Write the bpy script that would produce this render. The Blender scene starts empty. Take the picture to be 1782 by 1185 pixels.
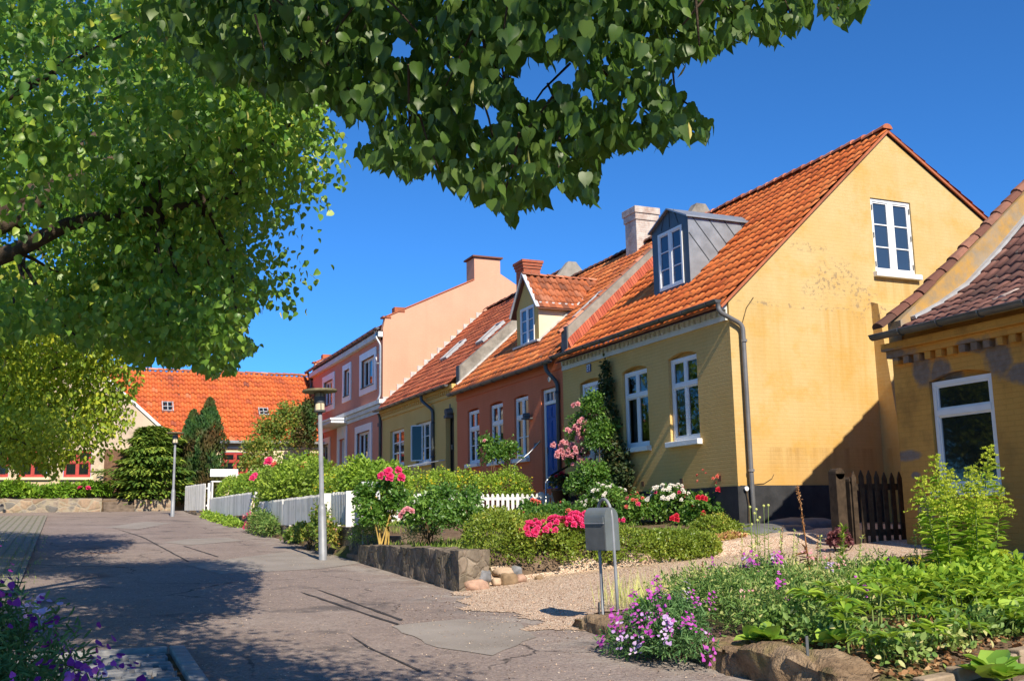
import bpy, math, random
import numpy as np
from mathutils import Vector, Matrix, noise as mnoise

random.seed(11)
rng = np.random.default_rng(11)
scene = bpy.context.scene
COL = scene.collection

# ------------------------------------------------------------------ camera, world, sun, exposure
RW, RH, RF = 1782.0, 1185.0, 1797.0          # photograph size and focal length in its pixels


def nrm(v):
    v = np.asarray(v, float)
    return v / np.linalg.norm(v)


_ry = nrm([106 - RW / 2, 916 - RH / 2, RF])   # vanishing direction of the row of houses (world +Y)
_rx = np.array([5105 - RW / 2, 831 - RH / 2, RF])
_rx = nrm(_rx - _ry * (_rx @ _ry))            # street to houses (world +X)
_rz = np.cross(_rx, _ry)
if _rz[1] > 0:
    _rz = -_rz
ROT = np.stack([_rx, _ry, _rz])               # world = ROT @ camera(x right, y down, z forward)

cam_data = bpy.data.cameras.new("camera")
cam_data.sensor_fit = 'HORIZONTAL'
cam_data.sensor_width = 36.0
cam_data.lens = RF / RW * 36.0
cam_data.clip_start = 0.05
cam_data.clip_end = 3000.0
cam = bpy.data.objects.new("camera", cam_data)
COL.objects.link(cam)
_m = Matrix.Identity(4)
for i in range(3):
    _m[i][0] = ROT[i, 0]
    _m[i][1] = -ROT[i, 1]
    _m[i][2] = -ROT[i, 2]
cam.matrix_world = _m
scene.camera = cam

SUN_EL = 39.0
world = bpy.data.worlds.new("World")
scene.world = world
world.use_nodes = True
wt = world.node_tree
bg = wt.nodes["Background"]
sky = wt.nodes.new("ShaderNodeTexSky")
sky.sky_type = 'NISHITA'
sky.sun_disc = False
sky.sun_elevation = math.radians(SUN_EL)
sky.sun_rotation = math.radians(180.0)
sky.altitude = 2500.0
sky.air_density = 1.0
sky.dust_density = 0.0
sky.ozone_density = 8.0
tint = wt.nodes.new("ShaderNodeMix")          # deep polarised blue of the photograph's sky
tint.data_type = 'RGBA'
tint.blend_type = 'MULTIPLY'
tint.inputs[0].default_value = 1.0
tint.inputs[7].default_value = (0.36, 0.74, 0.96, 1)
wt.links.new(sky.outputs[0], tint.inputs[6])
wt.links.new(tint.outputs[2], bg.inputs[0])
bg.inputs[1].default_value = 0.14

sun_data = bpy.data.lights.new("sun", 'SUN')
sun_data.energy = 5.0
sun_data.angle = math.radians(0.53)
sun_data.color = (1.0, 0.90, 0.73)
sun = bpy.data.objects.new("sun", sun_data)
COL.objects.link(sun)
_sd = Vector((0.04, math.cos(math.radians(SUN_EL)), -math.sin(math.radians(SUN_EL))))
sun.rotation_euler = _sd.to_track_quat('-Z', 'Y').to_euler()
sun.location = (0, -30, 30)

scene.view_settings.view_transform = 'Standard'
scene.view_settings.look = 'None'
scene.view_settings.gamma = 1.0
scene.view_settings.exposure = 0.5
scene.view_settings.use_curve_mapping = False
scene.cycles.max_bounces = 6
scene.cycles.transparent_max_bounces = 6
scene.cycles.caustics_reflective = False
scene.cycles.caustics_refractive = False
scene.cycles.use_denoising = True
scene.cycles.sample_clamp_indirect = 6.0


# ------------------------------------------------------------------ photograph pixel -> world point helpers
def ray(u, v):
    return ROT @ np.array([u - RW / 2, v - RH / 2, RF])


def onX(u, v, c):
    d = ray(u, v)
    return d * (c / d[0])


def onY(u, v, c):
    d = ray(u, v)
    return d * (c / d[1])


def onZ(u, v, c):
    d = ray(u, v)
    return d * (c / d[2])


def onD(u, v, dep):
    return ray(u, v) * (dep / RF)


def px(P):
    P = np.atleast_2d(P)
    c = P @ ROT
    return RW / 2 + RF * c[:, 0] / c[:, 2], RH / 2 + RF * c[:, 1] / c[:, 2]


# ------------------------------------------------------------------ terrain height
def road_z(y):
    return np.where(np.asarray(y) < 49, -1.6 + .045 * np.maximum(np.asarray(y, float), -40), .605)


_TX = np.array([5.05, 5.45, 6.5, 8, 10, 12, 14.5])
_TY = np.array([-40, -10, 5.5, 6.4, 10.2, 10.9, 13.2, 13.9, 14.3, 19.0, 20.3, 24, 31.1, 32, 42, 43, 50, 60])
_TZ = np.array([
    [-3.4, -3.3, -3.2, -3.1, -3.0, -2.9, -2.8],
    [-2.05, -1.95, -1.85, -1.75, -1.65, -1.55, -1.5],
    [-1.35, -1.3, -1.2, -1.08, -.97, -.87, -.8],
    [-1.31, -1.06, -1.02, -.98, -.88, -.72, -.65],
    [-1.14, -1.03, -.97, -.9, -.8, -.7, -.6],
    [-1.11, -1.07, -.93, -.83, -.73, -.6, -.5],
    [-1.0, -.97, -.85, -.75, -.64, -.45, -.4],
    [-.97, -.94, -.84, -.74, -.62, -.43, -.38],
    [-.955, -.5, -.5, -.46, -.42, -.33, -.28],
    [-.745, -.47, -.42, -.35, -.22, -.12, -.1],
    [-.69, -.13, -.1, -.08, -.02, .0, .0],
    [-.52, -.12, -.08, -.05, .0, .05, .1],
    [-.2, -.1, .0, .1, .2, .3, .3],
    [-.16, .26, .28, .3, .35, .4, .4],
    [.29, .3, .32, .35, .45, .5, .5],
    [.33, .42, .45, .5, .6, .65, .65],
    [.605, .62, .65, .7, .72, .75, .75],
    [.605, .65, .7, .75, .8, .85, .85]])


def gz(x, y):
    x = np.asarray(x, float)
    y = np.asarray(y, float)
    x, y = np.broadcast_arrays(x, y)
    ix = np.clip(np.searchsorted(_TX, x) - 1, 0, len(_TX) - 2)
    iy = np.clip(np.searchsorted(_TY, y) - 1, 0, len(_TY) - 2)
    fx = np.clip((x - _TX[ix]) / (_TX[ix + 1] - _TX[ix]), 0, 1)
    fy = np.clip((y - _TY[iy]) / (_TY[iy + 1] - _TY[iy]), 0, 1)
    a = _TZ[iy, ix] * (1 - fx) + _TZ[iy, ix + 1] * fx
    b = _TZ[iy + 1, ix] * (1 - fx) + _TZ[iy + 1, ix + 1] * fx
    g = a * (1 - fy) + b * fy
    return np.where(x < 5.05, road_z(y), g)


def G(x, y):
    return float(gz(x, y))


# ------------------------------------------------------------------ mesh builder
class MB:
    def __init__(s):
        s.v, s.f, s.m, s.r = [], [], [], []

    def face(s, pts, m=0, r=.5):
        n = len(s.v)
        s.v.extend([tuple(float(c) for c in p) for p in pts])
        s.f.append(tuple(range(n, n + len(pts))))
        s.m.append(m)
        s.r.append(r)

    def hexa(s, c, m=0, r=.5):
        n = len(s.v)
        s.v.extend([tuple(float(k) for k in p) for p in c])
        for q in ((0, 3, 2, 1), (4, 5, 6, 7), (0, 1, 5, 4), (1, 2, 6, 5), (2, 3, 7, 6), (3, 0, 4, 7)):
            s.f.append(tuple(n + k for k in q))
            s.m.append(m)
            s.r.append(r)

    def box(s, x0, y0, z0, x1, y1, z1, m=0, r=.5):
        s.hexa([(x0, y0, z0), (x1, y0, z0), (x1, y1, z0), (x0, y1, z0),
                (x0, y0, z1), (x1, y0, z1), (x1, y1, z1), (x0, y1, z1)], m, r)

    def obox(s, c, a, b, d, m=0, r=.5):
        c, a, b, d = (np.asarray(k, float) for k in (c, a, b, d))
        s.hexa([c - a - b - d, c + a - b - d, c + a + b - d, c - a + b - d,
                c - a - b + d, c + a - b + d, c + a + b + d, c - a + b + d], m, r)

    def bar(s, p, q, w, h, m=0, up=(0, 0, 1)):
        p, q = np.asarray(p, float), np.asarray(q, float)
        d = (q - p) / 2
        t = nrm(d)
        x = np.cross(t, up)
        if np.linalg.norm(x) < 1e-3:
            x = np.cross(t, (1, 0, 0))
        x = nrm(x)
        s.obox((p + q) / 2, d, x * w / 2, np.cross(x, t) * h / 2, m)

    def tube(s, pts, rad, n=8, m=0, caps=True, r=.5):
        pts = [np.asarray(p, float) for p in pts]
        rad = rad if hasattr(rad, '__len__') else [rad] * len(pts)
        rings = []
        x = None
        for i, p in enumerate(pts):
            t = nrm(pts[min(i + 1, len(pts) - 1)] - pts[max(i - 1, 0)])
            if x is None:
                x = np.cross(t, (0, 0, 1))
                if np.linalg.norm(x) < .05:
                    x = np.array([1., 0, 0])
            x = nrm(x - t * (x @ t))
            y = np.cross(t, x)
            b = len(s.v)
            for k in range(n):
                a = 2 * math.pi * k / n
                s.v.append(tuple(p + rad[i] * (math.cos(a) * x + math.sin(a) * y)))
            rings.append(b)
        for a, b in zip(rings[:-1], rings[1:]):
            for k in range(n):
                s.f.append((a + k, a + (k + 1) % n, b + (k + 1) % n, b + k))
                s.m.append(m)
                s.r.append(r)
        if caps:
            for b in (rings[0], rings[-1]):
                s.f.append(tuple(b + k for k in range(n)))
                s.m.append(m)
                s.r.append(r)

    def lathe(s, cx, cy, prof, n=20, m=0):
        s.tube([(cx, cy, z) for _, z in prof], [max(r, 1e-4) for r, _ in prof], n, m)

    def build(s, name, mats, parent=None, smooth=False, bevel=0):
        me = bpy.data.meshes.new(name)
        me.from_pydata(s.v, [], s.f)
        mats = mats if isinstance(mats, (list, tuple)) else [mats]
        for m in mats:
            me.materials.append(m)
        me.polygons.foreach_set('material_index', np.array(s.m, dtype=np.int32))
        if smooth:
            me.polygons.foreach_set('use_smooth', np.ones(len(s.f), dtype=bool))
        at = me.attributes.new('rnd', 'FLOAT', 'FACE')
        at.data.foreach_set('value', np.array(s.r, dtype=np.float32))
        me.update()
        o = link(bpy.data.objects.new(name, me), parent)
        if bevel:
            b = o.modifiers.new('bevel', 'BEVEL')
            b.width = bevel
            b.segments = 2
            b.limit_method = 'ANGLE'
        return o


def link(o, parent=None):
    COL.objects.link(o)
    if parent is not None:
        o.parent = parent
        loc = Vector(parent.location) if parent.parent is None else Vector((0, 0, 0))
        o.matrix_parent_inverse = Matrix.Translation(-loc)
    return o


def tag(o, label=None, cat=None, group=None, kind=None):
    if label:
        o['label'] = label
    if cat:
        o['category'] = cat
    if group:
        o['group'] = group
    if kind:
        o['kind'] = kind
    return o


def empty(name, loc, label=None, cat=None, group=None):
    o = bpy.data.objects.new(name, None)
    o.empty_display_size = .2
    COL.objects.link(o)
    o.location = [float(c) for c in loc]
    return tag(o, label, cat, group)


def copy_thing(root, loc, label=None, rot=None, scale=None):
    """a thing (its mesh origin or Empty at its base), copied with its parts and their sub-parts"""
    r = root.copy()
    COL.objects.link(r)
    r.location = [float(c) for c in loc]
    if rot is not None:
        r.rotation_euler = (0, 0, rot)
    if scale is not None:
        r.scale = (scale,) * 3
    if label:
        r['label'] = label
    for ch in [o for o in root.children]:
        c = ch.copy()
        COL.objects.link(c)
        c.parent = r
        for g in list(ch.children):
            d = g.copy()
            COL.objects.link(d)
            d.parent = c
    return r


def poly_mesh(name, verts, loops, starts, totals, mats, parent=None, rnd=None, midx=None, smooth=False):
    me = bpy.data.meshes.new(name)
    me.vertices.add(len(verts))
    me.vertices.foreach_set('co', np.ascontiguousarray(verts, dtype=np.float32).ravel())
    me.loops.add(len(loops))
    me.loops.foreach_set('vertex_index', np.ascontiguousarray(loops, dtype=np.int32))
    me.polygons.add(len(starts))
    me.polygons.foreach_set('loop_start', np.ascontiguousarray(starts, dtype=np.int32))
    me.polygons.foreach_set('loop_total', np.ascontiguousarray(totals, dtype=np.int32))
    for m in (mats if isinstance(mats, (list, tuple)) else [mats]):
        me.materials.append(m)
    if midx is not None:
        me.polygons.foreach_set('material_index', np.ascontiguousarray(midx, dtype=np.int32))
    if smooth:
        me.polygons.foreach_set('use_smooth', np.ones(len(starts), dtype=bool))
    if rnd is not None:
        at = me.attributes.new('rnd', 'FLOAT', 'FACE')
        at.data.foreach_set('value', np.ascontiguousarray(rnd, dtype=np.float32))
    me.update(calc_edges=True)
    return link(bpy.data.objects.new(name, me), parent)


# leaf shapes: (vertices, faces); y runs from stalk to tip, z is the upper side
LEAF = {
    'diamond': ([(0, 0, 0), (.34, .42, .10), (0, 1, 0), (-.34, .42, .10)], [(0, 1, 2), (0, 2, 3)]),
    'oval': ([(0, 0, 0), (.27, .22, .08), (.3, .62, .07), (0, 1, -.06), (-.3, .62, .07), (-.27, .22, .08)],
             [(0, 1, 2, 3), (0, 3, 4, 5)]),
    'lance': ([(0, 0, 0), (.11, .3, .04), (.1, .65, .02), (0, 1, -.1), (-.1, .65, .02), (-.11, .3, .04)],
              [(0, 1, 2, 3), (0, 3, 4, 5)]),
    'heart': ([(0, 0, 0), (.2, -.06, .03), (.44, .02, .07), (.52, .26, .07), (.43, .55, .03), (.2, .82, -.06), (0, 1.12, -.2),
               (-.2, .82, -.06), (-.43, .55, .03), (-.52, .26, .07), (-.44, .02, .07), (-.2, -.06, .03), (0, .5, .0)],
              [(0, 1, 2, 3, 12), (12, 3, 4), (12, 4, 5, 6), (12, 6, 7, 8), (12, 8, 9), (0, 12, 9, 10, 11)]),
    'round': ([(0, 0, 0), (.3, .05, .06), (.48, .4, .08), (.36, .8, .02), (0, 1, -.08), (-.36, .8, .02), (-.48, .4, .08),
               (-.3, .05, .06), (0, .5, -.02)],
              [(0, 1, 2, 8), (8, 2, 3), (8, 3, 4), (8, 4, 5), (8, 5, 6), (0, 8, 6, 7)]),
    'blade': ([(0, 0, 0), (.012, .4, 0), (0, 1, -.12), (-.012, .4, 0)], [(0, 1, 2, 3)]),
    'ovate': ([(0, 0, 0), (.3, .03, .05), (.46, .3, .08), (.4, .6, .04), (.18, .88, -.06), (0, 1.06, -.16), (-.18, .88, -.06), (-.4, .6, .04),
               (-.46, .3, .08), (-.3, .03, .05), (0, .5, 0)],
              [(0, 1, 2, 10), (10, 2, 3), (10, 3, 4, 5), (10, 5, 6, 7), (10, 7, 8), (0, 10, 8, 9)]),
    'needle': ([(0, 0, 0), (.06, .5, 0), (0, 1, 0), (-.06, .5, 0)], [(0, 1, 2, 3)]),
    'spray': ([(0, 0, 0), (.22, .2, .02), (.12, .4, 0), (.2, .62, -.03), (0, 1, -.12), (-.2, .62, -.03), (-.12, .4, 0), (-.22, .2, .02)],
              [(0, 1, 2), (0, 2, 3, 4), (0, 4, 5, 6), (0, 6, 7)]),
    'petal5': ([(0, 0, 0)] + [(.5 * math.cos(a + .63 * s) * (1 if s else .9), .5 * math.sin(a + .63 * s) * (1 if s else .9), .16 if s else .1)
                              for a in [i * 2 * math.pi / 5 for i in range(5)] for s in (0, .5, 1)],
               [(0, 1 + 3 * i, 2 + 3 * i, 3 + 3 * i) for i in range(5)]),
}


def norm_rows(a):
    return a / np.maximum(np.linalg.norm(a, axis=1, keepdims=True), 1e-9)


def leaf_data(C, size, tip, nor, shape='diamond'):
    tv, tf = LEAF[shape]
    tv = np.array(tv, float)
    N = len(C)
    T = norm_rows(np.asarray(tip, float))
    X = norm_rows(np.cross(T, nor))
    Z = np.cross(X, T)
    s = np.broadcast_to(np.asarray(size, float), (N,))[:, None, None]
    wx = rng.uniform(.76, 1.08, (N, 1, 1))         # no two leaves alike: width and curl vary
    wz = rng.uniform(.2, 2.4, (N, 1, 1))
    V = C[:, None, :] + s * (wx * tv[None, :, 0, None] * X[:, None, :] + tv[None, :, 1, None] * T[:, None, :] + wz * tv[None, :, 2, None] * Z[:, None, :])
    k = len(tv)
    tl = np.concatenate([np.array(f) for f in tf])
    tt = np.array([len(f) for f in tf])
    loops = (np.arange(N)[:, None] * k + tl[None, :]).ravel()
    tot = np.tile(tt, N)
    return V.reshape(-1, 3), loops, tot, len(tf)


def leaves(name, C, size, tip, nor, mats, parent=None, shape='diamond', rnd=None, midx=None):
    V, L, T, nf = leaf_data(C, size, tip, nor, shape)
    st = np.concatenate([[0], np.cumsum(T)[:-1]])
    if rnd is None:
        rnd = rng.random(len(C))
    mi = None if midx is None else np.repeat(midx, nf)
    return poly_mesh(name, V, L, st, T, mats, parent, np.repeat(rnd, nf), mi)


def rdir(n):
    return norm_rows(rng.normal(size=(n, 3)))


# ------------------------------------------------------------------ materials
class NT:
    def __init__(s, name):
        s.mat = bpy.data.materials.new(name)
        s.mat.use_nodes = True
        s.t = s.mat.node_tree
        s.b = s.t.nodes["Principled BSDF"]
        s.out = s.t.nodes["Material Output"]
        s._pos = None

    def n(s, kind, **kw):
        nd = s.t.nodes.new(kind)
        for k, v in kw.items():
            setattr(nd, k, v)
        return nd

    def set(s, sock, v):
        if isinstance(v, bpy.types.NodeSocket):
            s.t.links.new(v, sock)
        elif isinstance(v, (tuple, list)) and len(v) == 3 and sock.type == 'RGBA':
            sock.default_value = (*v, 1)
        else:
            sock.default_value = v

    def pos(s):
        if s._pos is None:
            s._pos = s.n("ShaderNodeNewGeometry").outputs['Position']
        return s._pos

    def xyz(s, v=None):
        nd = s.n("ShaderNodeSeparateXYZ")
        s.set(nd.inputs[0], v or s.pos())
        return nd.outputs

    def vec(s, x, y, z):
        nd = s.n("ShaderNodeCombineXYZ")
        for i, k in enumerate((x, y, z)):
            s.set(nd.inputs[i], k)
        return nd.outputs[0]

    def math(s, op, a, b=0.0, clamp=False):
        nd = s.n("ShaderNodeMath", operation=op, use_clamp=clamp)
        s.set(nd.inputs[0], a)
        s.set(nd.inputs[1], b)
        return nd.outputs[0]

    def vmath(s, op, a, b):
        nd = s.n("ShaderNodeVectorMath", operation=op)
        s.set(nd.inputs[0], a)
        s.set(nd.inputs[1], b)
        return nd.outputs[0]

    def noise(s, scale, detail=4, rough=.55, vec=None, out=0, dist=0):
        nd = s.n("ShaderNodeTexNoise")
        s.set(nd.inputs['Vector'], vec or s.pos())
        nd.inputs['Scale'].default_value = scale
        nd.inputs['Detail'].default_value = detail
        nd.inputs['Roughness'].default_value = rough
        nd.inputs['Distortion'].default_value = dist
        return nd.outputs[out]

    def voro(s, scale, feature='F1', vec=None, rand=1.0):
        nd = s.n("ShaderNodeTexVoronoi", feature=feature)
        s.set(nd.inputs['Vector'], vec or s.pos())
        nd.inputs['Scale'].default_value = scale
        nd.inputs['Randomness'].default_value = rand
        return nd.outputs

    def ramp(s, fac, stops, interp='LINEAR'):
        nd = s.n("ShaderNodeValToRGB")
        nd.color_ramp.interpolation = interp
        el = nd.color_ramp.elements
        while len(el) < len(stops):
            el.new(.5)
        for e, (p, c) in zip(el, stops):
            e.position = p
            e.color = (*c, 1) if isinstance(c, (tuple, list)) else (c, c, c, 1)
        s.set(nd.inputs[0], fac)
        return nd.outputs[0]

    def mix(s, fac, a, b, mode='MIX'):
        nd = s.n("ShaderNodeMix", data_type='RGBA', blend_type=mode)
        s.set(nd.inputs[0], fac)
        s.set(nd.inputs[6], a)
        s.set(nd.inputs[7], b)
        return nd.outputs[2]

    def rng(s, v, a, b, c=0.0, d=1.0):
        nd = s.n("ShaderNodeMapRange")
        s.set(nd.inputs[0], v)
        for i, k in enumerate((a, b, c, d)):
            nd.inputs[i + 1].default_value = k
        return nd.outputs[0]

    def rnd(s):
        return s.n("ShaderNodeAttribute", attribute_name='rnd').outputs['Fac']

    def bump(s, h, strength=.3, dist=.02, normal=None):
        nd = s.n("ShaderNodeBump")
        nd.inputs['Strength'].default_value = strength
        nd.inputs['Distance'].default_value = dist
        s.set(nd.inputs['Height'], h)
        if normal is not None:
            s.set(nd.inputs['Normal'], normal)
        s.t.links.new(nd.outputs[0], s.b.inputs['Normal'])
        return nd.outputs[0]

    def fin(s, col, rough=.85, spec=.3, metal=0.0):
        s.set(s.b.inputs['Base Color'], col)
        s.set(s.b.inputs['Roughness'], rough)
        s.b.inputs['Specular IOR Level'].default_value = spec
        s.b.inputs['Metallic'].default_value = metal
        return s.mat


def mat_plain(name, c, rough=.6, spec=.3, metal=0.0, var=.12, scale=6.0, bump=.0):
    t = NT(name)
    n = t.noise(scale, 5)
    d = tuple(k * (1 - var) for k in c)
    u = tuple(min(k * (1 + var), 1) for k in c)
    if bump:
        t.bump(t.noise(scale * 8, 3), bump, .01)
    return t.fin(t.ramp(n, [(.3, d), (.7, u)]), rough, spec, metal)


def wall_uv(t):
    x, y, z = t.xyz()
    return t.vec(t.math('ADD', x, y), z, 0.0), x, y, z


def brick_height(t, uv, w=.24, h=.077, mortar=.008):
    nd = t.n("ShaderNodeTexBrick")
    t.set(nd.inputs['Vector'], uv)
    nd.inputs['Scale'].default_value = 1.0
    nd.inputs['Brick Width'].default_value = w
    nd.inputs['Row Height'].default_value = h
    nd.inputs['Mortar Size'].default_value = mortar
    nd.inputs['Mortar Smooth'].default_value = .6
    nd.inputs['Bias'].default_value = 0
    nd.inputs['Color1'].default_value = (.85, .85, .85, 1)
    nd.inputs['Color2'].default_value = (1, 1, 1, 1)
    nd.inputs['Mortar'].default_value = (0, 0, 0, 1)
    return nd


def mat_plaster(name, c, c2, brick=.35, stain=None, low=None, patches=None, patchcol=(.16, .15, .14), flakes=None, scale=.9, runs=()):
    """painted brick or render: large soft blotches, fine grain, washed-out runs"""
    t = NT(name)
    uv, x, y, z = wall_uv(t)
    warp = t.noise(3.0, 3, out=1)
    uvw = t.vmath('ADD', uv, t.vmath('MULTIPLY', warp, (.02, .012, 0)))
    big = t.noise(scale, 6, .6)
    col = t.ramp(big, [(.32, c2), (.62, c)])
    run = t.noise(1.0, 4, .6, vec=t.vmath('MULTIPLY', t.pos(), (2.6, 2.6, .35)))
    col = t.mix(t.rng(run, .5, .75, 0, .35), col, tuple(k * .82 for k in c2))
    fine = t.noise(38, 3)
    col = t.mix(.22, col, t.ramp(fine, [(.3, tuple(k * .8 for k in c)), (.7, tuple(min(1, k * 1.1) for k in c))]))
    if low is not None:           # damp band with its own colour near the bottom of the wall
        zl, cl = low
        nz = t.math('ADD', z, t.math('MULTIPLY', t.noise(1.4, 4), 1.3))
        col = t.mix(t.rng(nz, zl, zl + 1.5, .65, 0.0), col, cl)
    if stain is not None:
        col = t.mix(t.rng(t.noise(1.5, 8, .68), .50, .70, 0, .75), col, stain)
    if patches:
        tot = None
        nn = t.noise(3.2, 6, .62)
        for (u0, z0, ru, rz) in patches:
            du = t.math('DIVIDE', t.math('SUBTRACT', t.math('ADD', x, y), u0), ru)
            dz = t.math('DIVIDE', t.math('SUBTRACT', z, z0), rz)
            d = t.math('ADD', t.math('MULTIPLY', du, du), t.math('MULTIPLY', dz, dz))
            d = t.math('ADD', d, t.math('MULTIPLY', t.math('SUBTRACT', nn, .5), 2.6))
            mk = t.rng(d, .55, 1.35, 1.0, 0.0)
            tot = mk if tot is None else t.math('MAXIMUM', tot, mk)
        pc = t.ramp(t.noise(9, 5), [(.3, tuple(k * .8 for k in patchcol)), (.7, tuple(k * 1.3 for k in patchcol))])
        col = t.mix(t.math('MULTIPLY', tot, .85), col, pc)
    for (u0, u1, zt, ln, rc) in runs:        # rain runs below sills and along edges
        uu = t.math('ADD', x, y)
        mk = t.math('MULTIPLY', t.math('MULTIPLY', t.rng(uu, u0, u0 + .12, 0.0, 1.0), t.rng(uu, u1 - .12, u1, 1.0, 0.0)), t.math('MULTIPLY', t.rng(z, zt - ln, zt, 0.0, 1.0), t.rng(z, zt, zt + .02, 1.0, 0.0)))
        vn = t.noise(1.0, 5, .65, vec=t.vmath('MULTIPLY', t.pos(), (7.0, 7.0, .5)))
        col = t.mix(t.math('MULTIPLY', mk, t.rng(vn, .42, .66, 0.0, .65)), col, rc)
    if flakes:                    # flaked-off paint inside given ellipses
        nn = t.noise(11, 7, .7)
        for (u0, z0, ru, rz) in flakes:
            du = t.math('DIVIDE', t.math('SUBTRACT', t.math('ADD', x, y), u0), ru)
            dz = t.math('DIVIDE', t.math('SUBTRACT', z, z0), rz)
            d = t.math('ADD', t.math('MULTIPLY', du, du), t.math('MULTIPLY', dz, dz))
            mk = t.math('MULTIPLY', t.rng(d, .3, 1.0, 1.0, 0.0), t.rng(nn, .54, .58, 0.0, 1.0))
            col = t.mix(t.math('MULTIPLY', mk, .8), col, (.30, .22, .13))
    br = brick_height(t, uvw)
    h = t.math('ADD', t.math('MULTIPLY', br.outputs['Color'], brick), t.math('MULTIPLY', t.noise(16, 5), .35))
    if brick:
        col = t.mix(t.math('MULTIPLY', br.outputs['Fac'], .22 * min(1, brick * 2)), col, tuple(k * .55 for k in c2))
    t.bump(h, .5, .016)
    return t.fin(col, .92, .06)


def mat_tiles(name, stops, dirt=(.05, .035, .03), dirt_amt=.5, moss=None):
    t = NT(name)
    stops = [(p, tuple(min(.9, k * 1.25) for k in c)) for p, c in stops]
    col = t.ramp(t.rnd(), stops)
    col = t.mix(t.rng(t.noise(1.3, 6, .65), .48, .72, 0, dirt_amt), col, dirt)
    col = t.mix(t.rng(t.noise(14, 5, .6), .45, .75, 0, .35), col, tuple(k * .45 for k in stops[len(stops) // 2][1]))
    if moss:
        col = t.mix(t.rng(t.noise(7, 6, .6), .60, .68, 0, .75), col, moss)
    t.bump(t.noise(60, 4), .25, .006)
    return t.fin(col, .78, .3)


def mat_leaf(name, stops, trans=.35, tcol=(.25, .42, .04), rough=.45, spec=.35, patch=None, gain=1.45):
    t = NT(name)
    stops = [(p, tuple(min(.92, k * gain) for k in c)) for p, c in stops]
    tcol = tuple(min(.9, k * gain) for k in tcol)
    col = t.ramp(t.rnd(), stops)
    if patch:
        col = t.mix(t.rng(t.noise(patch[1], 3), .45, .62, 0, .8), col, patch[0])
    m = t.fin(col, rough, spec)
    tr = t.n("ShaderNodeBsdfTranslucent")
    tc = t.mix(.55, col, tcol)
    t.set(tr.inputs[0], tc)
    mx = t.n("ShaderNodeMixShader")
    mx.inputs[0].default_value = trans
    t.t.links.new(t.b.outputs[0], mx.inputs[1])
    t.t.links.new(tr.outputs[0], mx.inputs[2])
    t.t.links.new(mx.outputs[0], t.out.inputs[0])
    return m


def mat_stonework(name, scale, stops, mortar=(.20, .17, .13), moss=(.10, .11, .04), stretch=(1, 1, 1.3), mortar_w=.05, bump=.8):
    t = NT(name)
    v = t.vmath('MULTIPLY', t.vmath('ADD', t.pos(), t.vmath('MULTIPLY', t.noise(2.2, 3, out=1), (.25, .25, .2))), stretch)
    cell = t.voro(scale, 'F1', v)
    edge = t.voro(scale, 'DISTANCE_TO_EDGE', v)['Distance']
    sep = t.n("ShaderNodeSeparateColor")
    t.set(sep.inputs[0], cell['Color'])
    col = t.ramp(sep.outputs[0], stops)
    col = t.mix(t.rng(t.noise(9, 6, .65), .35, .75, 0, .55), col, tuple(k * .45 for k in stops[0][1]))
    em = t.rng(edge, mortar_w * .35, mortar_w, 1.0, 0.0)
    col = t.mix(em, col, mortar)
    col = t.mix(t.rng(t.noise(2.4, 6, .6), .5, .68, 0, .6), col, moss)
    h = t.math('ADD', t.rng(edge, 0, mortar_w * 2.4, 0, 1), t.math('MULTIPLY', t.noise(22, 5), .5))
    t.bump(h, bump, .03)
    return t.fin(col, .9, .25)


M = {}
# walls
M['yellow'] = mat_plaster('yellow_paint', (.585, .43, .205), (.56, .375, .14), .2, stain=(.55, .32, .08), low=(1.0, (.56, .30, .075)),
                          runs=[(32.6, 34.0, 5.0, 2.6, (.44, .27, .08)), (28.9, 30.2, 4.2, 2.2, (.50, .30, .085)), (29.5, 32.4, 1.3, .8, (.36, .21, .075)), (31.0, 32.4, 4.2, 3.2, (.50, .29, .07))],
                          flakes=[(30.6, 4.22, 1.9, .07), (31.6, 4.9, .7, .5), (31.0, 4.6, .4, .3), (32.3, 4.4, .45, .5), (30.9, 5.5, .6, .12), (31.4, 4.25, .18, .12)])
M['yellow_brightened'] = mat_plaster('yellow_paint_brightened', (.69, .46, .18), (.65, .40, .13), .45, low=(.9, (.54, .37, .14)))  # house yellow with missing fill light put into the colour for the shaded front
M['rust'] = mat_plaster('rust_red_paint', (.74, .215, .11), (.67, .185, .09), .25)
M['olive'] = mat_plaster('olive_ochre_paint', (.72, .48, .175), (.66, .42, .14), .25)
M['peach'] = mat_plaster('peach_paint', (.68, .37, .25), (.64, .335, .225), .2)
M['dusty_pink'] = mat_plaster('dusty_pink_paint', (.70, .29, .20), (.64, .25, .17), .12)
M['ochre'] = mat_plaster('old_ochre_paint', (.68, .36, .09), (.58, .28, .06), .4, stain=(.30, .16, .05), low=(.7, (.30, .17, .06)),
                         patches=[(23.9, 2.2, .22, .33), (23.55, 2.02, .2, .26), (24.25, 2.45, .28, .1), (22.75, 2.35, .3, .1), (22.5, 2.12, .24, .3), (21.9, 1.85, .5, .16),
                                  (24.35, .86, .26, .09), (24.05, -.1, .16, .3), (21.7, .18, .6, .06), (24.2, .55, .1, .06)], patchcol=(.17, .155, .15))
M['ochre_parapet'] = mat_plaster('weathered_parapet', (.46, .27, .085), (.25, .21, .155), .0, stain=(.30, .275, .24), scale=5.5)
M['cream'] = mat_plaster('cream_render', (.78, .66, .46), (.70, .58, .38), .1)
M['cream_old'] = mat_plaster('weathered_cream_render', (.62, .50, .38), (.46, .36, .27), .1, stain=(.30, .22, .17), low=(2.0, (.60, .47, .25)))
M['dormer_cream'] = mat_plaster('dormer_cream', (.86, .72, .48), (.80, .64, .40), .0)
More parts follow.
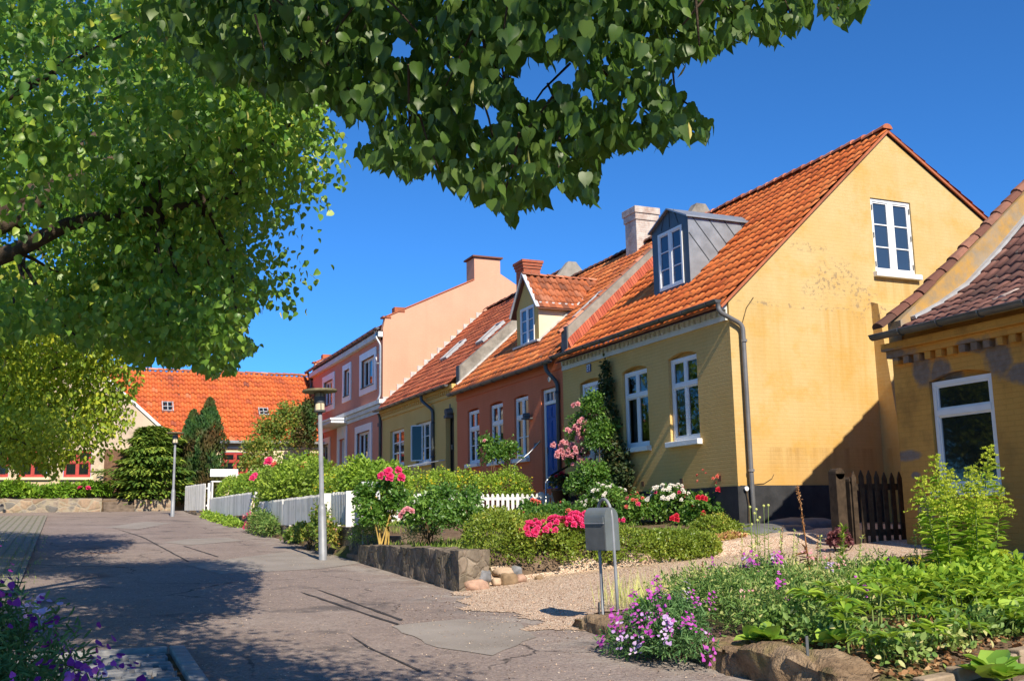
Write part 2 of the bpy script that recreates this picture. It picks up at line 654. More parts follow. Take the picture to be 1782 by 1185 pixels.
M['roughcast'] = mat_plaster('grey_roughcast', (.34, .31, .27), (.22, .20, .17), .0, stain=(.12, .11, .10), scale=4)
_t = NT('black_plinth_paint')
_n = _t.noise(2.5, 6, .6)
_t.bump(_t.noise(20, 4), .35, .01)
M['black'] = _t.fin(_t.ramp(_n, [(.35, (.022, .023, .026)), (.7, (.05, .051, .056))]), .8, .3)
# roofs
M['tile_orange'] = mat_tiles('orange_tiles', moss=(.20, .06, .035), stops=[(0, (.42, .085, .022)), (.35, (.56, .13, .03)), (.75, (.66, .17, .04)), (1, (.74, .24, .07))], dirt_amt=.25)
M['tile_red'] = mat_tiles('red_brown_tiles', [(0, (.20, .055, .03)), (.4, (.34, .085, .04)), (.8, (.44, .12, .05)), (1, (.50, .17, .08))], dirt_amt=.5)
M['tile_mixed'] = mat_tiles('weathered_orange_tiles', moss=(.30, .22, .13), stops=[(0, (.26, .08, .04)), (.3, (.48, .12, .035)), (.75, (.60, .17, .045)), (1, (.68, .26, .09))], dirt_amt=.45)
M['tile_dormer'] = mat_tiles('weathered_dormer_tiles', [(0, (.10, .045, .03)), (.3, (.24, .075, .035)), (.7, (.36, .10, .035)), (1, (.34, .15, .09))], dirt_amt=.6)
M['tile_far'] = mat_tiles('far_orange_tiles', [(0, (.20, .06, .04)), (.10, (.36, .08, .03)), (.5, (.44, .10, .028)), (.9, (.50, .125, .035)), (1, (.46, .17, .09))], dirt_amt=.3)
M['tile_old'] = mat_tiles('old_mossy_tiles', moss=(.34, .27, .21), stops=[(0, (.10, .052, .042)), (.5, (.165, .075, .058)), (.90, (.21, .10, .076)), (.96, (.34, .18, .13)), (1, (.5, .38, .32))], dirt=(.05, .04, .035), dirt_amt=.6)
M['ridge'] = mat_tiles('ridge_tiles', [(0, (.20, .075, .045)), (.5, (.36, .11, .05)), (1, (.5, .2, .12))], dirt_amt=.5)
M['ridge_dark'] = mat_tiles('dark_ridge_tiles', [(0, (.07, .035, .025)), (.5, (.15, .06, .04)), (1, (.26, .12, .08))], dirt_amt=.5)


def mat_brick(name, c1, c2, mortar, amt_white=0.0, white=(.62, .56, .5)):
    t = NT(name)
    uv, x, y, z = wall_uv(t)
    br = brick_height(t, uv, .235, .072, .01)
    t.set(br.inputs['Color1'], c1)
    t.set(br.inputs['Color2'], c2)
    t.set(br.inputs['Mortar'], mortar)
    col = t.mix(t.rng(t.noise(6, 5), .35, .7, 0, .4), br.outputs['Color'], tuple(k * .5 for k in c1))
    if amt_white:
        col = t.mix(t.rng(t.noise(3.5, 7, .7), .36, .6, .25, amt_white), col, white)
    t.bump(t.math('SUBTRACT', t.math('MULTIPLY', t.noise(30, 4), .5), br.outputs['Fac']), .6, .01)
    return t.fin(col, .9, .2)


M['brick_red'] = mat_brick('red_brick', (.42, .10, .05), (.5, .14, .07), (.28, .17, .12))
M['brick_limed'] = mat_brick('limewashed_brick', (.34, .17, .12), (.4, .22, .16), (.4, .36, .32), .85)
M['brick_fillet'] = mat_tiles('brick_fillet', [(0, (.30, .06, .03)), (.5, (.38, .08, .04)), (1, (.46, .12, .06))], dirt_amt=.2)
M['zinc'] = mat_plain('zinc_sheet', (.29, .31, .335), .42, .5, .35, .22, 3.5)
M['zinc_dark'] = mat_plain('dark_zinc', (.075, .085, .095), .45, .5, .3, .3, 2)
M['gutter'] = mat_plain('gutter_grey', (.11, .115, .12), .4, .5, .45, .3, 3)
M['pipe'] = mat_plain('downpipe_grey', (.17, .17, .175), .45, .5, .3, .25, 2)
M['pipe_dark'] = mat_plain('dark_downpipe', (.07, .08, .085), .45, .5, .2, .2, 3)
M['white'] = mat_plain('white_paint', (.80, .80, .79), .45, .4, 0, .04, 4)
_t = NT('white_fence_paint')
_c = _t.ramp(_t.rnd(), [(0, (.52, .52, .51)), (.4, (.72, .715, .70)), (1, (.82, .81, .79))])
_c = _t.mix(_t.rng(_t.noise(5, 5), .5, .72, 0, .4), _c, (.42, .43, .36))
M['white_wood'] = _t.fin(_c, .65, .25)
M['offwhite'] = mat_plain('grey_white_plaster', (.64, .66, .64), .75, .3, 0, .1, 2.5)
M['flashing'] = mat_plain('white_mortar_flashing', (.52, .50, .47), .85, .2, 0, .25, 8)
M['lead'] = mat_plain('lead_flashing', (.42, .43, .45), .6, .4, .2, .2, 6)
M['blue_door'] = mat_plain('blue_door_paint', (.010, .095, .36), .55, .25, 0, .12, 2)
M['dark_door'] = mat_plain('dark_door_paint', (.012, .010, .010), .4, .4, 0, .2, 2)
M['white_door'] = mat_plain('pale_door_paint', (.62, .66, .70), .4, .4, 0, .06, 2)
M['red_frame'] = mat_plain('red_window_paint', (.40, .045, .035), .5, .4, 0, .15, 6)
M['black_metal'] = mat_plain('black_iron', (.012, .012, .013), .4, .5, .3, .2, 8)
M['rail_grey'] = mat_plain('galvanised_rail', (.45, .45, .45), .35, .5, .7, .15, 8)
M['plate_blue'] = mat_plain('blue_enamel', (.02, .035, .13), .3, .5, 0, .1, 5)
M['slate'] = mat_plain('slate_grey', (.10, .105, .11), .7, .3, 0, .25, 6)
M['step'] = mat_plain('worn_step_stone', (.16, .12, .09), .9, .2, 0, .35, 5, .4)
M['blind'] = mat_plain('venetian_blind', (.05, .055, .06), .6, .3, 0, .1, 5)
M['terracotta'] = mat_plain('dark_pot', (.045, .03, .025), .7, .3, 0, .3, 7)
M['curtain'] = mat_plain('net_curtain', (.30, .32, .34), .9, .1, 0, .2, 6)
_t = NT('window_glass')
_wv = _t.noise(1.3, 2)
_t.bump(_wv, .05, .03)
M['glass'] = _t.fin((.010, .014, .016), .03, .55)
_t = NT('clear_window_glass')
_fr = _t.n("ShaderNodeFresnel")
_fr.inputs[0].default_value = 1.55
_gl = _t.n("ShaderNodeBsdfGlossy")
_gl.inputs['Roughness'].default_value = .02
_tp = _t.n("ShaderNodeBsdfTransparent")
_tp.inputs[0].default_value = (.62, .68, .68, 1)
_bp = _t.n("ShaderNodeBump")
_bp.inputs['Strength'].default_value = .06
_bp.inputs['Distance'].default_value = .03
_t.set(_bp.inputs['Height'], _t.noise(1.6, 2))
_t.t.links.new(_bp.outputs[0], _gl.inputs['Normal'])
_mx = _t.n("ShaderNodeMixShader")
_t.set(_mx.inputs[0], _t.math('ADD', _fr.outputs[0], .04, True))
_t.t.links.new(_tp.outputs[0], _mx.inputs[1])
_t.t.links.new(_gl.outputs[0], _mx.inputs[2])
_t.t.links.new(_mx.outputs[0], _t.out.inputs[0])
M['glass_clear'] = _t.mat
_t = NT('blue_sky_glass')
_t.bump(_t.noise(1.1, 2), .04, .03)
M['glass_blue'] = _t.fin((.03, .055, .10), .04, .6)
# ground
_t = NT('asphalt')
x, y, z = _t.xyz()
_big = _t.noise(.45, 5, .6)
_c = _t.ramp(_big, [(.3, (.24, .182, .155)), (.55, (.30, .232, .20)), (.75, (.35, .285, .25))])
_sp = _t.noise(34, 4, .7)
_c = _t.mix(_t.rng(_sp, .48, .68, 0, .7), _c, (.42, .36, .32))
_c = _t.mix(_t.rng(_t.noise(27, 4, .7), .52, .70, 0, .7), _c, (.06, .052, .05))
_vs = _t.voro(22, 'F1')['Distance']
_c = _t.mix(_t.rng(_vs, .06, .14, .75, 0.0), _c, (.50, .45, .40))
_c = _t.mix(_t.rng(_t.noise(5.5, 6, .7), .35, .7, .28, 0.0), _c, (.085, .07, .066))
# worn pale margin along the right-hand edge and dark bitumen patches
_wn = _t.noise(1.7, 5, .65)
_edge = _t.math('MULTIPLY', _t.rng(x, 3.9, 4.8, 0.0, 1.0), _t.rng(_wn, .46, .6, 0.0, 1.0))
_c = _t.mix(_t.math('MULTIPLY', _edge, _t.rng(_sp, .3, .6, .35, .95)), _c, (.36, .32, .285))
_c = _t.mix(_t.rng(_t.noise(.8, 5, .6, vec=_t.vmath('ADD', _t.pos(), (7, 3, 0))), .57, .66, 0, .6), _c, (.055, .05, .052))
_cr = _t.voro(.42, 'DISTANCE_TO_EDGE', _t.vmath('ADD', _t.pos(), _t.vmath('MULTIPLY', _t.noise(2.3, 5, .65, out=1), (.55, .55, 0))))['Distance']
_c = _t.mix(_t.math('MULTIPLY', _t.rng(_cr, .003, .010, 1.0, 0.0), _t.rng(_t.noise(.35, 3), .46, .56, 0.0, .8)), _c, (.03, .026, .025))
_t.bump(_t.math('ADD', _t.math('ADD', _t.noise(60, 3), _t.math('MULTIPLY', _vs, .8)), _t.math('MULTIPLY', _t.noise(9, 5, .65), 1.2)), .8, .014)
M['asphalt'] = _t.fin(_c, .88, .25)
_t = NT('grey_concrete_patch')
_c = _t.ramp(_t.noise(1.2, 6, .6), [(.3, (.22, .19, .165)), (.7, (.31, .275, .245))])
_c = _t.mix(_t.rng(_t.noise(60, 3), .54, .7, 0, .5), _c, (.38, .34, .30))
_t.bump(_t.noise(90, 3), .4, .008)
M['patch'] = _t.fin(_c, .9, .2)
_t = NT('tar_line')
M['tar'] = _t.fin(_t.ramp(_t.noise(9, 5), [(.35, (.028, .026, .026)), (.7, (.075, .065, .06))]), .8, .3)
_t = NT('beige_gravel')
_v = _t.voro(58, 'F1')
_sep = _t.n("ShaderNodeSeparateColor")
_t.set(_sep.inputs[0], _v['Color'])
_c = _t.ramp(_sep.outputs[0], [(0, (.46, .29, .20)), (.3, (.70, .48, .34)), (.6, (.82, .62, .45)), (.85, (.92, .78, .62)), (1, (.52, .44, .37))])
_c = _t.mix(_t.rng(_t.noise(1.2, 5), .4, .75, 0, .3), _c, (.50, .35, .23))
_c = _t.mix(_t.rng(_v['Distance'], .4, .75, 0, .7), _c, (.18, .11, .07))
_t.bump(_t.math('SUBTRACT', 1.0, _v['Distance']), .9, .02)
M['gravel'] = _t.fin(_c, .85, .25)
_t = NT('garden_soil')
_c = _t.ramp(_t.noise(3.0, 8, .7), [(.3, (.09, .058, .04)), (.55, (.18, .125, .085)), (.75, (.28, .20, .14))])
_c = _t.mix(_t.rng(_t.noise(.5, 5), .52, .62, 0, .8), _c, (.09, .12, .03))
_t.bump(_t.noise(25, 6, .7), .8, .03)
M['soil'] = _t.fin(_c, .95, .1)
_t = NT('cobblestones')
_x, _y, _z = _t.xyz()
_br = brick_height(_t, _t.vec(_y, _x, 0.0), .24, .2, .03)
_c = _t.ramp(_t.noise(4, 5), [(.3, (.14, .125, .11)), (.7, (.27, .24, .2))])
_c = _t.mix(_br.outputs['Fac'], _c, (.075, .095, .03))
_t.bump(_t.math('ADD', _br.outputs['Color'], _t.math('MULTIPLY', _t.noise(18, 4), .5)), .8, .03)
_c = _t.mix(.35, _c, (.36, .32, .26))
M['bounce_sheet'] = mat_plain('pale_bounce_sheet', (.40, .36, .31), .9, .2, 0, .2, 1.5, .3)  # pale surface for the unseen ground added as a light bounce
M['cobble'] = _t.fin(_c, .85, .3)
M['sett'] = mat_plain('grey_sett_stone', (.20, .20, .205), .7, .35, 0, .35, 7, .5)
M['kerb'] = mat_plain('granite_kerb', (.27, .265, .26), .8, .3, 0, .25, 9, .5)
M['edging'] = mat_plain('sandy_edging_block', (.33, .25, .17), .9, .2, 0, .3, 6, .5)
M['path'] = mat_plain('dusty_path', (.27, .22, .165), .95, .15, 0, .35, 5, .6)
M['wall_grey'] = mat_stonework('mossy_grey_stonework', 7.5, [(0, (.13, .105, .08)), (.4, (.20, .16, .12)), (.8, (.26, .20, .15)), (1, (.31, .25, .19))],
                               mortar=(.21, .17, .125), moss=(.12, .10, .055), stretch=(1, 1.25, .7), mortar_w=.05, bump=.6)
M['wall_sand_cells'] = mat_stonework('sandstone_cells', 3.0, [(0, (.20, .14, .09)), (.4, (.30, .21, .13)), (.8, (.38, .28, .18)), (1, (.33, .2, .14))],
                               mortar=(.14, .10, .06), moss=(.16, .135, .05), stretch=(1, 1, 1.1), mortar_w=.03)
M['wall_far'] = mat_stonework('far_fieldstone', 2.6, [(0, (.16, .15, .14)), (.3, (.3, .26, .22)), (.6, (.42, .30, .2)), (1, (.34, .22, .15))],
                              mortar=(.34, .285, .21), moss=(.22, .2, .12), mortar_w=.09)
_t = NT('hewn_sandstone')
_c = _t.ramp(_t.noise(2.6, 7, .62), [(.28, (.13, .085, .05)), (.45, (.26, .175, .105)), (.62, (.36, .255, .16)), (.8, (.42, .32, .22))])
_c = _t.mix(_t.rng(_t.noise(11, 6, .68), .46, .72, 0, .75), _c, (.085, .055, .035))
_c = _t.mix(_t.rng(_t.noise(3.3, 6, .6, vec=_t.vmath('ADD', _t.pos(), (4, 0, 9))), .52, .66, 0, .6), _c, (.17, .15, .05))
_t.bump(_t.math('ADD', _t.noise(14, 7, .68), _t.noise(45, 4)), .9, .03)
M['wall_sand'] = _t.fin(_c, .92, .15)
M['boulder_pink'] = mat_plain('pink_granite', (.40, .25, .18), .8, .3, 0, .25, 14, .5)
M['boulder_grey'] = mat_plain('grey_granite', (.20, .20, .21), .8, .3, 0, .4, 12, .5)
M['boulder_sand'] = mat_plain('pale_sandstone', (.50, .36, .25), .85, .25, 0, .25, 8, .5)
M['boulder_brown'] = mat_plain('brown_fieldstone', (.25, .17, .10), .85, .25, 0, .35, 9, .5)
# wood, bark
M['old_wood'] = mat_plain('weathered_wood', (.055, .038, .025), .85, .2, 0, .5, 9, .5)
M['brown_board'] = mat_plain('brown_boards', (.16, .085, .05), .8, .25, 0, .3, 5)
M['bark'] = mat_plain('linden_bark', (.075, .055, .04), .95, .15, 0, .4, 10, .9)
M['stem'] = mat_plain('woody_stem', (.13, .09, .05), .9, .15, 0, .4, 12)
M['stem_green'] = mat_plain('green_stem', (.16, .22, .06), .7, .2, 0, .25, 12)
M['stem_yellow'] = mat_plain('yellow_stem', (.42, .28, .08), .8, .2, 0, .25, 12)
M['stem_rust'] = mat_plain('rusty_dry_stalk', (.34, .15, .055), .85, .15, 0, .3, 20)
# lamp, mailbox
M['galv'] = mat_plain('galvanised_pole', (.27, .28, .30), .55, .35, .25, .15, 5)
M['mail_grey'] = mat_plain('mailbox_grey', (.155, .175, .185), .42, .45, .15, .12, 5)
M['mail_front'] = mat_plain('mailbox_front', (.105, .11, .112), .5, .4, .2, .15, 9)
M['lamp_shade'] = mat_plain('mossy_lamp_disc', (.16, .14, .08), .8, .2, 0, .35, 15)
_t = NT('lamp_glass')
_t.b.inputs['Transmission Weight'].default_value = .1
_t.b.inputs['IOR'].default_value = 1.2
M['lamp_glass'] = _t.fin((.62, .52, .36), .2, .5)
M['sign_panel'] = mat_plain('grey_white_panel', (.55, .57, .60), .5, .4, 0, .1, 9)
M['sign_red'] = mat_plain('red_print', (.45, .10, .05), .5, .4)
M['sign_ochre'] = mat_plain('ochre_print', (.55, .33, .08), .5, .4)
# foliage
GREEN = lambda a, b, c: [(0, a), (.5, b), (1, c)]
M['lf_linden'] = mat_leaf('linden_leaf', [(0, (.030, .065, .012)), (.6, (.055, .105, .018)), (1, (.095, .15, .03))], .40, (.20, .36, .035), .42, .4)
M['lf_linden_lit'] = mat_leaf('linden_leaf_lit', [(0, (.032, .085, .016)), (.45, (.078, .17, .024)), (.8, (.18, .28, .034)), (1, (.42, .42, .06))], .36, (.36, .55, .04), .40, .45)  # linden leaf again, with sunlit brightness put into its tones
M['lf_yellow'] = mat_leaf('yellow_green_leaf', [(0, (.06, .12, .016)), (.5, (.17, .25, .026)), (1, (.44, .44, .035))], .42, (.5, .55, .03), .45, .35)
M['bract'] = mat_leaf('linden_bract', [(0, (.30, .30, .09)), (1, (.44, .38, .12))], .4, (.5, .5, .15), .6, .2)
M['lf_box'] = mat_leaf('small_glossy_leaf', [(0, (.075, .125, .014)), (.6, (.155, .205, .026)), (.85, (.26, .29, .04)), (1, (.36, .28, .06))], .3, (.35, .45, .04), .4, .4)
M['lf_rose'] = mat_leaf('rose_leaf', [(0, (.030, .075, .014)), (.6, (.07, .15, .025)), (1, (.17, .27, .05))], .32, (.3, .5, .05), .38, .5)
M['lf_rose_dark'] = mat_leaf('dark_vine_leaf', [(0, (.018, .035, .014)), (.7, (.04, .06, .022)), (1, (.12, .08, .03))], .2, (.15, .2, .04), .5, .3)
M['lf_potent'] = mat_leaf('potentilla_leaf', [(0, (.08, .14, .02)), (.5, (.19, .28, .034)), (1, (.33, .42, .055))], .35, (.42, .58, .05), .5, .3, patch=((.16, .24, .035), .9))
M['lf_hedge'] = mat_leaf('light_hedge_leaf', [(0, (.08, .16, .02)), (.5, (.16, .26, .03)), (1, (.30, .38, .05))], .35, (.4, .55, .04), .5, .3)
M['lf_bed'] = mat_leaf('bed_leaf', [(0, (.05, .10, .026)), (.45, (.10, .18, .042)), (.8, (.22, .28, .075)), (1, (.42, .38, .17))], .3, (.3, .45, .08), .5, .3)
M['lf_pea'] = mat_leaf('sweet_pea_leaf', [(0, (.035, .085, .03)), (.5, (.065, .14, .045)), (1, (.12, .21, .07))], .3, (.2, .35, .08), .5, .3)
M['lf_hell'] = mat_leaf('hellebore_leaf', [(0, (.05, .12, .014)), (.5, (.13, .23, .022)), (1, (.27, .37, .035))], .3, (.45, .6, .04), .35, .45)
M['lf_gold'] = mat_leaf('goldenrod_leaf', [(0, (.09, .17, .02)), (.5, (.18, .29, .03)), (1, (.32, .41, .045))], .35, (.42, .56, .05), .45, .3)
M['lf_plume'] = mat_leaf('goldenrod_plume', [(0, (.22, .30, .035)), (1, (.42, .46, .05))], .35, (.6, .6, .06), .6, .2)
M['lf_berg'] = mat_leaf('bergenia_leaf', [(0, (.07, .15, .02)), (.5, (.13, .24, .03)), (1, (.26, .36, .05))], .25, (.35, .5, .04), .3, .5)
M['lf_purple'] = mat_leaf('purple_leaf', [(0, (.06, .022, .03)), (1, (.16, .06, .06))], .25, (.25, .06, .06), .45, .3)
M['lf_yel'] = mat_leaf('yellow_foliage', [(0, (.32, .32, .02)), (1, (.62, .52, .04))], .35, (.6, .6, .05), .5, .3)
M['lf_sedum'] = mat_leaf('rusty_sedum', [(0, (.30, .20, .05)), (.4, (.20, .2, .04)), (.7, (.42, .17, .09)), (1, (.5, .28, .18))], .2, (.5, .3, .1), .5, .3)
M['lf_grass'] = mat_leaf('grass_blade', [(0, (.06, .12, .015)), (.6, (.14, .23, .03)), (1, (.32, .34, .09))], .35, (.4, .55, .05), .5, .3)
M['lf_dry'] = mat_leaf('dry_leaf', [(0, (.12, .06, .03)), (.6, (.25, .13, .06)), (1, (.4, .27, .15))], .2, (.4, .2, .1), .8, .1)
M['lf_pod'] = mat_leaf('pale_seed_foliage', [(0, (.32, .36, .10)), (1, (.58, .58, .22))], .35, (.6, .6, .2), .6, .2)
M['lf_spruce'] = mat_leaf('conifer_spray', [(0, (.035, .08, .014)), (.5, (.10, .16, .024)), (1, (.28, .33, .05))], .2, (.25, .35, .04), .55, .25)
M['lf_thuja'] = mat_leaf('thuja_spray', [(0, (.016, .045, .015)), (.6, (.035, .085, .02)), (1, (.08, .14, .03))], .2, (.15, .25, .04), .55, .25, patch=((.11, .055, .022), .75))
M['lf_shrub'] = mat_leaf('shrub_leaf', [(0, (.04, .09, .016)), (.5, (.11, .17, .028)), (.85, (.24, .22, .04)), (1, (.36, .20, .06))], .3, (.35, .4, .05), .5, .3)
M['lf_juniper'] = mat_leaf('juniper_spray', [(0, (.05, .12, .012)), (.6, (.12, .22, .02)), (1, (.24, .34, .03))], .25, (.3, .45, .04), .5, .25)


def mat_petal(name, a, b, trans=.3):
    return mat_leaf(name, [(0, a), (1, b)], trans, b, .55, .2, gain=1.0)


M['pet_red'] = mat_petal('red_petal', (.50, .012, .03), (.72, .05, .10))
M['pet_hot'] = mat_petal('hot_pink_petal', (.70, .02, .14), (.85, .12, .30))
M['pet_pink'] = mat_petal('pale_pink_petal', (.66, .24, .28), (.86, .50, .52))
M['pet_white'] = mat_petal('white_petal', (.80, .74, .66), (.9, .88, .84))
M['pet_yellow'] = mat_petal('yellow_petal', (.75, .50, .02), (.85, .65, .04))
M['pet_mag'] = mat_petal('magenta_petal', (.42, .035, .36), (.66, .16, .60))
M['pet_lilac'] = mat_petal('lilac_petal', (.50, .30, .62), (.78, .62, .80))
M['pet_purple'] = mat_petal('deep_purple_petal', (.17, .012, .18), (.36, .05, .34))
M['pet_coral'] = mat_petal('coral_petal', (.70, .12, .09), (.80, .30, .22))


# ------------------------------------------------------------------ ground sheets
def sheet(name, xs, ys, zfun, mat, label=None, kind='structure', keep=None, smooth=True, rough=None):
    X, Y = np.meshgrid(np.asarray(xs, float), np.asarray(ys, float), indexing='ij')
    Z = zfun(X, Y)
    if rough is not None:
        Z = Z + rough(X, Y)
    V = np.stack([X, Y, Z], -1).reshape(-1, 3)
    nx, ny = X.shape
    i, j = np.meshgrid(np.arange(nx - 1), np.arange(ny - 1), indexing='ij')
    a = (i * ny + j).ravel()
    q = np.stack([a, a + ny, a + ny + 1, a + 1], 1)
    if keep is not None:
        cx = V[q].mean(1)
        q = q[keep(cx[:, 0], cx[:, 1])]
    o = poly_mesh(name, V, q.ravel(), np.arange(len(q)) * 4, np.full(len(q), 4), mat, None, None, None, smooth)
    return tag(o, label, None, None, kind)


def uniq(*a):
    return np.unique(np.round(np.concatenate([np.asarray(k, float) for k in a]), 4))


gx = uniq([-900, -400, -180, -90, -50, -30], np.arange(-20, 30.1, 1.0), _TX, np.arange(5.4, 12.6, .3), [40, 60, 100, 200, 400, 900])
gy = uniq([-900, -400, -150, -80, -40], np.arange(-30, 70.1, 1.0), _TY, np.arange(5, 21, .3), [85, 110, 160, 250, 500, 1200])
sheet('ground', gx, gy, gz, M['soil'], 'brown garden soil and open ground around the houses')

rx = uniq(np.arange(-9, 5.06, .5), [5.05])
ry = np.arange(-12, 49.01, .5)
sheet('road', rx, ry, lambda x, y: gz(x, y) + .006, M['asphalt'], 'sloping brown-grey asphalt village street')
sheet('cross_road', uniq(np.arange(-40, 5.1, 2)), np.array([49.0, 49.3, 49.6]), lambda x, y: gz(x, y) + .006, M['asphalt'],
      'asphalt at the top of the street')


def patch(name, corners, mat, label, h=.011, wob=.02):
    """irregular flat patch on the road from photograph corners"""
    pts = []
    for (u, v) in corners:
        d = ray(u, v)
        P = d * (-1.6 / (d[2] - .045 * d[1]))
        pts.append(P)
    mb = MB()
    # wobbly edge
    out = []
    for a, b in zip(pts, pts[1:] + pts[:1]):
        n = max(2, int(np.linalg.norm(b - a) / .25))
        for k in range(n):
            p = a + (b - a) * k / n
            out.append((p[0] + rng.normal() * wob, p[1] + rng.normal() * wob, float(road_z(p[1])) + h))
    mb.face(out)
    return tag(mb.build(name, mat), label, None, None, 'structure')


patch('road_patch', [(322, 983), (480, 963), (560, 958), (660, 976), (560, 990), (385, 1000)], M['patch'], 'wide pale grey repair patch across the road by the nearer lamp')
patch('road_patch', [(285, 944), (330, 938), (395, 936), (425, 941), (330, 949)], M['patch'], 'narrow pale repair patch before the white fence')
patch('road_patch', [(180, 918), (250, 908), (300, 910), (240, 921)], M['patch'], 'farthest pale repair patch near the far lamp')
patch('road_patch', [(680, 1090), (800, 1078), (905, 1085), (930, 1110), (855, 1142), (760, 1128)], M['patch'], 'pale grey repair patch where the gravel drive meets the road')
for c in ([(520, 1030), (560, 1042), (640, 1069), (696, 1087), (693, 1088.5), (638, 1071), (558, 1044)],
          [(548, 1025), (590, 1039), (700, 1079), (698, 1081), (590, 1041.5)],
          [(195, 918), (250, 935), (330, 978), (328, 978.6), (249, 936)],
          [(600, 1101), (640, 1126), (735, 1168), (732, 1170.5), (640, 1128.5)],
          [(320, 950), (380, 969), (379, 970), (320, 951)]):
    patch('tar_joint', c, M['tar'], 'dark tar line sealing a joint in the road', .013, .006)

# gravel drive
dx = uniq(np.arange(4.2, 14.6, .25), _TX)
dy = uniq(np.arange(9.4, 20, .25), _TY)


def in_drive(x, y):
    lo = np.interp(x, [4.2, 5.05, 5.4, 9, 10.5, 12, 14.5], [9.9, 9.9, 10.3, 10.9, 11.4, 11.8, 12.3])
    hi = np.interp(x, [4.2, 5.05, 5.5, 8, 10, 11.2, 14.5], [12.6, 13.7, 13.95, 14.1, 14.6, 15.9, 16.8])
    wob = .18 * np.sin(x * 5.1) * np.sin(y * 4.3)
    return (y > lo + wob) & (y < hi + wob) & (x > 4.72 + .2 * np.sin(y * 3) + .12 * np.sin(y * 7.3))


sheet('gravel_drive', uniq(np.arange(4.2, 14.6, .08), _TX), uniq(np.arange(9.4, 17.5, .08), _TY), lambda x, y: gz(x, y) + .014, M['gravel'],
      'beige gravel drive between the flower bed and the clipped mound', keep=in_drive)
# loose gravel pebbles over the drive and spilling on the road
N = 24000
P = np.stack([rng.uniform(3.6, 10.5, N), rng.uniform(9.3, 14.6, N)], 1)
ok = in_drive(P[:, 0], P[:, 1]) | (rng.random(N) < .18 * np.exp(-np.maximum(0, 4.6 - P[:, 0]) * 2.2) * (P[:, 0] < 5.0) * (P[:, 1] < 13.6))
P = P[ok]
P = np.concatenate([P, gz(P[:, 0], P[:, 1])[:, None] + .012], 1)
tn = rdir(len(P)) * [1, 1, .25]
g = leaves('gravel_pebbles', P, rng.uniform(.012, .026, len(P)), tn, rdir(len(P)) * .5 + [0, 0, 1], [M['gravel']], None, 'round')
tag(g, 'loose beige pebbles scattered over the drive and onto the road edge', None, None, 'stuff')

# pale grit and fallen petals lying on the asphalt
N = 5200
P = np.stack([rng.uniform(-.2, 5.0, N), 7.2 + 14 * rng.random(N) ** 1.5], 1)
P = np.concatenate([P, road_z(P[:, 1])[:, None] + .012], 1)
g = leaves('road_grit', P, rng.uniform(.006, .017, N), rdir(N) * [1, 1, .2], rdir(N) * .5 + [0, 0, 1], [M['gravel']], None, 'round')
tag(g, 'pale grit and fallen petals scattered over the asphalt', None, None, 'stuff')

# cobbles on the left
sheet('cobbled_strip', np.arange(-3.2, -.29, .3), np.arange(15.5, 44.1, .5), lambda x, y: road_z(y) + .05, M['cobble'], 'old cobblestone strip with weeds in its joints along the left of the road')
mb = MB()
y0, y1, xr = 1.5, 9.95, .92
yy = y0
while yy < y1 - .12:
    hgt = rng.uniform(.10, .16)
    xx = -3.0
    while xx < xr - .05:
        w = rng.uniform(.18, .34)
        x2 = min(xx + w, xr)
        zz = float(road_z(yy)) + .05 + rng.uniform(0, .018)
        a, b, c, d = rng.normal(0, .008, 4)
        mb.hexa([(xx + .008, yy + .008 + a, zz - .1), (x2 - .012, yy + .008 + b, zz - .1), (x2 - .012, yy + hgt - .012 + c, zz - .1), (xx + .008, yy + hgt - .012 + d, zz - .1),
                 (xx + .022, yy + .02 + a, zz), (x2 - .026, yy + .02 + b, zz + c), (x2 - .026, yy + hgt - .028 + c, zz), (xx + .022, yy + hgt - .028 + d, zz + a)])
        xx = x2
    yy += hgt
tag(mb.build('cobbled_apron', M['sett']), 'grey stone setts paving the left foreground', None, None, 'structure')
sheet('apron_bed', [-3.1, 1.0], [1.4, 9.98], lambda x, y: road_z(y) + .02, M['soil'], 'earth between the grey setts')
mb = MB()
for k in range(9):
    a = 1.5 + k * .95
    mb.hexa([(.95, a + .01, float(road_z(a)) - .1), (1.09, a + .01, float(road_z(a)) - .1), (1.09, a + .93, float(road_z(a + .93)) - .1), (.95, a + .93, float(road_z(a + .93)) - .1),
             (.95, a + .01, float(road_z(a)) + .085), (1.08, a + .01, float(road_z(a)) + .08), (1.08, a + .93, float(road_z(a + .93)) + .08), (.95, a + .93, float(road_z(a + .93)) + .085)])
for k in range(5):
    a = .93 - k * .8
    zz = float(road_z(10))
    mb.box(a - .79, 9.97, zz - .1, a, 10.08, zz + .08)
tag(mb.build('kerb', M['kerb'], None, False, .012), 'granite kerb around the setts in the left foreground', None, None, 'structure')
# drain slot in the road
mb = MB()
d = onZ(172, 977, -.72)
mb.box(d[0] - .35, d[1] - .05, float(road_z(d[1])) - .05, d[0] + .35, d[1] + .07, float(road_z(d[1])) + .012)
tag(mb.build('drain_cover', M['brown_board']), 'rusty drain slot set in the road beyond the tree shadow', 'drain cover')
# paved path at the lower right, beside the edging blocks
sheet('garden_path', np.arange(5.6, 14.1, .4), np.arange(2.0, 6.05, .3), lambda x, y: gz(x, y) + .008, M['path'], 'dusty paved path in the lower right corner',
      keep=lambda x, y: y < 5.5 + .13 * (x - 5))
sheet('bounce_sheet', [-40, -20, -9.0], np.arange(-30, 49.1, 4), lambda x, y: road_z(y) + .01, M['bounce_sheet'], 'unseen pale sheet added left of the street to bounce light onto the fronts')  # added out of view to throw warm fill onto the shaded fronts
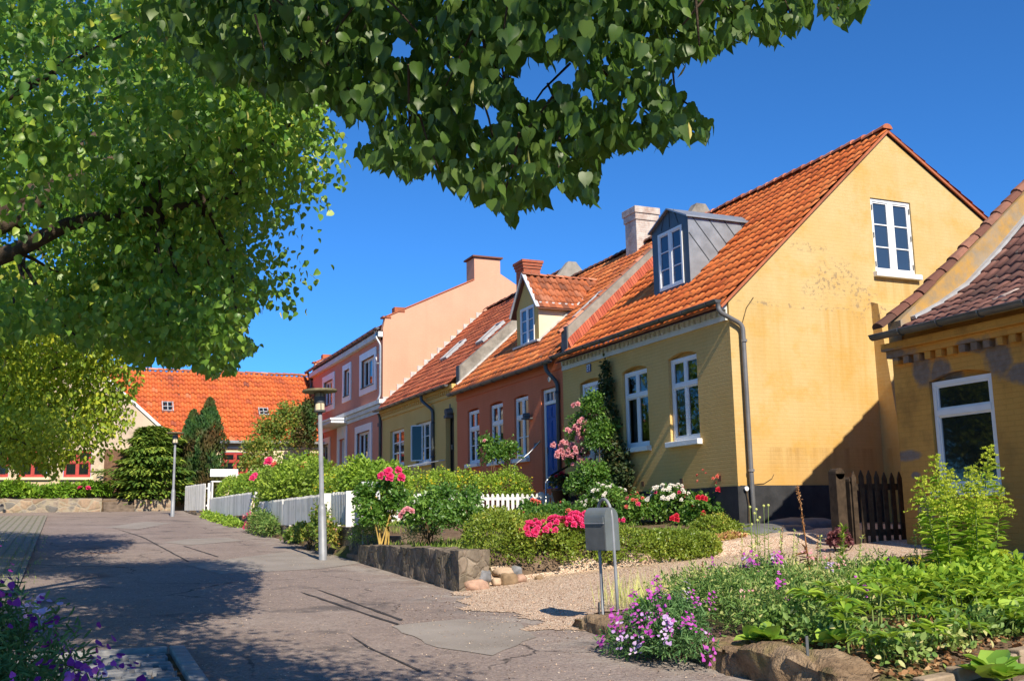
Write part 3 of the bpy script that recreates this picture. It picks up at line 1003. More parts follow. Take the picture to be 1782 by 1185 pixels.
# raised ground behind the far stone wall
mb = MB()
mb.box(-14, 49.75, 0, 4.25, 62, 1.12)
tag(mb.build('raised_garden', M['soil']), 'raised front garden behind the far stone wall', None, None, 'structure')


# ------------------------------------------------------------------ building helpers
def wall(mb, plane, c, zb, roof, holes=(), depth=.14, m=0, mr=None, sgn=1):
    """a wall facing -X or -Y with real openings and reveals; roof is the (u, z) line of its top"""
    mr = m if mr is None else mr

    def P(u, z, o=0.0):
        return (c + o * sgn, u, z) if plane == 'X' else (u, c + o * sgn, z)

    def top(u):
        return float(np.interp(u, [r[0] for r in roof], [r[1] for r in roof]))

    def htop(h, u):
        if len(h) > 4 and h[4]:
            um, hw = (h[0] + h[1]) / 2, (h[1] - h[0]) / 2
            return h[3] + h[4] * (1 - ((u - um) / hw) ** 2)
        return h[3]
    us = {r[0] for r in roof}
    for h in holes:
        k = 8 if len(h) > 4 and h[4] else 1
        for i in range(k + 1):
            us.add(h[0] + (h[1] - h[0]) * i / k)
    us = sorted(us)
    us = [u for u in us if roof[0][0] - 1e-6 <= u <= roof[-1][0] + 1e-6]
    for a, b in zip(us[:-1], us[1:]):
        if b - a < 1e-5:
            continue
        mid = (a + b) / 2
        za = zb_ = zb
        hs = sorted([h for h in holes if h[0] < mid < h[1]], key=lambda h: h[2])
        for h in hs:
            mb.face([P(a, za), P(b, zb_), P(b, h[2]), P(a, h[2])], m)
            za, zb_ = htop(h, a), htop(h, b)
            mb.face([P(a, za), P(b, zb_), P(b, zb_, depth), P(a, za, depth)], mr)     # soffit
        mb.face([P(a, za), P(b, zb_), P(b, top(b)), P(a, top(a))], m)
    for h in holes:
        for u in (h[0], h[1]):
            mb.face([P(u, h[2]), P(u, h[3]), P(u, h[3], depth), P(u, h[2], depth)], mr)
        mb.face([P(h[0], h[2]), P(h[1], h[2]), P(h[1], h[2], depth), P(h[0], h[2], depth)], mr)
        if len(h) > 4 and h[4]:   # the tympanum behind the flat-topped frame
            mb.face([P(h[0], h[3] - .05, depth)] + [P(h[1], h[3] - .05, depth)] + [P(h[0] + (h[1] - h[0]) * i / 8, htop(h, h[0] + (h[1] - h[0]) * i / 8), depth) for i in range(8, -1, -1)], mr)


class Fr:
    """local frame on a wall: u along it, z up, o outward-in offset"""
    def __init__(s, plane, c, sgn=1):
        s.plane, s.c, s.sgn = plane, c, sgn

    def box(s, mb, u0, u1, z0, z1, o0, o1, m=0):
        a, b = s.c + o0 * s.sgn, s.c + o1 * s.sgn
        a, b = min(a, b), max(a, b)
        if s.plane == 'X':
            mb.box(a, u0, z0, b, u1, z1, m)
        else:
            mb.box(u0, a, z0, u1, b, z1, m)

    def quad(s, mb, u0, u1, z0, z1, o, m=0):
        f = (lambda u, z: (s.c + o * s.sgn, u, z)) if s.plane == 'X' else (lambda u, z: (u, s.c + o * s.sgn, z))
        q = [f(u0, z0), f(u1, z0), f(u1, z1), f(u0, z1)]
        mb.face(q[::-1] if s.plane == 'X' else q, m)       # normal to the outside


def window(parent, fr, u0, u1, z0, z1, o=.08, cols=2, transom=None, rows=1, rows_top=1, fw=.07, mull=.085, mat='white', glass='glass', sill=None, sillmat='white', name='window',
           curtain=False, hinges=False, lowsill=True, muntin=.026):
    """frame (mesh) > pane, sill.  transom: height of a cross bar; rows: panes per casement below it"""
    mb = MB()
    d = .06
    fr.box(mb, u0, u0 + fw, z0, z1, o, o + d)
    fr.box(mb, u1 - fw, u1, z0, z1, o, o + d)
    fr.box(mb, u0 + fw, u1 - fw, z1 - fw, z1, o, o + d)
    fr.box(mb, u0 + fw, u1 - fw, z0, z0 + fw * 1.25, o, o + d)
    spans = [(z0 + fw * 1.25, transom - mull / 2, rows), (transom + mull / 2, z1 - fw, rows_top)] if transom else [(z0 + fw * 1.25, z1 - fw, rows)]
    iw = (u1 - u0 - 2 * fw)
    if transom:
        fr.box(mb, u0 + fw, u1 - fw, transom - mull / 2, transom + mull / 2, o - .012, o + d - .003)
    for (a, b, r) in spans:
        for k in range(1, cols):
            uc = u0 + fw + iw * k / cols
            fr.box(mb, uc - mull / 2, uc + mull / 2, a, b, o + .004, o + d - .004)
        for k in range(cols):
            ua = u0 + fw + iw * k / cols + (mull / 2 if k else 0)
            ub = u0 + fw + iw * (k + 1) / cols - (mull / 2 if k < cols - 1 else 0)
            s = .03       # casement stile
            fr.box(mb, ua, ua + s, a, b, o + .016, o + .05)
            fr.box(mb, ub - s, ub, a, b, o + .016, o + .05)
            fr.box(mb, ua + s, ub - s, a, a + s, o + .016, o + .05)
            fr.box(mb, ua + s, ub - s, b - s, b, o + .016, o + .05)
            for q in range(1, r):
                zc = a + (b - a) * q / r
                fr.box(mb, ua + s, ub - s, zc - muntin / 2, zc + muntin / 2, o + .02, o + .046)
    w = mb.build(name, M[mat], parent, False)
    g = MB()
    fr.quad(g, u0 + fw * .5, u1 - fw * .5, z0 + fw * .5, z1 - fw * .5, o + .040)
    g.build('pane', M['glass_clear' if curtain else glass], w)
    if curtain:                     # drapes hanging inside, drawn to both sides
        for s in (0, 1):
            cb = MB()
            wd = (u1 - u0) * .24
            ua = u0 + .04 if s == 0 else u1 - .04 - wd
            K = 22
            pts = [(ua + wd * i / K, o + .17 + .02 * math.sin(i * 1.25 + s)) for i in range(K + 1)]
            for (a, oa), (b, ob) in zip(pts[:-1], pts[1:]):
                A, B = fr.c + oa * fr.sgn, fr.c + ob * fr.sgn
                q = [(A, a, z0), (B, b, z0), (B, b, z1), (A, a, z1)] if fr.plane == 'X' else [(a, A, z0), (b, B, z0), (b, B, z1), (a, A, z1)]
                cb.face(q)
            cb.build('curtain', M['curtain'], w)
    if sill:
        sb = MB()
        fr.box(sb, u0 - sill, u1 + sill, z0 - .12, z0 - .005, -.12, o + .02)
        sb.build('sill', M[sillmat], w, False, .012)
    if hinges:
        for zz in (z0 + .18, (z0 + z1) / 2, z1 - .2):
            for uu in (u0 + .035, u1 - .035):
                hb = MB()
                fr.box(hb, uu - .009, uu + .009, zz - .06, zz + .06, o - .02, o + .01)
                hb.build('hinge', M['slate'], w)
    return w


def tiles(name, parent, y0, L, path, mats, tw=.235, tl=.34, amp=.034, lift=.032, axis='Y', skip=None, kseg=7, seed=0, xdir=1):
    """pantile roof: rows follow `path` (across, z) from eave to ridge, columns run along axis from y0 over L.
    axis 'Y': path is (x, z); axis 'X': path is (y, z)"""
    r = np.random.default_rng(100 + seed)
    path = np.array(path, float)
    seg = np.linalg.norm(np.diff(path, axis=0), axis=1)
    cs = np.concatenate([[0], np.cumsum(seg)])
    S = cs[-1]
    nrow, ncol = max(1, round(S / tl)), max(1, round(L / tw))
    tl, tw = S / nrow, L / ncol
    t = np.linspace(0, 1, kseg)
    h = amp * np.where(t < .62, np.sin(t / .62 * math.pi) ** .8 * 1.0, -.45 * np.sin((t - .62) / .38 * math.pi))
    J, I = np.meshgrid(np.arange(nrow), np.arange(ncol), indexing='ij')
    J, I = J.ravel(), I.ravel()
    if skip is not None:
        k = ~skip(y0 + (I + .5) * tw, np.interp((J + .5) * tl, cs, path[:, 0]))
        J, I = J[k], I[k]
    n = len(J)
    jit = r.normal(0, .006, n)
    jl = r.normal(0, .004, n) + .018 * np.sin(I * tw * .83 + seed) + .012 * np.sin(I * tw * 1.9 + J * .5 + seed * 2)   # the old battens sag a little

    def at(s):
        p0 = np.stack([np.interp(s, cs, path[:, 0]), np.interp(s, cs, path[:, 1])], -1)
        p1 = np.stack([np.interp(s + .02, cs, path[:, 0]), np.interp(s + .02, cs, path[:, 1])], -1)
        p2 = np.stack([np.interp(s - .02, cs, path[:, 0]), np.interp(s - .02, cs, path[:, 1])], -1)
        d = norm_rows(p1 - p2)
        nn = np.stack([-d[:, 1], d[:, 0]], -1)
        nn *= np.sign(nn[:, 1:2] + 1e-9)
        return p0, nn
    rows = []
    for s, off in ((J * tl - .045 + jit, lift - .035), (J * tl - .045 + jit, lift), ((J + 1) * tl - .02, .0)):
        p, nn = at(np.maximum(s, -.05))
        hh = h[None, :] + off + jl[:, None]
        A = p[:, None, 0] + nn[:, None, 0] * hh
        Zc = p[:, None, 1] + nn[:, None, 1] * hh
        Yc = y0 + (I[:, None] + t[None, :] * 1.04) * tw
        rows.append(np.stack([A, Yc, Zc], -1) if axis == 'Y' else np.stack([Yc, A, Zc], -1))
    V = np.stack(rows, 1).reshape(-1, 3)          # n,3,kseg
    base = np.arange(n)[:, None] * 3 * kseg
    q = []
    for rr in range(2):
        for c in range(kseg - 1):
            a = rr * kseg + c
            q.append([a, a + 1, a + kseg + 1, a + kseg])
    q = np.array(q)
    F = (base[:, :, None] + q[None]).reshape(-1, 4)
    tone = np.clip(r.random(n) * .75 + .125 + .18 * np.sin(I * .9 + r.random()) * r.random(n), 0, 1)
    rnd = np.repeat(tone, len(q))
    o = poly_mesh(name, V, F.ravel(), np.arange(len(F)) * 4, np.full(len(F), 4), mats, parent, rnd, None, True)
    # dark underlay so nothing shows through the laps
    mb = MB()
    for (a, b) in zip(path[:-1], path[1:]):
        e = .05
        if axis == 'Y':
            mb.face([(a[0], y0, a[1] - e), (a[0], y0 + L, a[1] - e), (b[0], y0 + L, b[1] - e), (b[0], y0, b[1] - e)])
        else:
            mb.face([(y0, a[0], a[1] - e), (y0 + L, a[0], a[1] - e), (y0 + L, b[0], b[1] - e), (y0, b[0], b[1] - e)])
    mb.build('roof_underlay', M['ridge_dark'], o)
    return o


def cap_tiles(name, parent, p, q, r=.11, step=.36, mat='ridge', lift=.02, half=False):
    """overlapping half-round tiles laid along the line p-q"""
    p, q = np.asarray(p, float), np.asarray(q, float)
    L = np.linalg.norm(q - p)
    n = max(1, round(L / step))
    d = (q - p) / L
    side = np.cross(d, (0, 0, 1))
    side = nrm(side)
    up = np.cross(side, d)
    mb = MB()
    for i in range(n):
        a = p + d * (L * i / n) - d * .03
        b = p + d * (L * (i + 1) / n)
        tone = rng.random()
        j = rng.normal(0, .006, 2)
        K = 7
        ra, rb = r * 1.06, r * .9
        A = [a + side * (ra * math.cos(t) + j[0]) + up * (ra * math.sin(t) * .85 + lift + j[1]) for t in np.linspace(0, math.pi, K)]
        B = [b + side * (rb * math.cos(t) + j[0]) + up * (rb * math.sin(t) * .85 + lift - .012 + j[1]) for t in np.linspace(0, math.pi, K)]
        for k in range(K - 1):
            mb.face([A[k], A[k + 1], B[k + 1], B[k]], 0, tone)
        mb.face(A, 0, tone)
    return mb.build(name, M[mat], parent, False)


def gutter(parent, y0, y1, x, z, r=.075, mat='gutter', brackets=.9):
    mb = MB()
    K = 9
    ang = np.linspace(math.pi, 2 * math.pi, K)
    prof = [(x + r * math.cos(a), z + r * math.sin(a)) for a in ang]
    inn = [(x + (r - .012) * math.cos(a), z + (r - .012) * math.sin(a)) for a in ang]
    for k in range(K - 1):
        (a, b), (c, d) = prof[k], prof[k + 1]
        mb.face([(a, y0, b), (c, y0, d), (c, y1, d), (a, y1, b)])
        (a, b), (c, d) = inn[k], inn[k + 1]
        mb.face([(a, y0, b), (c, y0, d), (c, y1, d), (a, y1, b)])
    for yy in (y0, y1):
        mb.face([(a, yy, b) for a, b in prof])
    mb.tube([(x - r, y0, z), (x - r, y1, z)], .012, 6)
    yy = y0 + .35
    while yy < y1:
        pr = [(x + (r + .008) * math.cos(a), yy, z + (r + .008) * math.sin(a)) for a in ang]
        mb.tube(pr, .011, 5)
        yy += brackets
    return mb.build('gutter', M[mat], parent, False)


def downpipe(parent, pts, r=.045, mat='pipe', clips=()):
    mb = MB()
    P = [np.asarray(p, float) for p in pts]
    out = [P[0]]
    for i in range(1, len(P) - 1):          # round the bends
        a, b = nrm(P[i - 1] - P[i]), nrm(P[i + 1] - P[i])
        l = min(.12, np.linalg.norm(P[i - 1] - P[i]) * .45, np.linalg.norm(P[i + 1] - P[i]) * .45)
        for t in np.linspace(0, 1, 5):
            out.append((1 - t) ** 2 * (P[i] + a * l) + 2 * t * (1 - t) * P[i] + t * t * (P[i] + b * l))
    out.append(P[-1])
    mb.tube(out, r, 10)
    for z in clips:
        mb.tube([(P[-1][0], P[-1][1], z - .025), (P[-1][0], P[-1][1], z + .025)], r * 1.25, 10)
    return mb.build('downpipe', M[mat], parent, True)


def cornice(parent, fr, u0, u1, z0, hh, mat='offwhite', proj=.16, dent=.2, dmat=None, dw=.1):
    mb = MB()
    a, b, c = z0 + hh * .30, z0 + hh * .62, z0 + hh
    fr.box(mb, u0, u1, z0, a, -proj * .35, .02)
    fr.box(mb, u0, u1, a, b, -proj * .22, .018)
    fr.box(mb, u0, u1, b, c, -proj, .022)
    u = u0 + dent * .4
    while u + dw < u1:
        fr.box(mb, u, u + dw, a + .004, b - .004, -proj * .62, -.0)
        u += dent
    return mb.build('cornice', M[mat], parent)


def chimney(parent, x0, x1, y0, y1, z0, z1, mat='brick_red', cap=.18, name='chimney', capmat=None, corbels=2):
    mb = MB()
    mb.box(x0, y0, z0, x1, y1, z1 - cap)
    for k in range(corbels):
        e = .035 * (k + 1)
        za = z1 - cap + cap * k / corbels
        mb.box(x0 - e, y0 - e, za, x1 + e, y1 + e, za + cap / corbels)
    o = mb.build(name, M[mat], parent, False, .008)
    if capmat:
        mb = MB()
        mb.box(x0 - .1, y0 - .1, z1 + .003, x1 + .1, y1 + .1, z1 + .07)
        mb.build('chimney_cap', M[capmat], o)
    return o


def door(parent, fr, u0, u1, z0, z1, o, mat, panels=((.12, .42), (.5, .92)), fan=None, fmat='white', handle=True):
    """frame (mesh named door_frame) and door leaf with raised panels"""
    mb = MB()
    f = .09
    fr.box(mb, u0, u0 + f, z0, z1, o - .02, o + .06)
    fr.box(mb, u1 - f, u1, z0, z1, o - .02, o + .06)
    fr.box(mb, u0 + f, u1 - f, z1 - f, z1, o - .02, o + .06)
    zt = z1 - f
    if fan:
        fr.box(mb, u0 + f, u1 - f, fan - .06, fan + .03, o - .03, o + .06)
        for k in (1, 2):
            uc = u0 + f + (u1 - u0 - 2 * f) * k / 3
            fr.box(mb, uc - .018, uc + .018, fan + .03, zt, o, o + .05)
        zt = fan - .06
    fo = mb.build('door_frame', M[fmat], parent)
    if fan:
        g = MB()
        fr.quad(g, u0 + f, u1 - f, fan + .03, z1 - f, o + .04)
        g.build('fanlight_pane', M['glass_blue'], fo)
    mb = MB()
    fr.box(mb, u0 + f + .003, u1 - f - .003, z0 + .003, zt - .003, o + .012, o + .07)
    w = u1 - u0 - 2 * f
    for a, b in panels:
        za, zb = z0 + (zt - z0) * a, z0 + (zt - z0) * b
        for k in range(2):
            ua = u0 + f + w * (.1 + .42 * k)
            ub = ua + w * .36
            fr.box(mb, ua, ub, za, zb, o - .004, o + .014)
            fr.box(mb, ua + .04, ub - .04, za + .04, zb - .04, o - .014, o - .002)
    d = mb.build('door', M[mat], parent)
    if handle:
        mb = MB()
        hu = u1 - f - .08
        fr.box(mb, hu - .015, hu + .015, z0 + .95, z0 + 1.12, o - .05, o + .0)
        mb.build('handle', M['rail_grey'], d)
    return d


def stone_wall(name, x0, x1, y0, y1, ztop, zbot, mat, amp=.035, step=.09, label=None, cat='wall', fsc=3.0, group=None, round_=.0):
    """rough masonry block with an uneven surface; ztop / zbot are numbers or functions of (x, y)"""
    zt = ztop if callable(ztop) else (lambda x, y: ztop)
    zb = zbot if callable(zbot) else (lambda x, y: zbot)
    nx, ny = max(2, int((x1 - x0) / step)), max(2, int((y1 - y0) / step))
    zm = max(.1, zt((x0 + x1) / 2, y0) - zb((x0 + x1) / 2, y0))
    nz = max(3, int(zm / step))
    V, F = [], []

    def add(grid):
        b = len(V)
        h, w = len(grid), len(grid[0])
        for row in grid:
            V.extend(row)
        for i in range(h - 1):
            for j in range(w - 1):
                F.append((b + i * w + j, b + i * w + j + 1, b + (i + 1) * w + j + 1, b + (i + 1) * w + j))

    def P(x, y, k):
        a, b = zb(x, y) - .12, zt(x, y)
        return (x, y, a + (b - a) * k)
    xs, ys, ks = np.linspace(x0, x1, nx + 1), np.linspace(y0, y1, ny + 1), np.linspace(0, 1, nz + 1)
    add([[P(x0, y, k) for y in ys] for k in ks])
    add([[P(x1, y, k) for y in ys] for k in ks])
    add([[P(x, y0, k) for x in xs] for k in ks])
    add([[P(x, y1, k) for x in xs] for k in ks])
    add([[P(x, y, 1.0) for y in ys] for x in xs])
    cx, cy = (x0 + x1) / 2, (y0 + y1) / 2
    W = []
    for (x, y, z) in V:
        v = Vector((x, y, z)) * fsc
        d = amp * (mnoise.noise(v) + .6 * mnoise.noise(v * 2.7) + .35 * mnoise.noise(v * 6.1))
        gr = abs(mnoise.noise(v * .62 + Vector((3, 7, 1))))
        d -= amp * 1.1 * max(0., .10 - gr) / .10        # clefts between the blocks
        ox = (1 if x > cx else -1) * (abs(x - cx) / ((x1 - x0) / 2)) ** 4
        oy = (1 if y > cy else -1) * (abs(y - cy) / ((y1 - y0) / 2)) ** 12
        top = zt(x, y)
        oz = 1 if abs(z - top) < 1e-4 else 0
        if oz and round_:
            z -= round_ * max(abs(x - cx) / ((x1 - x0) / 2), abs(y - cy) / ((y1 - y0) / 2) ** 1) ** 6
        W.append((x + ox * d, y + oy * d, z + oz * d * .7))
    me = bpy.data.meshes.new(name)
    me.from_pydata(W, [], F)
    me.materials.append(M[mat])
    me.polygons.foreach_set('use_smooth', np.ones(len(F), dtype=bool))
    me.update()
    o = link(bpy.data.objects.new(name, me))
    return tag(o, label, cat, group)


def boulder(name, c, r, mat, label, seed=0, group='boulders at the edge of the gravel', cat='stone'):
    bm_v, bm_f = [], []
    nu, nv = 18, 11
    for i in range(nv + 1):
        th = math.pi * i / nv
        for j in range(nu):
            ph = 2 * math.pi * j / nu
            d = Vector((math.sin(th) * math.cos(ph), math.sin(th) * math.sin(ph), math.cos(th)))
            k = 1 + .22 * mnoise.noise(d * 1.5 + Vector((seed * 3.1, 0, 0))) + .10 * mnoise.noise(d * 3.6 + Vector((0, seed, 0)))
            sq = lambda a: math.copysign(abs(a) ** .8, a)
            bm_v.append((c[0] + r[0] * k * sq(d.x), c[1] + r[1] * k * sq(d.y), c[2] + r[2] * k * sq(d.z)))
    for i in range(nv):
        for j in range(nu):
            bm_f.append((i * nu + j, i * nu + (j + 1) % nu, (i + 1) * nu + (j + 1) % nu, (i + 1) * nu + j))
    me = bpy.data.meshes.new(name)
    me.from_pydata(bm_v, [], bm_f)
    me.materials.append(M[mat])
    me.polygons.foreach_set('use_smooth', np.ones(len(bm_f), dtype=bool))
    me.update()
    return tag(link(bpy.data.objects.new(name, me)), label, cat, group)


# ------------------------------------------------------------------ yellow house with the zinc dormer
H1 = empty('yellow_house', (12, 16.8, -.3), 'bright yellow gabled house with black plinth, orange tiles and grey zinc dormer', 'house')
fX = Fr('X', 12.0)
fG = Fr('Y', 16.8)
mb = MB()
wall(mb, 'X', 12.0, -.9, [(16.8, 4.22), (24.35, 4.22)],
     [(22.2, 23.38, .55, 3.36, .07), (20.04, 21.2, 1.56, 3.34, .09), (18.02, 19.15, 1.56, 3.36, .09)], .15)
mb.build('front_wall', M['yellow_brightened'], H1)
mb = MB()
wall(mb, 'Y', 16.8, -.9, [(12.0, 4.24), (16.46, 8.30), (21.2, 5.3)], [(15.86, 17.0, 5.10, 6.78)], .12)
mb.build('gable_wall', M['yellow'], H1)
mb = MB()
mb.face([(21.2, 16.8, -.9), (21.2, 24.3, -.9), (21.2, 24.3, 5.3), (21.2, 16.8, 5.3)])
mb.face([(12.1, 24.28, -.9), (21.2, 24.28, -.9), (21.2, 24.28, 5.2), (16.46, 24.28, 8.2), (12.1, 24.28, 4.2)])
mb.build('rear_wall', M['yellow_brightened'], H1)
mb = MB()
mb.box(11.962, 16.762, -1.0, 12.05, 22.15, .555)
mb.box(11.962, 23.42, -1.0, 12.05, 24.33, .555)
mb.box(12.05, 16.762, -1.0, 21.2, 16.85, .565)
mb.build('plinth', M['black'], H1)
for yy in (17.35, 18.75, 20.35):
    mb = MB()
    mb.box(11.996, yy, .67, 12.01, yy + .12, .78)
    mb.build('air_vent', M['brown_board'], H1)
window(H1, fX, 20.06, 21.18, 1.57, 3.33, .07, 2, 2.76, 1, 1, sill=.09, curtain=True)
window(H1, fX, 18.04, 19.13, 1.57, 3.35, .07, 2, 2.76, 1, 1, sill=.09, curtain=True)
window(H1, fG, 15.87, 16.99, 5.12, 6.77, .03, 2, None, 3, 1, fw=.06, mull=.14, glass='glass_blue', sill=.08, hinges=True)
# yellow cast-iron sized air bricks are part of the wall; the glazed white door
d = door(H1, fX, 22.24, 23.34, .56, 3.34, .08, 'white_door', ((.08, .38),), None)
g = MB()
fX.quad(g, 22.42, 23.16, 1.75, 3.0, .085)
g.build('door_pane', M['glass'], d)
cornice(H1, fX, 16.86, 24.3, 3.83, .36, 'offwhite', .15, .2)
gutter(H1, 16.72, 24.4, 11.70, 4.20)
downpipe(H1, [(11.70, 16.74, 4.14), (11.72, 16.72, 3.95), (12.24, 16.7, 3.72), (12.25, 16.7, .55), (12.25, 16.69, -.35)], .048, 'pipe', (3.4, .85))
SL1 = .918
zr1 = lambda x: 4.25 + SL1 * (x - 11.93)
tiles('roof_tiles', H1, 16.73, 7.5, [(11.70, zr1(11.70)), (16.46, zr1(16.46))], M['tile_orange'], .245, .335, .026, .03, seed=1)
tiles('roof_tiles', H1, 16.73, 7.5, [(21.4, 5.28), (16.46, zr1(16.46))], M['tile_orange'], .245, .4, .03, .03, seed=2, kseg=5)
cap_tiles('ridge_tiles', H1, (16.46, 16.75, zr1(16.46) - .02), (16.46, 24.2, zr1(16.46) - .02), .13, .36, 'ridge')
mb = MB()
mb.bar((11.78, 16.745, zr1(11.78) - .045), (16.46, 16.745, zr1(16.46) - .045), .035, .05)
mb.bar((16.47, 16.745, zr1(16.46) - .05), (21.35, 16.745, 5.26), .035, .05)
mb.build('verge_fillet', M['ridge'], H1)
# buttress against the gable
mb = MB()
x0, x1 = 15.66, 17.2
pr = [(16.815, -.8), (16.02, -.8), (16.02, -.6), (16.60, 4.36), (16.815, 4.44)]
n = len(pr)
mb.face([(x0, a, b) for a, b in pr])
mb.face([(x1, a, b) for a, b in pr])
for i in range(n):
    (a, b), (c, e) = pr[i], pr[(i + 1) % n]
    mb.face([(x0, a, b), (x0, c, e), (x1, c, e), (x1, a, b)])
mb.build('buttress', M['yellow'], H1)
# house number plate with pale strokes, junction box and cables
mb = MB()
mb.box(11.975, 22.72, 3.60, 11.995, 22.94, 3.80)
pl = mb.build('number_plate', M['plate_blue'], H1)
mb = MB()
for (ya, yb, za, zb) in ((22.85, 22.91, 3.755, 3.775), (22.85, 22.865, 3.70, 3.755), (22.85, 22.91, 3.69, 3.705), (22.895, 22.91, 3.64, 3.69), (22.85, 22.91, 3.625, 3.64),
                         (22.75, 22.82, 3.755, 3.775), (22.75, 22.765, 3.63, 3.755)):
    mb.box(11.970, ya, za, 11.9745, yb, zb)
mb.build('numeral', M['white'], pl)
mb = MB()
mb.tube([(12.13, 16.73, .50), (12.13, 16.70, .50)], .045, 12)
mb.build('junction_box', M['white'], H1)
mb = MB()
mb.tube([(12.13, 16.72, .47), (12.17, 16.72, .2), (12.15, 16.715, -.1), (12.19, 16.72, -.4)], .011, 6)
mb.build('cable', M['stem'], H1)
mb = MB()
mb.tube([(12.3, 16.79, .58), (12.6, 16.785, .60), (12.8, 16.785, .70), (12.85, 16.785, .78)], .007, 5)
mb.build('cable', M['stem'], H1)
mb = MB()
mb.tube([(12.3, 16.79, 3.78), (12.42, 16.785, 4.1), (12.6, 16.785, 4.32)], .010, 5)
mb.build('cable', M['stem'], H1)

# zinc dormer
dm = MB()
xf, ya, yb, ym, ze, za_ = 13.11, 19.78, 21.40, 20.58, 6.93, 7.30
xe, xa = 11.93 + (ze - 4.25) / SL1, 11.93 + (za_ - 4.25) / SL1
zf = zr1(xf)
# front sheet with the window opening
wy0, wy1, wz0, wz1 = 20.03, 21.12, 5.36, 6.80


class _D:
    pass


wall(dm, 'X', xf, zf - .1, [(ya, ze), (ym, za_), (yb, ze)], [(wy0, wy1, wz0, wz1)], .08, 1)
dm.face([(xf, ya, zf - .1), (xf, ya, ze), (xe, ya, ze)], 0)
dm.face([(xf, yb, zf - .1), (xf, yb, ze), (xe, yb, ze)], 0)
DM = dm.build('dormer', [M['zinc'], M['zinc_dark']], H1)
mb = MB()
o = .07
for s, yy in ((-1, ya), (1, yb)):
    dz = (za_ - ze) / abs(ym - yy)
    y_o, z_o = yy + s * o, ze - dz * o
    a = [(xf - .08, ym, za_ + .03), (xa, ym, za_ + .03), (xe, y_o, z_o + .03), (xf - .08, y_o, z_o + .03)]
    b = [(p[0], p[1], p[2] - .035) for p in a]
    mb.hexa(b + a)
mb.build('dormer_roof', M['zinc'], DM)
mb = MB()
for k in range(5):                      # standing seams on the cheek
    x_s = xf + .04 + k * .44 - .35
    p, q = np.array([x_s, ya - .006, ze - .02]), np.array([x_s + .95, ya - .006, ze - 1.15])
    d_ = q - p
    ts = np.linspace(0, 1, 60)
    ins = [t for t in ts if p[0] + d_[0] * t > xf + .01 and p[2] + d_[2] * t > zr1(p[0] + d_[0] * t) + .05]
    if len(ins) > 3:
        mb = MB()
        mb.bar(p + d_ * ins[0], p + d_ * ins[-1], .012, .016)
        mb.build('seam', M['zinc_dark'], DM)
for yy in (20.2, 20.58, 20.96):
    mb = MB()
    mb.bar((xf - .006, yy, 6.86), (xf - .006, ym + (yy - ym) * .55, za_ - .05), .012, .014)
    mb.build('seam', M['zinc_dark'], DM)
window(DM, Fr('X', xf), wy0 + .01, wy1 - .01, wz0 + .01, wz1 - .01, -.02, 2, None, 3, 1, fw=.06, mull=.12, glass='glass_blue', hinges=False)

# ------------------------------------------------------------------ rust-red house
H2 = empty('rust_red_house', (12, 24.4, 0), 'low rust-red house with blue door, orange tiled roof and cream gabled dormer', 'house')
mb = MB()
wall(mb, 'X', 12.0, -.8, [(24.35, 4.2), (32.42, 4.2)],
     [(24.74, 25.74, .78, 3.5), (26.6, 27.62, 1.68, 3.46, .05), (28.46, 29.5, 1.70, 3.48, .05), (30.4, 31.44, 1.74, 3.47, .05)], .17)
mb.box(11.968, 24.36, 3.91, 12.03, 32.41, 4.2)
mb.build('front_wall', M['rust'], H2)
for (a, b, z) in ((26.62, 27.6, 1.70), (28.48, 29.48, 1.72), (30.42, 31.42, 1.76)):
    window(H2, fX, a, b, z, 3.45, .06, 2, 2.88, 2, 1, fw=.07, sill=.06, mull=.1)
door(H2, fX, 24.76, 25.72, .79, 3.48, .10, 'blue_door', ((.05, .17), (.22, .52), (.57, .80), (.84, .97)), 3.12)
gutter(H2, 24.5, 32.45, 11.70, 4.13)
downpipe(H2, [(11.70, 24.78, 4.08), (11.72, 24.78, 3.9), (11.94, 24.56, 3.55), (11.94, 24.56, .2)], .055, 'pipe_dark', (3.3, 1.2))
mb = MB()
mb.tube([(11.93, 26.4, 2.86), (11.76, 26.4, 2.84)], .075, 10)
mb.box(11.74, 26.28, 2.74, 11.99, 26.52, 2.79)
mb.build('wall_lamp', M['slate'], H2, True)
mb = MB()
mb.tube([(12.0, 25.15, 3.72), (11.975, 25.15, 3.72)], .075, 14)
pl = mb.build('number_plate', M['offwhite'], H2)
mb = MB()
mb.box(11.968, 25.14, 3.675, 11.974, 25.16, 3.765)
mb.build('numeral', M['slate'], pl)
mb = MB()
mb.box(11.978, 26.02, 1.98, 11.997, 26.22, 2.06)
mb.build('name_plate', M['slate'], H2)
SL2 = .905
zr2 = lambda x: 4.25 + SL2 * (x - 11.8)
tiles('roof_tiles', H2, 24.5, 7.95, [(11.68, zr2(11.68)), (16.45, zr2(16.45))], M['tile_mixed'], .235, .34, .034, .032, seed=3,
      skip=lambda y, x: (y > 27.6) & (y < 29.2) & (x > 13.0) & (x < 14.2))
tiles('roof_tiles', H2, 24.5, 7.95, [(21.2, 4.1), (16.45, zr2(16.45))], M['tile_mixed'], .3, .5, .03, .03, seed=4, kseg=5)
cap_tiles('ridge_tiles', H2, (16.45, 24.5, zr2(16.45)), (16.45, 32.4, zr2(16.45)), .14, .38, 'ridge_dark')


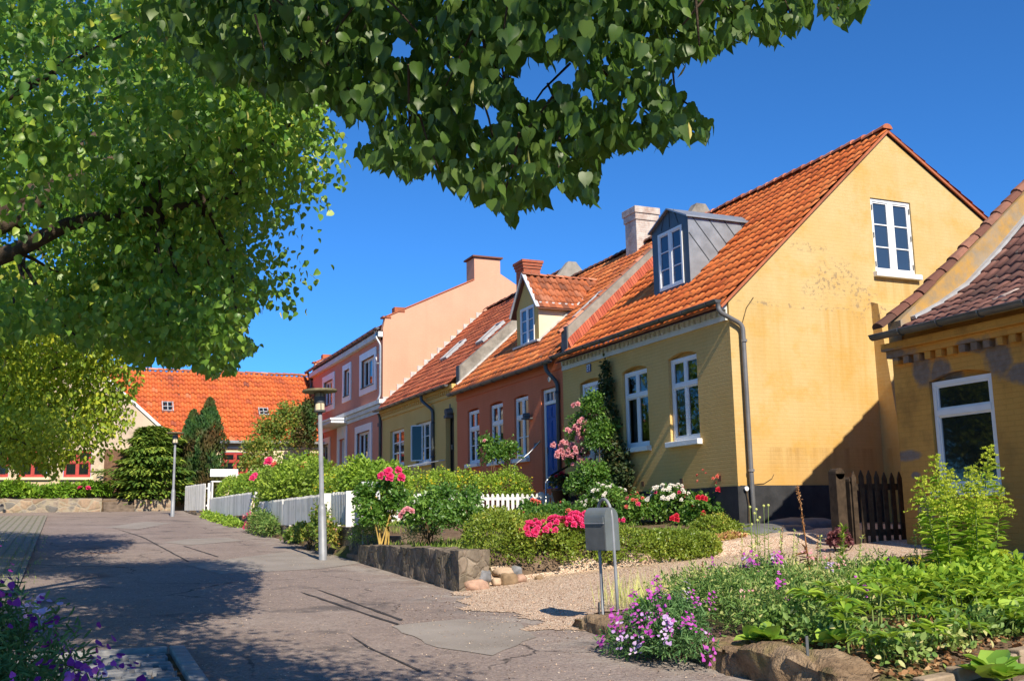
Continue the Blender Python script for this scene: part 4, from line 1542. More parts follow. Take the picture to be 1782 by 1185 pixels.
def parapet(parent, y0, y1, top, low, mat, x_end, capped=True, back=None, name='gable_parapet'):
    """party wall rising above the roofs; top: [(x, z)] line; low(x): where it disappears into the lower roof"""
    mb = MB()
    xs = sorted({t[0] for t in top})
    for a, b in zip(xs[:-1], xs[1:]):
        ta, tb = np.interp([a, b], [t[0] for t in top], [t[1] for t in top])
        la, lb = low(a) - .35, low(b) - .35
        for yy in (y0, y1):
            mb.face([(a, yy, la), (b, yy, lb), (b, yy, tb), (a, yy, ta)])
        mb.face([(a, y0, ta), (b, y0, tb), (b, y1, tb), (a, y1, ta)])
    a = xs[0]
    ta = float(np.interp(a, [t[0] for t in top], [t[1] for t in top]))
    mb.face([(a, y0, low(a) - .35), (a, y1, low(a) - .35), (a, y1, ta), (a, y0, ta)])
    o = mb.build(name, M[mat], parent)
    mb = MB()
    mb.box(x_end - .05, y0 - .02, low(a) - .30, x_end - .004, y1 + .02, ta + .02)
    mb.build('slate_end', M['slate'], o)
    return o


top2 = [(12.08, 4.99), (14.78, 7.35), (16.05, 8.47), (16.32, 8.86), (16.62, 8.86), (16.95, 8.40), (21.2, 4.9)]
pp = parapet(H2, 24.12, 24.42, top2, lambda x: min(zr1(x), zr1(16.46) - .6 * max(0, x - 16.46)), 'roughcast', 12.08)
cap_tiles('cap_tiles', pp, (11.98, 24.36, 4.86), (16.1, 24.36, 8.47), .085, .33, 'ridge')
mb = MB()
for k in range(64):                    # sloping brick fillet laid against the yellow house's tiles
    a, b = 12.05 + k * .066, 12.05 + k * .066 + .058
    mb.hexa([(a, 23.90, zr1(a) + .035), (b, 23.90, zr1(b) + .035), (b, 24.14, zr1(b) + .0), (a, 24.14, zr1(a) + .0),
             (a, 23.93, zr1(a) + .075), (b, 23.93, zr1(b) + .075), (b, 24.115, zr1(b) + .30), (a, 24.115, zr1(a) + .30)], 0, rng.random())
mb.build('brick_fillet', M['brick_fillet'], pp)
# limewashed chimney on the ridge
chimney(H2, 16.08, 16.86, 27.15, 27.85, 7.4, 9.62, 'brick_limed', .42, corbels=2)
# roof window
def skylight(parent, y0, y1, x0, x1, zr, sl, mat='zinc_dark', frame='lead'):
    n = nrm([-sl, 0, 1])
    t = nrm([1, 0, sl])
    c = np.array([(x0 + x1) / 2, (y0 + y1) / 2, zr((x0 + x1) / 2)]) + n * .07
    hl, hw = (x1 - x0) / 2 * math.sqrt(1 + sl * sl), (y1 - y0) / 2
    mb = MB()
    for s in (-1, 1):
        mb.obox(c + np.array([0, s * hw, 0]), t * (hl + .03), np.array([0, .035, 0]), n * .06)
        mb.obox(c + t * s * hl, t * .04, np.array([0, hw - .036, 0]), n * .058)
    o = mb.build('skylight', M[frame], parent)
    g = MB()
    g.obox(c + n * .02, t * (hl - .04), np.array([0, hw - .036, 0]), n * .01)
    g.build('skylight_pane', M['glass_blue'], o)
    return o


skylight(H2, 25.35, 26.05, 13.30, 14.15, zr2, SL2)
# cream dormer with a tiled gable roof
xf, ya, yb, ym, ze, za_ = 12.84, 27.58, 29.22, 28.40, 6.42, 7.40
xe, xa = 11.8 + (ze - 4.25) / SL2, 11.8 + (za_ - 4.25) / SL2
zf = zr2(xf)
dm = MB()
wall(dm, 'X', xf, zf - .1, [(ya, ze), (ym, za_), (yb, ze)], [(27.88, 28.92, 5.22, 6.42)], .09, 1)
dm.face([(xf, ya, zf - .1), (xf, ya, ze), (xe, ya, ze)], 0)
dm.face([(xf, yb, zf - .1), (xf, yb, ze), (xe, yb, ze)], 0)
DM = dm.build('dormer', [M['dormer_cream'], M['olive']], H2)
window(DM, Fr('X', xf), 27.89, 28.91, 5.23, 6.41, -.02, 2, None, 3, 1, fw=.055, mull=.1, glass='glass_blue')
mb = MB()
mb.bar((xf - .02, ya - .012, ze - .09), (xe - .1, ya - .012, ze - .09), .02, .19)
for s in (-1, 1):                      # bargeboards
    mb.bar((xf - .12, ym, za_ + .06), (xf - .12, ym + s * 1.02, ze - .20), .035, .12, 0, (1, 0, 0))
mb.build('bargeboard', M['sign_panel'], DM)
sl_d = (za_ - ze) / (ym - ya)
for s, nm in ((-1, 11), (1, 12)):
    tiles('dormer_tiles', DM, xf - .12, xa - xf + .15, [(ym + s * 1.02, ze - .19), (ym, za_ + .03)], M['tile_dormer'], .22, .32, .045, .04, axis='X', seed=nm,
          skip=lambda x, y: zr2(x) > np.interp(np.abs(y - ym), [0, 1.02], [za_, ze - .19]) + .12)
cap_tiles('ridge_tiles', DM, (xf - .14, ym, za_ + .01), (xa, ym, za_ + .01), .09, .3, 'ridge')
mb = MB()                              # mortar and lead flashing round the dormer
mb.bar((xf - .04, ya - .04, zf + .05), (xe, ya - .04, ze + .05), .07, .05)
mb.bar((xf - .06, ya - .1, zf + .04), (xf - .06, yb + .1, zf + .04), .12, .06)
mb.bar((xe - .05, ya - .12, ze - .06), (xa + .05, ym - .1, za_ - .02), .14, .05)
mb.build('flashing', M['flashing'], DM)
mb = MB()
h_ = onY(943, 768, 25.82), onY(921, 788, 25.82), onY(895, 809, 25.82)
mb.tube([(11.98, 25.82, h_[0][2]), h_[1], h_[2], h_[2] + np.array([0, 0, -1.0])], .02, 8)
mb.build('handrail', M['rail_grey'], H2, True)

# ------------------------------------------------------------------ olive-ochre house
H3 = empty('olive_ochre_house', (12, 32.5, .2), 'olive-ochre terraced house with red-brown tiles and two slim roof windows', 'house')
mb = MB()
wall(mb, 'X', 12.0, -.6, [(32.42, 4.5), (41.3, 4.5)],
     [(32.72, 33.56, 1.4, 3.57), (34.93, 36.84, 2.05, 3.56), (38.34, 40.2, 2.12, 3.55)], .2)
mb.build('front_wall', M['olive'], H3)
window(H3, fX, 38.36, 40.18, 2.14, 3.54, .1, 2, None, 3, 1, fw=.07, mull=.09, sill=.05, muntin=.05)
wn = window(H3, fX, 34.95, 36.82, 2.07, 3.55, .1, 3, None, 3, 1, fw=.07, mull=.07, sill=.05)
mb = MB()                              # one casement standing open
for z in (2.18, 3.46):
    mb.bar((12.08, 36.35, z), (11.78, 36.70, z), .04, .04)
for p in ((12.08, 36.35), (11.78, 36.70)):
    mb.bar((*p, 2.16), (*p, 3.48), .05, .05)
mb.build('open_casement', M['white'], wn)
mb = MB()
mb.obox((11.93, 36.525, 2.82), (.135, -.158, 0), (.005, .004, 0), (0, 0, .62))
mb.build('casement_pane', M['glass'], wn)
door(H3, fX, 32.74, 33.54, 1.42, 3.56, .18, 'dark_door', ((.08, .45), (.52, .92)), None, 'dark_door')
cornice(H3, fX, 32.46, 41.28, 4.12, .40, 'olive', .17, .22)
gutter(H3, 32.6, 41.5, 11.68, 4.50)
downpipe(H3, [(11.68, 35.3, 4.45), (11.70, 35.3, 4.25), (11.94, 34.75, 3.85), (11.94, 34.75, .3)], .06, 'pipe_dark', (3.4, 2.2))
mb = MB()
mb.tube([(12.0, 32.95, 3.62), (11.78, 32.95, 3.58)], [.14, .13], 12)
mb.box(11.76, 32.81, 3.40, 11.995, 33.09, 3.50)
mb.build('wall_lamp', M['slate'], H3)
mb = MB()
mb.box(11.985, 33.05, 3.72, 11.997, 33.13, 3.90)
mb.build('number_plate', M['slate'], H3)
SL3 = .912
zr3 = lambda x: 4.60 + SL3 * (x - 11.8)
tiles('roof_tiles', H3, 32.62, 8.66, [(11.66, zr3(11.66)), (16.6, zr3(16.6))], M['tile_red'], .25, .345, .036, .034, seed=5)
tiles('roof_tiles', H3, 32.62, 8.66, [(21.4, 4.5), (16.6, zr3(16.6))], M['tile_red'], .4, .6, .03, .03, seed=6, kseg=5)
cap_tiles('ridge_tiles', H3, (16.6, 32.6, zr3(16.6)), (16.6, 41.2, zr3(16.6)), .14, .4, 'ridge_dark')
top3 = [(12.1, 5.12), (14.2, 6.92), (15.7, 8.35), (16.3, 9.10), (16.6, 9.10), (17.15, 8.45), (21.2, 4.8)]
pp = parapet(H3, 32.36, 32.62, top3, lambda x: min(zr2(x), zr2(16.45) - .6 * max(0, x - 16.45)), 'roughcast', 12.1)
mb = MB()
mb.bar((11.95, 32.30, zr2(11.95) + .08), (16.3, 32.30, zr2(16.3) + .08), .13, .06)
mb.build('flashing', M['flashing'], pp)
skylight(H3, 37.6, 38.25, 13.55, 14.35, zr3, SL3)
skylight(H3, 33.85, 34.5, 13.6, 14.4, zr3, SL3)
chimney(H3, 16.2, 16.92, 36.1, 36.85, 8.2, 10.05, 'brick_red', .34, corbels=3)
mb = MB()                              # stepped white mortar where the tiles meet the peach gable
for k in range(15):
    a = 12.0 + k * .30
    mb.box(a, 41.245, zr3(a) - .05, a + .295, 41.297, zr3(a + .22) + .10)
mb.build('stepped_flashing', M['flashing'], H3)
mb = MB()
p = onY(748, 800, 33.62), onY(705, 812, 33.62)
mb.tube([(11.98, 33.62, p[0][2]), p[1], p[1] + np.array([0, 0, -1.0])], .02, 8)
mb.build('handrail', M['rail_grey'], H3, True)

# ------------------------------------------------------------------ peach two-storey house
H4 = empty('peach_house', (12, 41.3, .4), 'tall two-storey peach and dusty pink house with white window surrounds', 'house')
mb = MB()
wall(mb, 'X', 12.0, -.4, [(41.3, 7.9), (54.9, 7.9)],
     [(42.5, 44.6, 5.80, 7.05), (46.7, 47.75, 5.80, 7.05), (49.95, 51.9, 5.75, 7.0), (43.15, 45.3, 2.68, 3.88), (50.7, 52.8, 2.6, 3.85), (47.45, 48.55, 1.0, 3.85)], .18)
mb.build('front_wall', M['dusty_pink'], H4)
gp = [(12.0, 7.95), (12.1, 8.42), (12.78, 8.78), (16.1, 10.34), (17.4, 10.74), (18.2, 10.28), (21.6, 8.7)]
for yy, nm in ((41.3, 'gable_wall'), (54.9, 'gable_wall')):
    mb = MB()
    wall(mb, 'Y', yy, -.4, gp, (), .1)
    wall(mb, 'Y', yy + (.32 if yy < 50 else -.32), 7.6, gp, (), .1)
    for (a, b), (c, e) in zip(gp[:-1], gp[1:]):
        y2 = yy + (.32 if yy < 50 else -.32)
        mb.face([(a, yy, b), (c, yy, e), (c, y2, e), (a, y2, b)])
    y2 = yy + (.32 if yy < 50 else -.32)
    mb.face([(12.0, yy, 7.5), (12.0, y2, 7.5), (12.0, y2, 7.95), (12.0, yy, 7.95)])
    mb.build(nm, M['peach'], H4)
    mb = MB()
    mb.bar((12.08, (yy + y2) / 2, 8.47), (16.1, (yy + y2) / 2, 10.39), .40, .05)
    mb.box(11.98, min(yy, y2) - .04, 8.43, 12.35, max(yy, y2) + .04, 8.50)
    mb.box(12.5, min(yy, y2) - .03, 8.72, 12.95, max(yy, y2) + .06, 8.92)
    mb.build('verge_tiles', M['ridge'], H4)
mb = MB()
for zz in (4.45, 4.62, 4.80):
    pj = .05 + (zz - 4.45) * .45
    mb.box(12.0 - pj, 41.28 - (pj - .02), zz, 12.02, 54.95, zz + .168)
mb.build('string_course', M['offwhite'], H4)
mb = MB()
mb.box(11.80, 41.3, 7.62, 12.02, 54.95, 7.84)
mb.build('eaves_board', M['offwhite'], H4)
gutter(H4, 41.15, 55.15, 11.72, 7.98, .085)
zr4 = lambda x: 7.98 + .47 * (x - 11.7)
tiles('roof_tiles', H4, 41.6, 13.0, [(11.66, zr4(11.66)), (16.9, zr4(16.9))], M['tile_red'], .4, .6, .03, .03, seed=7, kseg=5)
downpipe(H4, [(11.74, 41.55, 7.9), (11.76, 41.5, 7.6), (11.93, 41.42, 7.3), (11.93, 41.42, 5.15), (11.8, 41.42, 4.9)], .055, 'rail_grey', (6.5,))
downpipe(H4, [(11.86, 41.42, 4.4), (11.93, 41.42, 4.2), (11.93, 41.42, .4)], .06, 'pipe_dark', (2.6,))
downpipe(H4, [(11.74, 54.7, 7.9), (11.93, 54.7, 7.4), (11.93, 54.7, .5)], .06, 'pipe_dark', (3.4,))
for (u0, u1, z0, z1, c) in ((42.5, 44.6, 5.80, 7.05, 3), (46.7, 47.75, 5.80, 7.05, 2), (49.95, 51.9, 5.75, 7.0, 3), (43.15, 45.3, 2.68, 3.88, 3), (50.7, 52.8, 2.6, 3.85, 3)):
    w_ = window(H4, fX, u0 + .01, u1 - .01, z0 + .01, z1 - .01, .10, c, None, 1, 1, fw=.07, mull=.1)
    mb = MB()
    s = .30 if u1 - u0 > 1.5 else .26
    fX.box(mb, u0 - s, u0, z0 - s, z1 + s, -.05, .05)
    fX.box(mb, u1, u1 + s, z0 - s, z1 + s, -.05, .05)
    fX.box(mb, u0, u1, z1, z1 + s, -.05, .05)
    fX.box(mb, u0, u1, z0 - s, z0, -.05, .05)
    mb.build('surround', M['white'], w_)
    mb = MB()
    fX.box(mb, u0 - .02, u1 + .02, z0 - .03, z0 + .004, -.09, .09)
    mb.build('sill', M['slate'], w_)
door(H4, fX, 47.46, 48.54, 1.0, 3.84, .14, 'white_door', ((.08, .4), (.5, .9)), None)
mb = MB()
fX.box(mb, 47.12, 47.44, .6, 4.42, -.06, .04)
fX.box(mb, 48.56, 48.88, .6, 4.42, -.06, .04)
fX.box(mb, 47.44, 48.56, 3.86, 4.42, -.06, .04)
mb.tube([(11.97, 48.0, 4.14), (11.92, 48.0, 4.14)], .2, 14)
mb.build('door_surround', M['white'], H4)
mb = MB()
mb.box(11.2, 47.0, 4.52, 11.998, 50.2, 4.66)
mb.box(11.15, 46.95, 4.66, 11.998, 50.25, 4.74)
mb.build('door_canopy', M['white'], H4)
chimney(H4, 16.16, 17.4, 41.33, 42.3, 10.2, 11.42, 'peach', .02, capmat='ridge_dark', corbels=0)
mb = MB()
for yy in (41.9, 54.3):
    mb.box(11.985, yy, 3.9, 11.999, yy + .12, 4.05)
    mb.box(11.985, yy, 7.0, 11.999, yy + .12, 7.15)
mb.build('anchor_plate', M['slate'], H4)

# ------------------------------------------------------------------ old ochre house on the right
H5 = empty('old_ochre_house', (12, 12.5, -.6), 'weathered ochre house with grey plaster patches and mossy brown tiles at the right edge', 'house')
mb = MB()
wall(mb, 'X', 12.0, -1.4, [(2.0, 2.74), (12.5, 2.74)], [(10.63, 11.79, .30, 1.94, .10), (4.6, 5.76, .30, 1.94, .10)], .12)
mb.build('front_wall', M['ochre'], H5)
mb = MB()
gp5 = [(12.0, 2.74), (12.6, 3.4), (13.4, 4.0), (15.35, 5.62), (17.3, 7.35), (22, 3.0)]
wall(mb, 'Y', 12.5, -1.2, gp5, (), .1)
mb.build('gable_wall', M['ochre'], H5)
mb = MB()
mb.box(11.96, 2.0, -1.6, 12.05, 12.46, -.64)
mb.build('plinth', M['black'], H5)
mb = MB()
mb.box(11.93, 2.0, -.638, 12.02, 12.49, -.56)
mb.build('plinth_band', M['zinc'], H5)
for a in (10.65, 4.62):
    w_ = window(H5, fX, a, a + 1.12, .32, 1.93, .04, 1, 1.46, 1, 1, fw=.065, mull=.09, sill=.06)
    mb = MB()
    for k in range(34):
        z = .44 + k * .042
        if abs(z - 1.46) > .06 and z < 1.86:
            mb.box(12.118, a + .11, z, 12.121, a + 1.0, z + .018)
    mb.build('blind', M['blind'], w_)
p5 = [(11.66, 2.74), (12.2, 2.98), (12.8, 3.26), (13.45, 3.64), (14.2, 4.26), (15.28, 5.22), (17.3, 7.05)]
tiles('roof_tiles', H5, 1.0, 11.25, p5, M['tile_old'], .225, .34, .028, .028, seed=8)
gutter(H5, 1.0, 12.47, 11.60, 2.74, .08, 'gutter', .75)
mb = MB()
u = 2.0
for k in range(46):
    u = 12.28 - k * .22
    if u > 2:
        mb.box(11.90, u, 2.28, 12.01, u + .11, 2.39)
mb.box(11.88, 2.0, 2.394, 12.01, 12.50, 2.50)
mb.box(11.80, 2.0, 2.504, 12.01, 12.52, 2.62)
mb.build('cornice', M['ochre'], H5)
mb = MB()
xs = [a for a, _ in gp5]
pk = [(11.98, 2.98), (12.6, 3.46), (13.4, 4.08), (15.35, 5.66), (17.3, 7.40)]
for (a, ta), (b, tb) in zip(pk[:-1], pk[1:]):
    la, lb = (np.interp(k, [q[0] for q in p5], [q[1] for q in p5]) - .1 for k in (a, b))
    for yy in (12.24, 12.52):
        mb.face([(a, yy, la), (b, yy, lb), (b, yy, tb), (a, yy, ta)])
    mb.face([(a, 12.24, ta), (b, 12.24, tb), (b, 12.52, tb), (a, 12.52, ta)])
mb.face([(11.98, 12.24, 2.6), (11.98, 12.52, 2.6), (11.98, 12.52, 2.98), (11.98, 12.24, 2.98)])
pp = mb.build('gable_parapet', M['ochre_parapet'], H5)
for (a, ta), (b, tb) in zip([(11.70, 2.84)] + pk[1:-1], pk[1:]):
    cap_tiles('cap_tiles', pp, (a, 12.40, ta), (b, 12.40, tb), .11, .36, 'ridge_dark')
mb = MB()
for (a, ta), (b, tb) in zip(p5[1:-1], p5[2:]):
    mb.bar((a, 12.20, ta + .045), (b, 12.20, tb + .045), .12, .05)
mb.build('flashing', M['lead'], pp)

# ------------------------------------------------------------------ far house across the top of the street
HF = empty('far_cream_house', (7, 52, .9), 'cream house at the top of the street under a big bright orange tiled roof', 'house')
mb = MB()
wall(mb, 'Y', 52.0, .4, [(1.5, 4.05), (16, 4.05)], [(7.0, 8.35, 2.35, 3.45), (11.0, 12.3, 2.35, 3.45)], .1)
mb.face([(16, 52, .4), (16, 59, .4), (16, 59, 4.05), (16, 52, 4.05)])
mb.build('front_wall', M['cream'], HF)
fF = Fr('Y', 52.0)
for a in (7.02, 11.02):
    window(HF, fF, a, a + 1.3, 2.37, 3.44, .04, 2, 3.0, 1, 1, fw=.09, mull=.1, mat='red_frame')
zF = lambda y: 4.0 + 1.02 * (y - 51.75)
tiles('roof_tiles', HF, 1.4, 14.8, [(51.7, zF(51.7)), (55.5, zF(55.5))], M['tile_far'], .27, .36, .075, .06, axis='X', seed=9)
cap_tiles('ridge_tiles', HF, (1.4, 55.5, zF(55.5)), (16.2, 55.5, zF(55.5)), .13, .4, 'ridge')
mb = MB()
mb.box(1.5, 51.6, 3.86, 16, 51.72, 3.99)
mb.build('gutter', M['rail_grey'], HF)
mb = MB()
mb.box(1.5, 51.9, 3.62, 16, 52.02, 3.70)
mb.build('string_course', M['white'], HF)


def roof_hatch(x0, x1, y0, y1):
    n = nrm([0, -1.02, 1])
    t = nrm([0, 1, 1.02])
    c = np.array([(x0 + x1) / 2, (y0 + y1) / 2, zF((y0 + y1) / 2)]) + n * .1
    hl, hw = (y1 - y0) / 2 * 1.43, (x1 - x0) / 2
    mb = MB()
    for s in (-1, 1):
        mb.obox(c + np.array([s * hw, 0, 0]), t * (hl + .04), np.array([.022, 0, 0]), n * .07)
        mb.obox(c + t * s * hl, t * .022, np.array([hw - .046, 0, 0]), n * .065)
    mb.obox(c + n * .03, t * hl, np.array([.02, 0, 0]), n * .02)
    mb.obox(c + n * .03, t * .02, np.array([hw, 0, 0]), n * .018)
    o = mb.build('skylight', M['lead'], HF)
    g = MB()
    g.obox(c, t * hl, np.array([hw - .05, 0, 0]), n * .02)
    g.build('skylight_pane', M['glass'], o)


roof_hatch(4.28, 4.78, 53.15, 53.6)
roof_hatch(8.95, 9.4, 53.05, 53.4)

HW = empty('far_gabled_house', (0, 50.6, 1.1), 'weathered cream gabled house with red windows behind the leaves at the far left', 'house')
mb = MB()
wall(mb, 'Y', 50.9, .4, [(-6.2, 3.7), (-.5, 8.55), (4.75, 3.8)], [(-.03, 1.12, 2.17, 3.40), (-1.86, -.71, 2.17, 3.40), (-3.6, -2.25, 2.17, 3.4)], .1)
mb.face([(4.75, 50.9, .4), (4.75, 56, .4), (4.75, 56, 3.8), (4.75, 50.9, 3.8)])
mb.build('gable_wall', M['cream_old'], HW)
mb = MB()
mb.bar((-.5, 50.86, 8.63), (4.85, 50.86, 3.78), .10, .12)
mb.bar((-.5, 50.86, 8.63), (-6.3, 50.86, 3.70), .10, .12)
mb.build('verge_board', M['white'], HW)
tiles('roof_tiles', HW, 50.9, 6.0, [(5.0, 3.6), (-.5, 8.62)], M['tile_far'], .4, .5, .05, .04, seed=10, kseg=5)
tiles('roof_tiles', HW, 50.9, 6.0, [(-6.4, 3.55), (-.5, 8.62)], M['tile_far'], .4, .5, .05, .04, seed=13, kseg=5)
fW = Fr('Y', 50.9)
for (a, b) in ((-.02, 1.11), (-1.85, -.72), (-3.59, -2.26)):
    window(HW, fW, a, b, 2.18, 3.39, .03, 2, 2.85, 1, 1, fw=.075, mull=.09, mat='red_frame', sill=.12, sillmat='cream')
mb = MB()
for k in range(7):
    mb.box(1.66 + k * .16, 50.84, 1.0, 1.66 + k * .16 + .155, 50.895, 3.45)
mb.build('board_door', M['brown_board'], HW)


# ------------------------------------------------------------------ garden walls
stone_wall('garden_wall', 5.05, 5.50, 13.62, 19.05, lambda x, y: -.42 + .01 * math.sin(y * 3), lambda x, y: G(5.0, y), 'wall_grey', .035, .085,
           'low mossy stone wall standing free between gravel drive and street lamp')
stone_wall('garden_wall', 5.20, 5.60, 19.95, 31.0, -.10, lambda x, y: G(5.0, y), 'wall_grey', .05, .11, 'stone wall carrying the white fence beside the nearer street lamp')
stone_wall('garden_wall', 5.20, 5.55, 31.85, 42.2, lambda x, y: .20 + .012 * (y - 31.85), lambda x, y: G(5.0, y), 'wall_grey', .05, .16, 'stone wall under the middle length of white fence')
stone_wall('garden_wall', 4.9, 5.3, 43.1, 48.2, lambda x, y: .45 + .02 * (y - 43), lambda x, y: G(4.8, y), 'wall_grey', .05, .16, 'short low stone wall under the farthest white fence')
stone_wall('garden_wall', -9.0, 1.62, 49.2, 49.75, 1.20, .55, 'wall_far', .05, .16, 'pale fieldstone wall below the juniper hedge at the far end')
stone_wall('garden_wall', 2.95, 4.5, 49.2, 49.75, 1.12, .55, 'wall_far', .05, .16, 'short fieldstone wall right of the far garden steps')
ST = empty('stone_steps', (2.3, 49.2, .6), 'worn stone steps between the two far fieldstone walls', 'steps')
for k in range(4):
    mb = MB()
    mb.box(1.66, 48.75 + k * .34, .5, 2.92, 48.75 + (k + 1) * .34 + (0 if k < 3 else .6), .74 + k * .15)
    mb.build('step', M['step'], ST, False, .02)
SS = empty('garden_steps', (5.3, 19.5, -.7), 'dark stone steps in the gap between the two garden walls', 'steps')
for k in range(3):
    mb = MB()
    mb.box(5.08 + k * .28, 19.08, -.95, 5.08 + (k + 1) * .28 + .3, 19.93, -.60 + k * .16)
    mb.build('step', M['step'], SS, False, .02)
# flower-bed walls in the right foreground
stone_wall('bed_wall', 5.02, 5.34, 8.55, 10.15, lambda x, y: -1.0 - .02 * (10 - y), lambda x, y: G(5.0, y), 'wall_sand', .05, .04,
           'low sandstone wall of the flower bed under the mailbox', round_=.05)
stone_wall('bed_wall', 5.02, 5.42, 5.95, 7.75, lambda x, y: -1.0 - .02 * (7.7 - y) + .02 * math.sin(y * 4), lambda x, y: G(5.0, y), 'wall_sand', .065, .04,
           'thick rounded sandstone wall at the lower right corner of the flower bed', fsc=3.4, round_=.06)
for k in range(10):
    a = 5.52 + k * .36
    y_ = 5.62 + .26 * (a - 5.0) * .5
    z_ = G(a + .2, y_) + .0
    mb = MB()
    dy = .047
    mb.hexa([(a, y_, z_ - .15), (a + .345, y_ + dy, z_ - .15), (a + .345, y_ + dy + .13, z_ - .15), (a, y_ + .13, z_ - .15),
             (a + .005, y_ + .004, z_ + .09), (a + .34, y_ + dy + .004, z_ + .10), (a + .34, y_ + dy + .126, z_ + .10), (a + .005, y_ + .126, z_ + .09)])
    o = mb.build('edging_block', M['edging'], None, False, .012)
    tag(o, 'sandy edging block along the path, %s from the thick sandstone wall' % ['first', 'second', 'third', 'fourth', 'fifth', 'sixth', 'seventh', 'eighth', 'ninth', 'tenth'][k],
        'edging block', 'edging blocks beside the path')


# ------------------------------------------------------------------ white picket fences
def fence(label, p, q, z0, z1, pitch=.135, w=.078, post_every=2.2, pointed=False, dz=0.0, group='white picket fences', ends=True, back=.05, sh=.02):
    """p, q: (x, y); z0 / z1 bottom and top at p (dz: rise to q)"""
    p, q = np.array(p, float), np.array(q, float)
    L = np.linalg.norm(q - p)
    d = (q - p) / L
    nx = np.array([-d[1], d[0]])
    F = empty('picket_fence', (*p, z0), label, 'fence', group)
    mb = MB()
    n = int(L / pitch)
    for i in range(n + 1):
        c = p + d * (i * pitch)
        e = dz * i * pitch / L
        a, b = c - d * w / 2, c + d * w / 2
        o = nx * sh
        j = rng.normal(0, .006)
        za, zb = z0 + e, z1 + e + j
        if pointed:
            zs = zb - .05
            pts = [(a, za), (b, za), (b, zs), (c + d * w * .22, zb), (c - d * w * .22, zb), (a, zs)]
        else:
            pts = [(a, za), (b, za), (b, zb), (a, zb)]
        f0 = [(*k[0], k[1]) for k in pts]
        f1 = [(*(k[0] + o), k[1]) for k in pts]
        r = rng.random()
        mb.face(f0, 0, r)
        mb.face(f1, 0, r)
        for k in range(len(pts)):
            k2 = (k + 1) % len(pts)
            mb.face([f0[k], f0[k2], f1[k2], f1[k]], 0, r)
    mb.build('pickets', M['white_wood'], F)
    for f in (.18, .82):
        mb = MB()
        zz = z0 + (z1 - z0) * f
        o = nx * (back + .0)
        mb.bar((*(p + o), zz), (*(q + o), zz + dz), .045, .07)
        mb.build('rail', M['white_wood'], F)
    k = max(1, round(L / post_every))
    for i in range(k + 1):
        c = p + d * L * i / k + nx * (back + .07)
        e = dz * i / k
        mb = MB()
        mb.box(c[0] - .045, c[1] - .045, z0 + e - .25, c[0] + .045, c[1] + .045, z1 + e + .02)
        mb.build('post', M['white_wood'], F)
    return F


B0 = -.06
fence('short white slatted fence panel right of the nearer lamp, with a broad lit end board', (5.24, 21.75), (5.24, 20.32), B0, .60, dz=0, post_every=1.4, back=.05, sh=-.03)
fence('white slatted fence panel just left of the nearer lamp', (5.24, 26.9), (5.24, 22.7), B0, .60, back=.05, sh=-.03)
fence('white slatted fence half hidden by the bush left of the nearer lamp', (5.24, 30.9), (5.24, 27.0), B0, .60, back=.05, sh=-.03)
fence('long middle white fence on its own stone wall below the clipped hedge', (5.24, 41.6), (5.24, 31.95), .30, .98, dz=-.06, back=.05, sh=-.03)
fence('tall white fence farthest up the street behind the far lamp', (4.98, 47.9), (5.24, 43.1), .60, 1.66, dz=-.06, back=.05, sh=-.03)
fence('white pointed picket fence crossing between the rust-red and yellow front gardens', (6.3, 24.0), (11.15, 24.0), -.03, .62, .135, .075, 1.8, True)
fence('short bluish white picket gate by the steps of the blue door', (11.2, 24.02), (11.86, 24.02), .10, .64, .135, .075, .66, True)
for (x, yy, z0, z1, lab) in ((5.24, 20.22, -.1, .60, 'broad white fence end board lit by the sun right of the lamp'), (5.24, 22.55, -.1, .62, 'white fence end board close to the left of the lamp pole')):
    mb = MB()
    mb.box(x - .10, yy, z0, x + .16, yy + .035, z1)
    mb.box(x - .08, yy + .036, z0 + .05, x - .03, yy + .09, z1 - .04)
    tag(mb.build('fence_board', M['white_wood'], None), lab, 'fence board')

# ------------------------------------------------------------------ brown gate between the houses
GT = empty('garden_gate', (12, 13.2, -.5), 'old dark brown picket gate between the yellow and the ochre house', 'gate')
for (a, b, zt_) in ((11.24, 11.42, .62), (11.50, 11.64, .50)):
    mb = MB()
    mb.box(a, 13.12, -.75, b, 13.30, zt_)
    mb.tube([((a + b) / 2, 13.12, zt_), ((a + b) / 2, 13.30, zt_)], (b - a) / 2, 14)
    mb.build('post', M['old_wood'], GT)
mb = MB()
for k in range(7):
    a = 11.52 + k * .158
    z0, z1 = -.52, .66 + .02 * math.sin(k)
    mb.hexa([(a, 13.08, z0), (a + .088, 13.08, z0), (a + .088, 13.105, z0), (a, 13.105, z0), (a, 13.08, z1 - .1), (a + .088, 13.08, z1 - .1), (a + .088, 13.105, z1 - .1), (a, 13.105, z1 - .1)])
    mb.hexa([(a + .001, 13.081, z1 - .1), (a + .087, 13.081, z1 - .1), (a + .087, 13.104, z1 - .1), (a + .001, 13.104, z1 - .1),
             (a + .04, 13.085, z1), (a + .048, 13.085, z1), (a + .048, 13.10, z1), (a + .04, 13.10, z1)])
mb.build('pickets', M['old_wood'], GT)
for z in (.36, -.36):
    mb = MB()
    mb.box(11.62, 13.108, z, 12.62, 13.16, z + .10)
    mb.build('rail', M['old_wood'], GT)
boulder('yard_heap', (11.6, 15.4, -.38), (1.0, .45, .22), 'slate', 'dark heap under a sheet in the shade before the black plinth', 5, None, 'heap')
boulder('yard_heap', (12.6, 15.7, -.35), (.8, .4, .3), 'slate', 'second dark covered heap right beside the brown gate post', 8, None, 'heap')

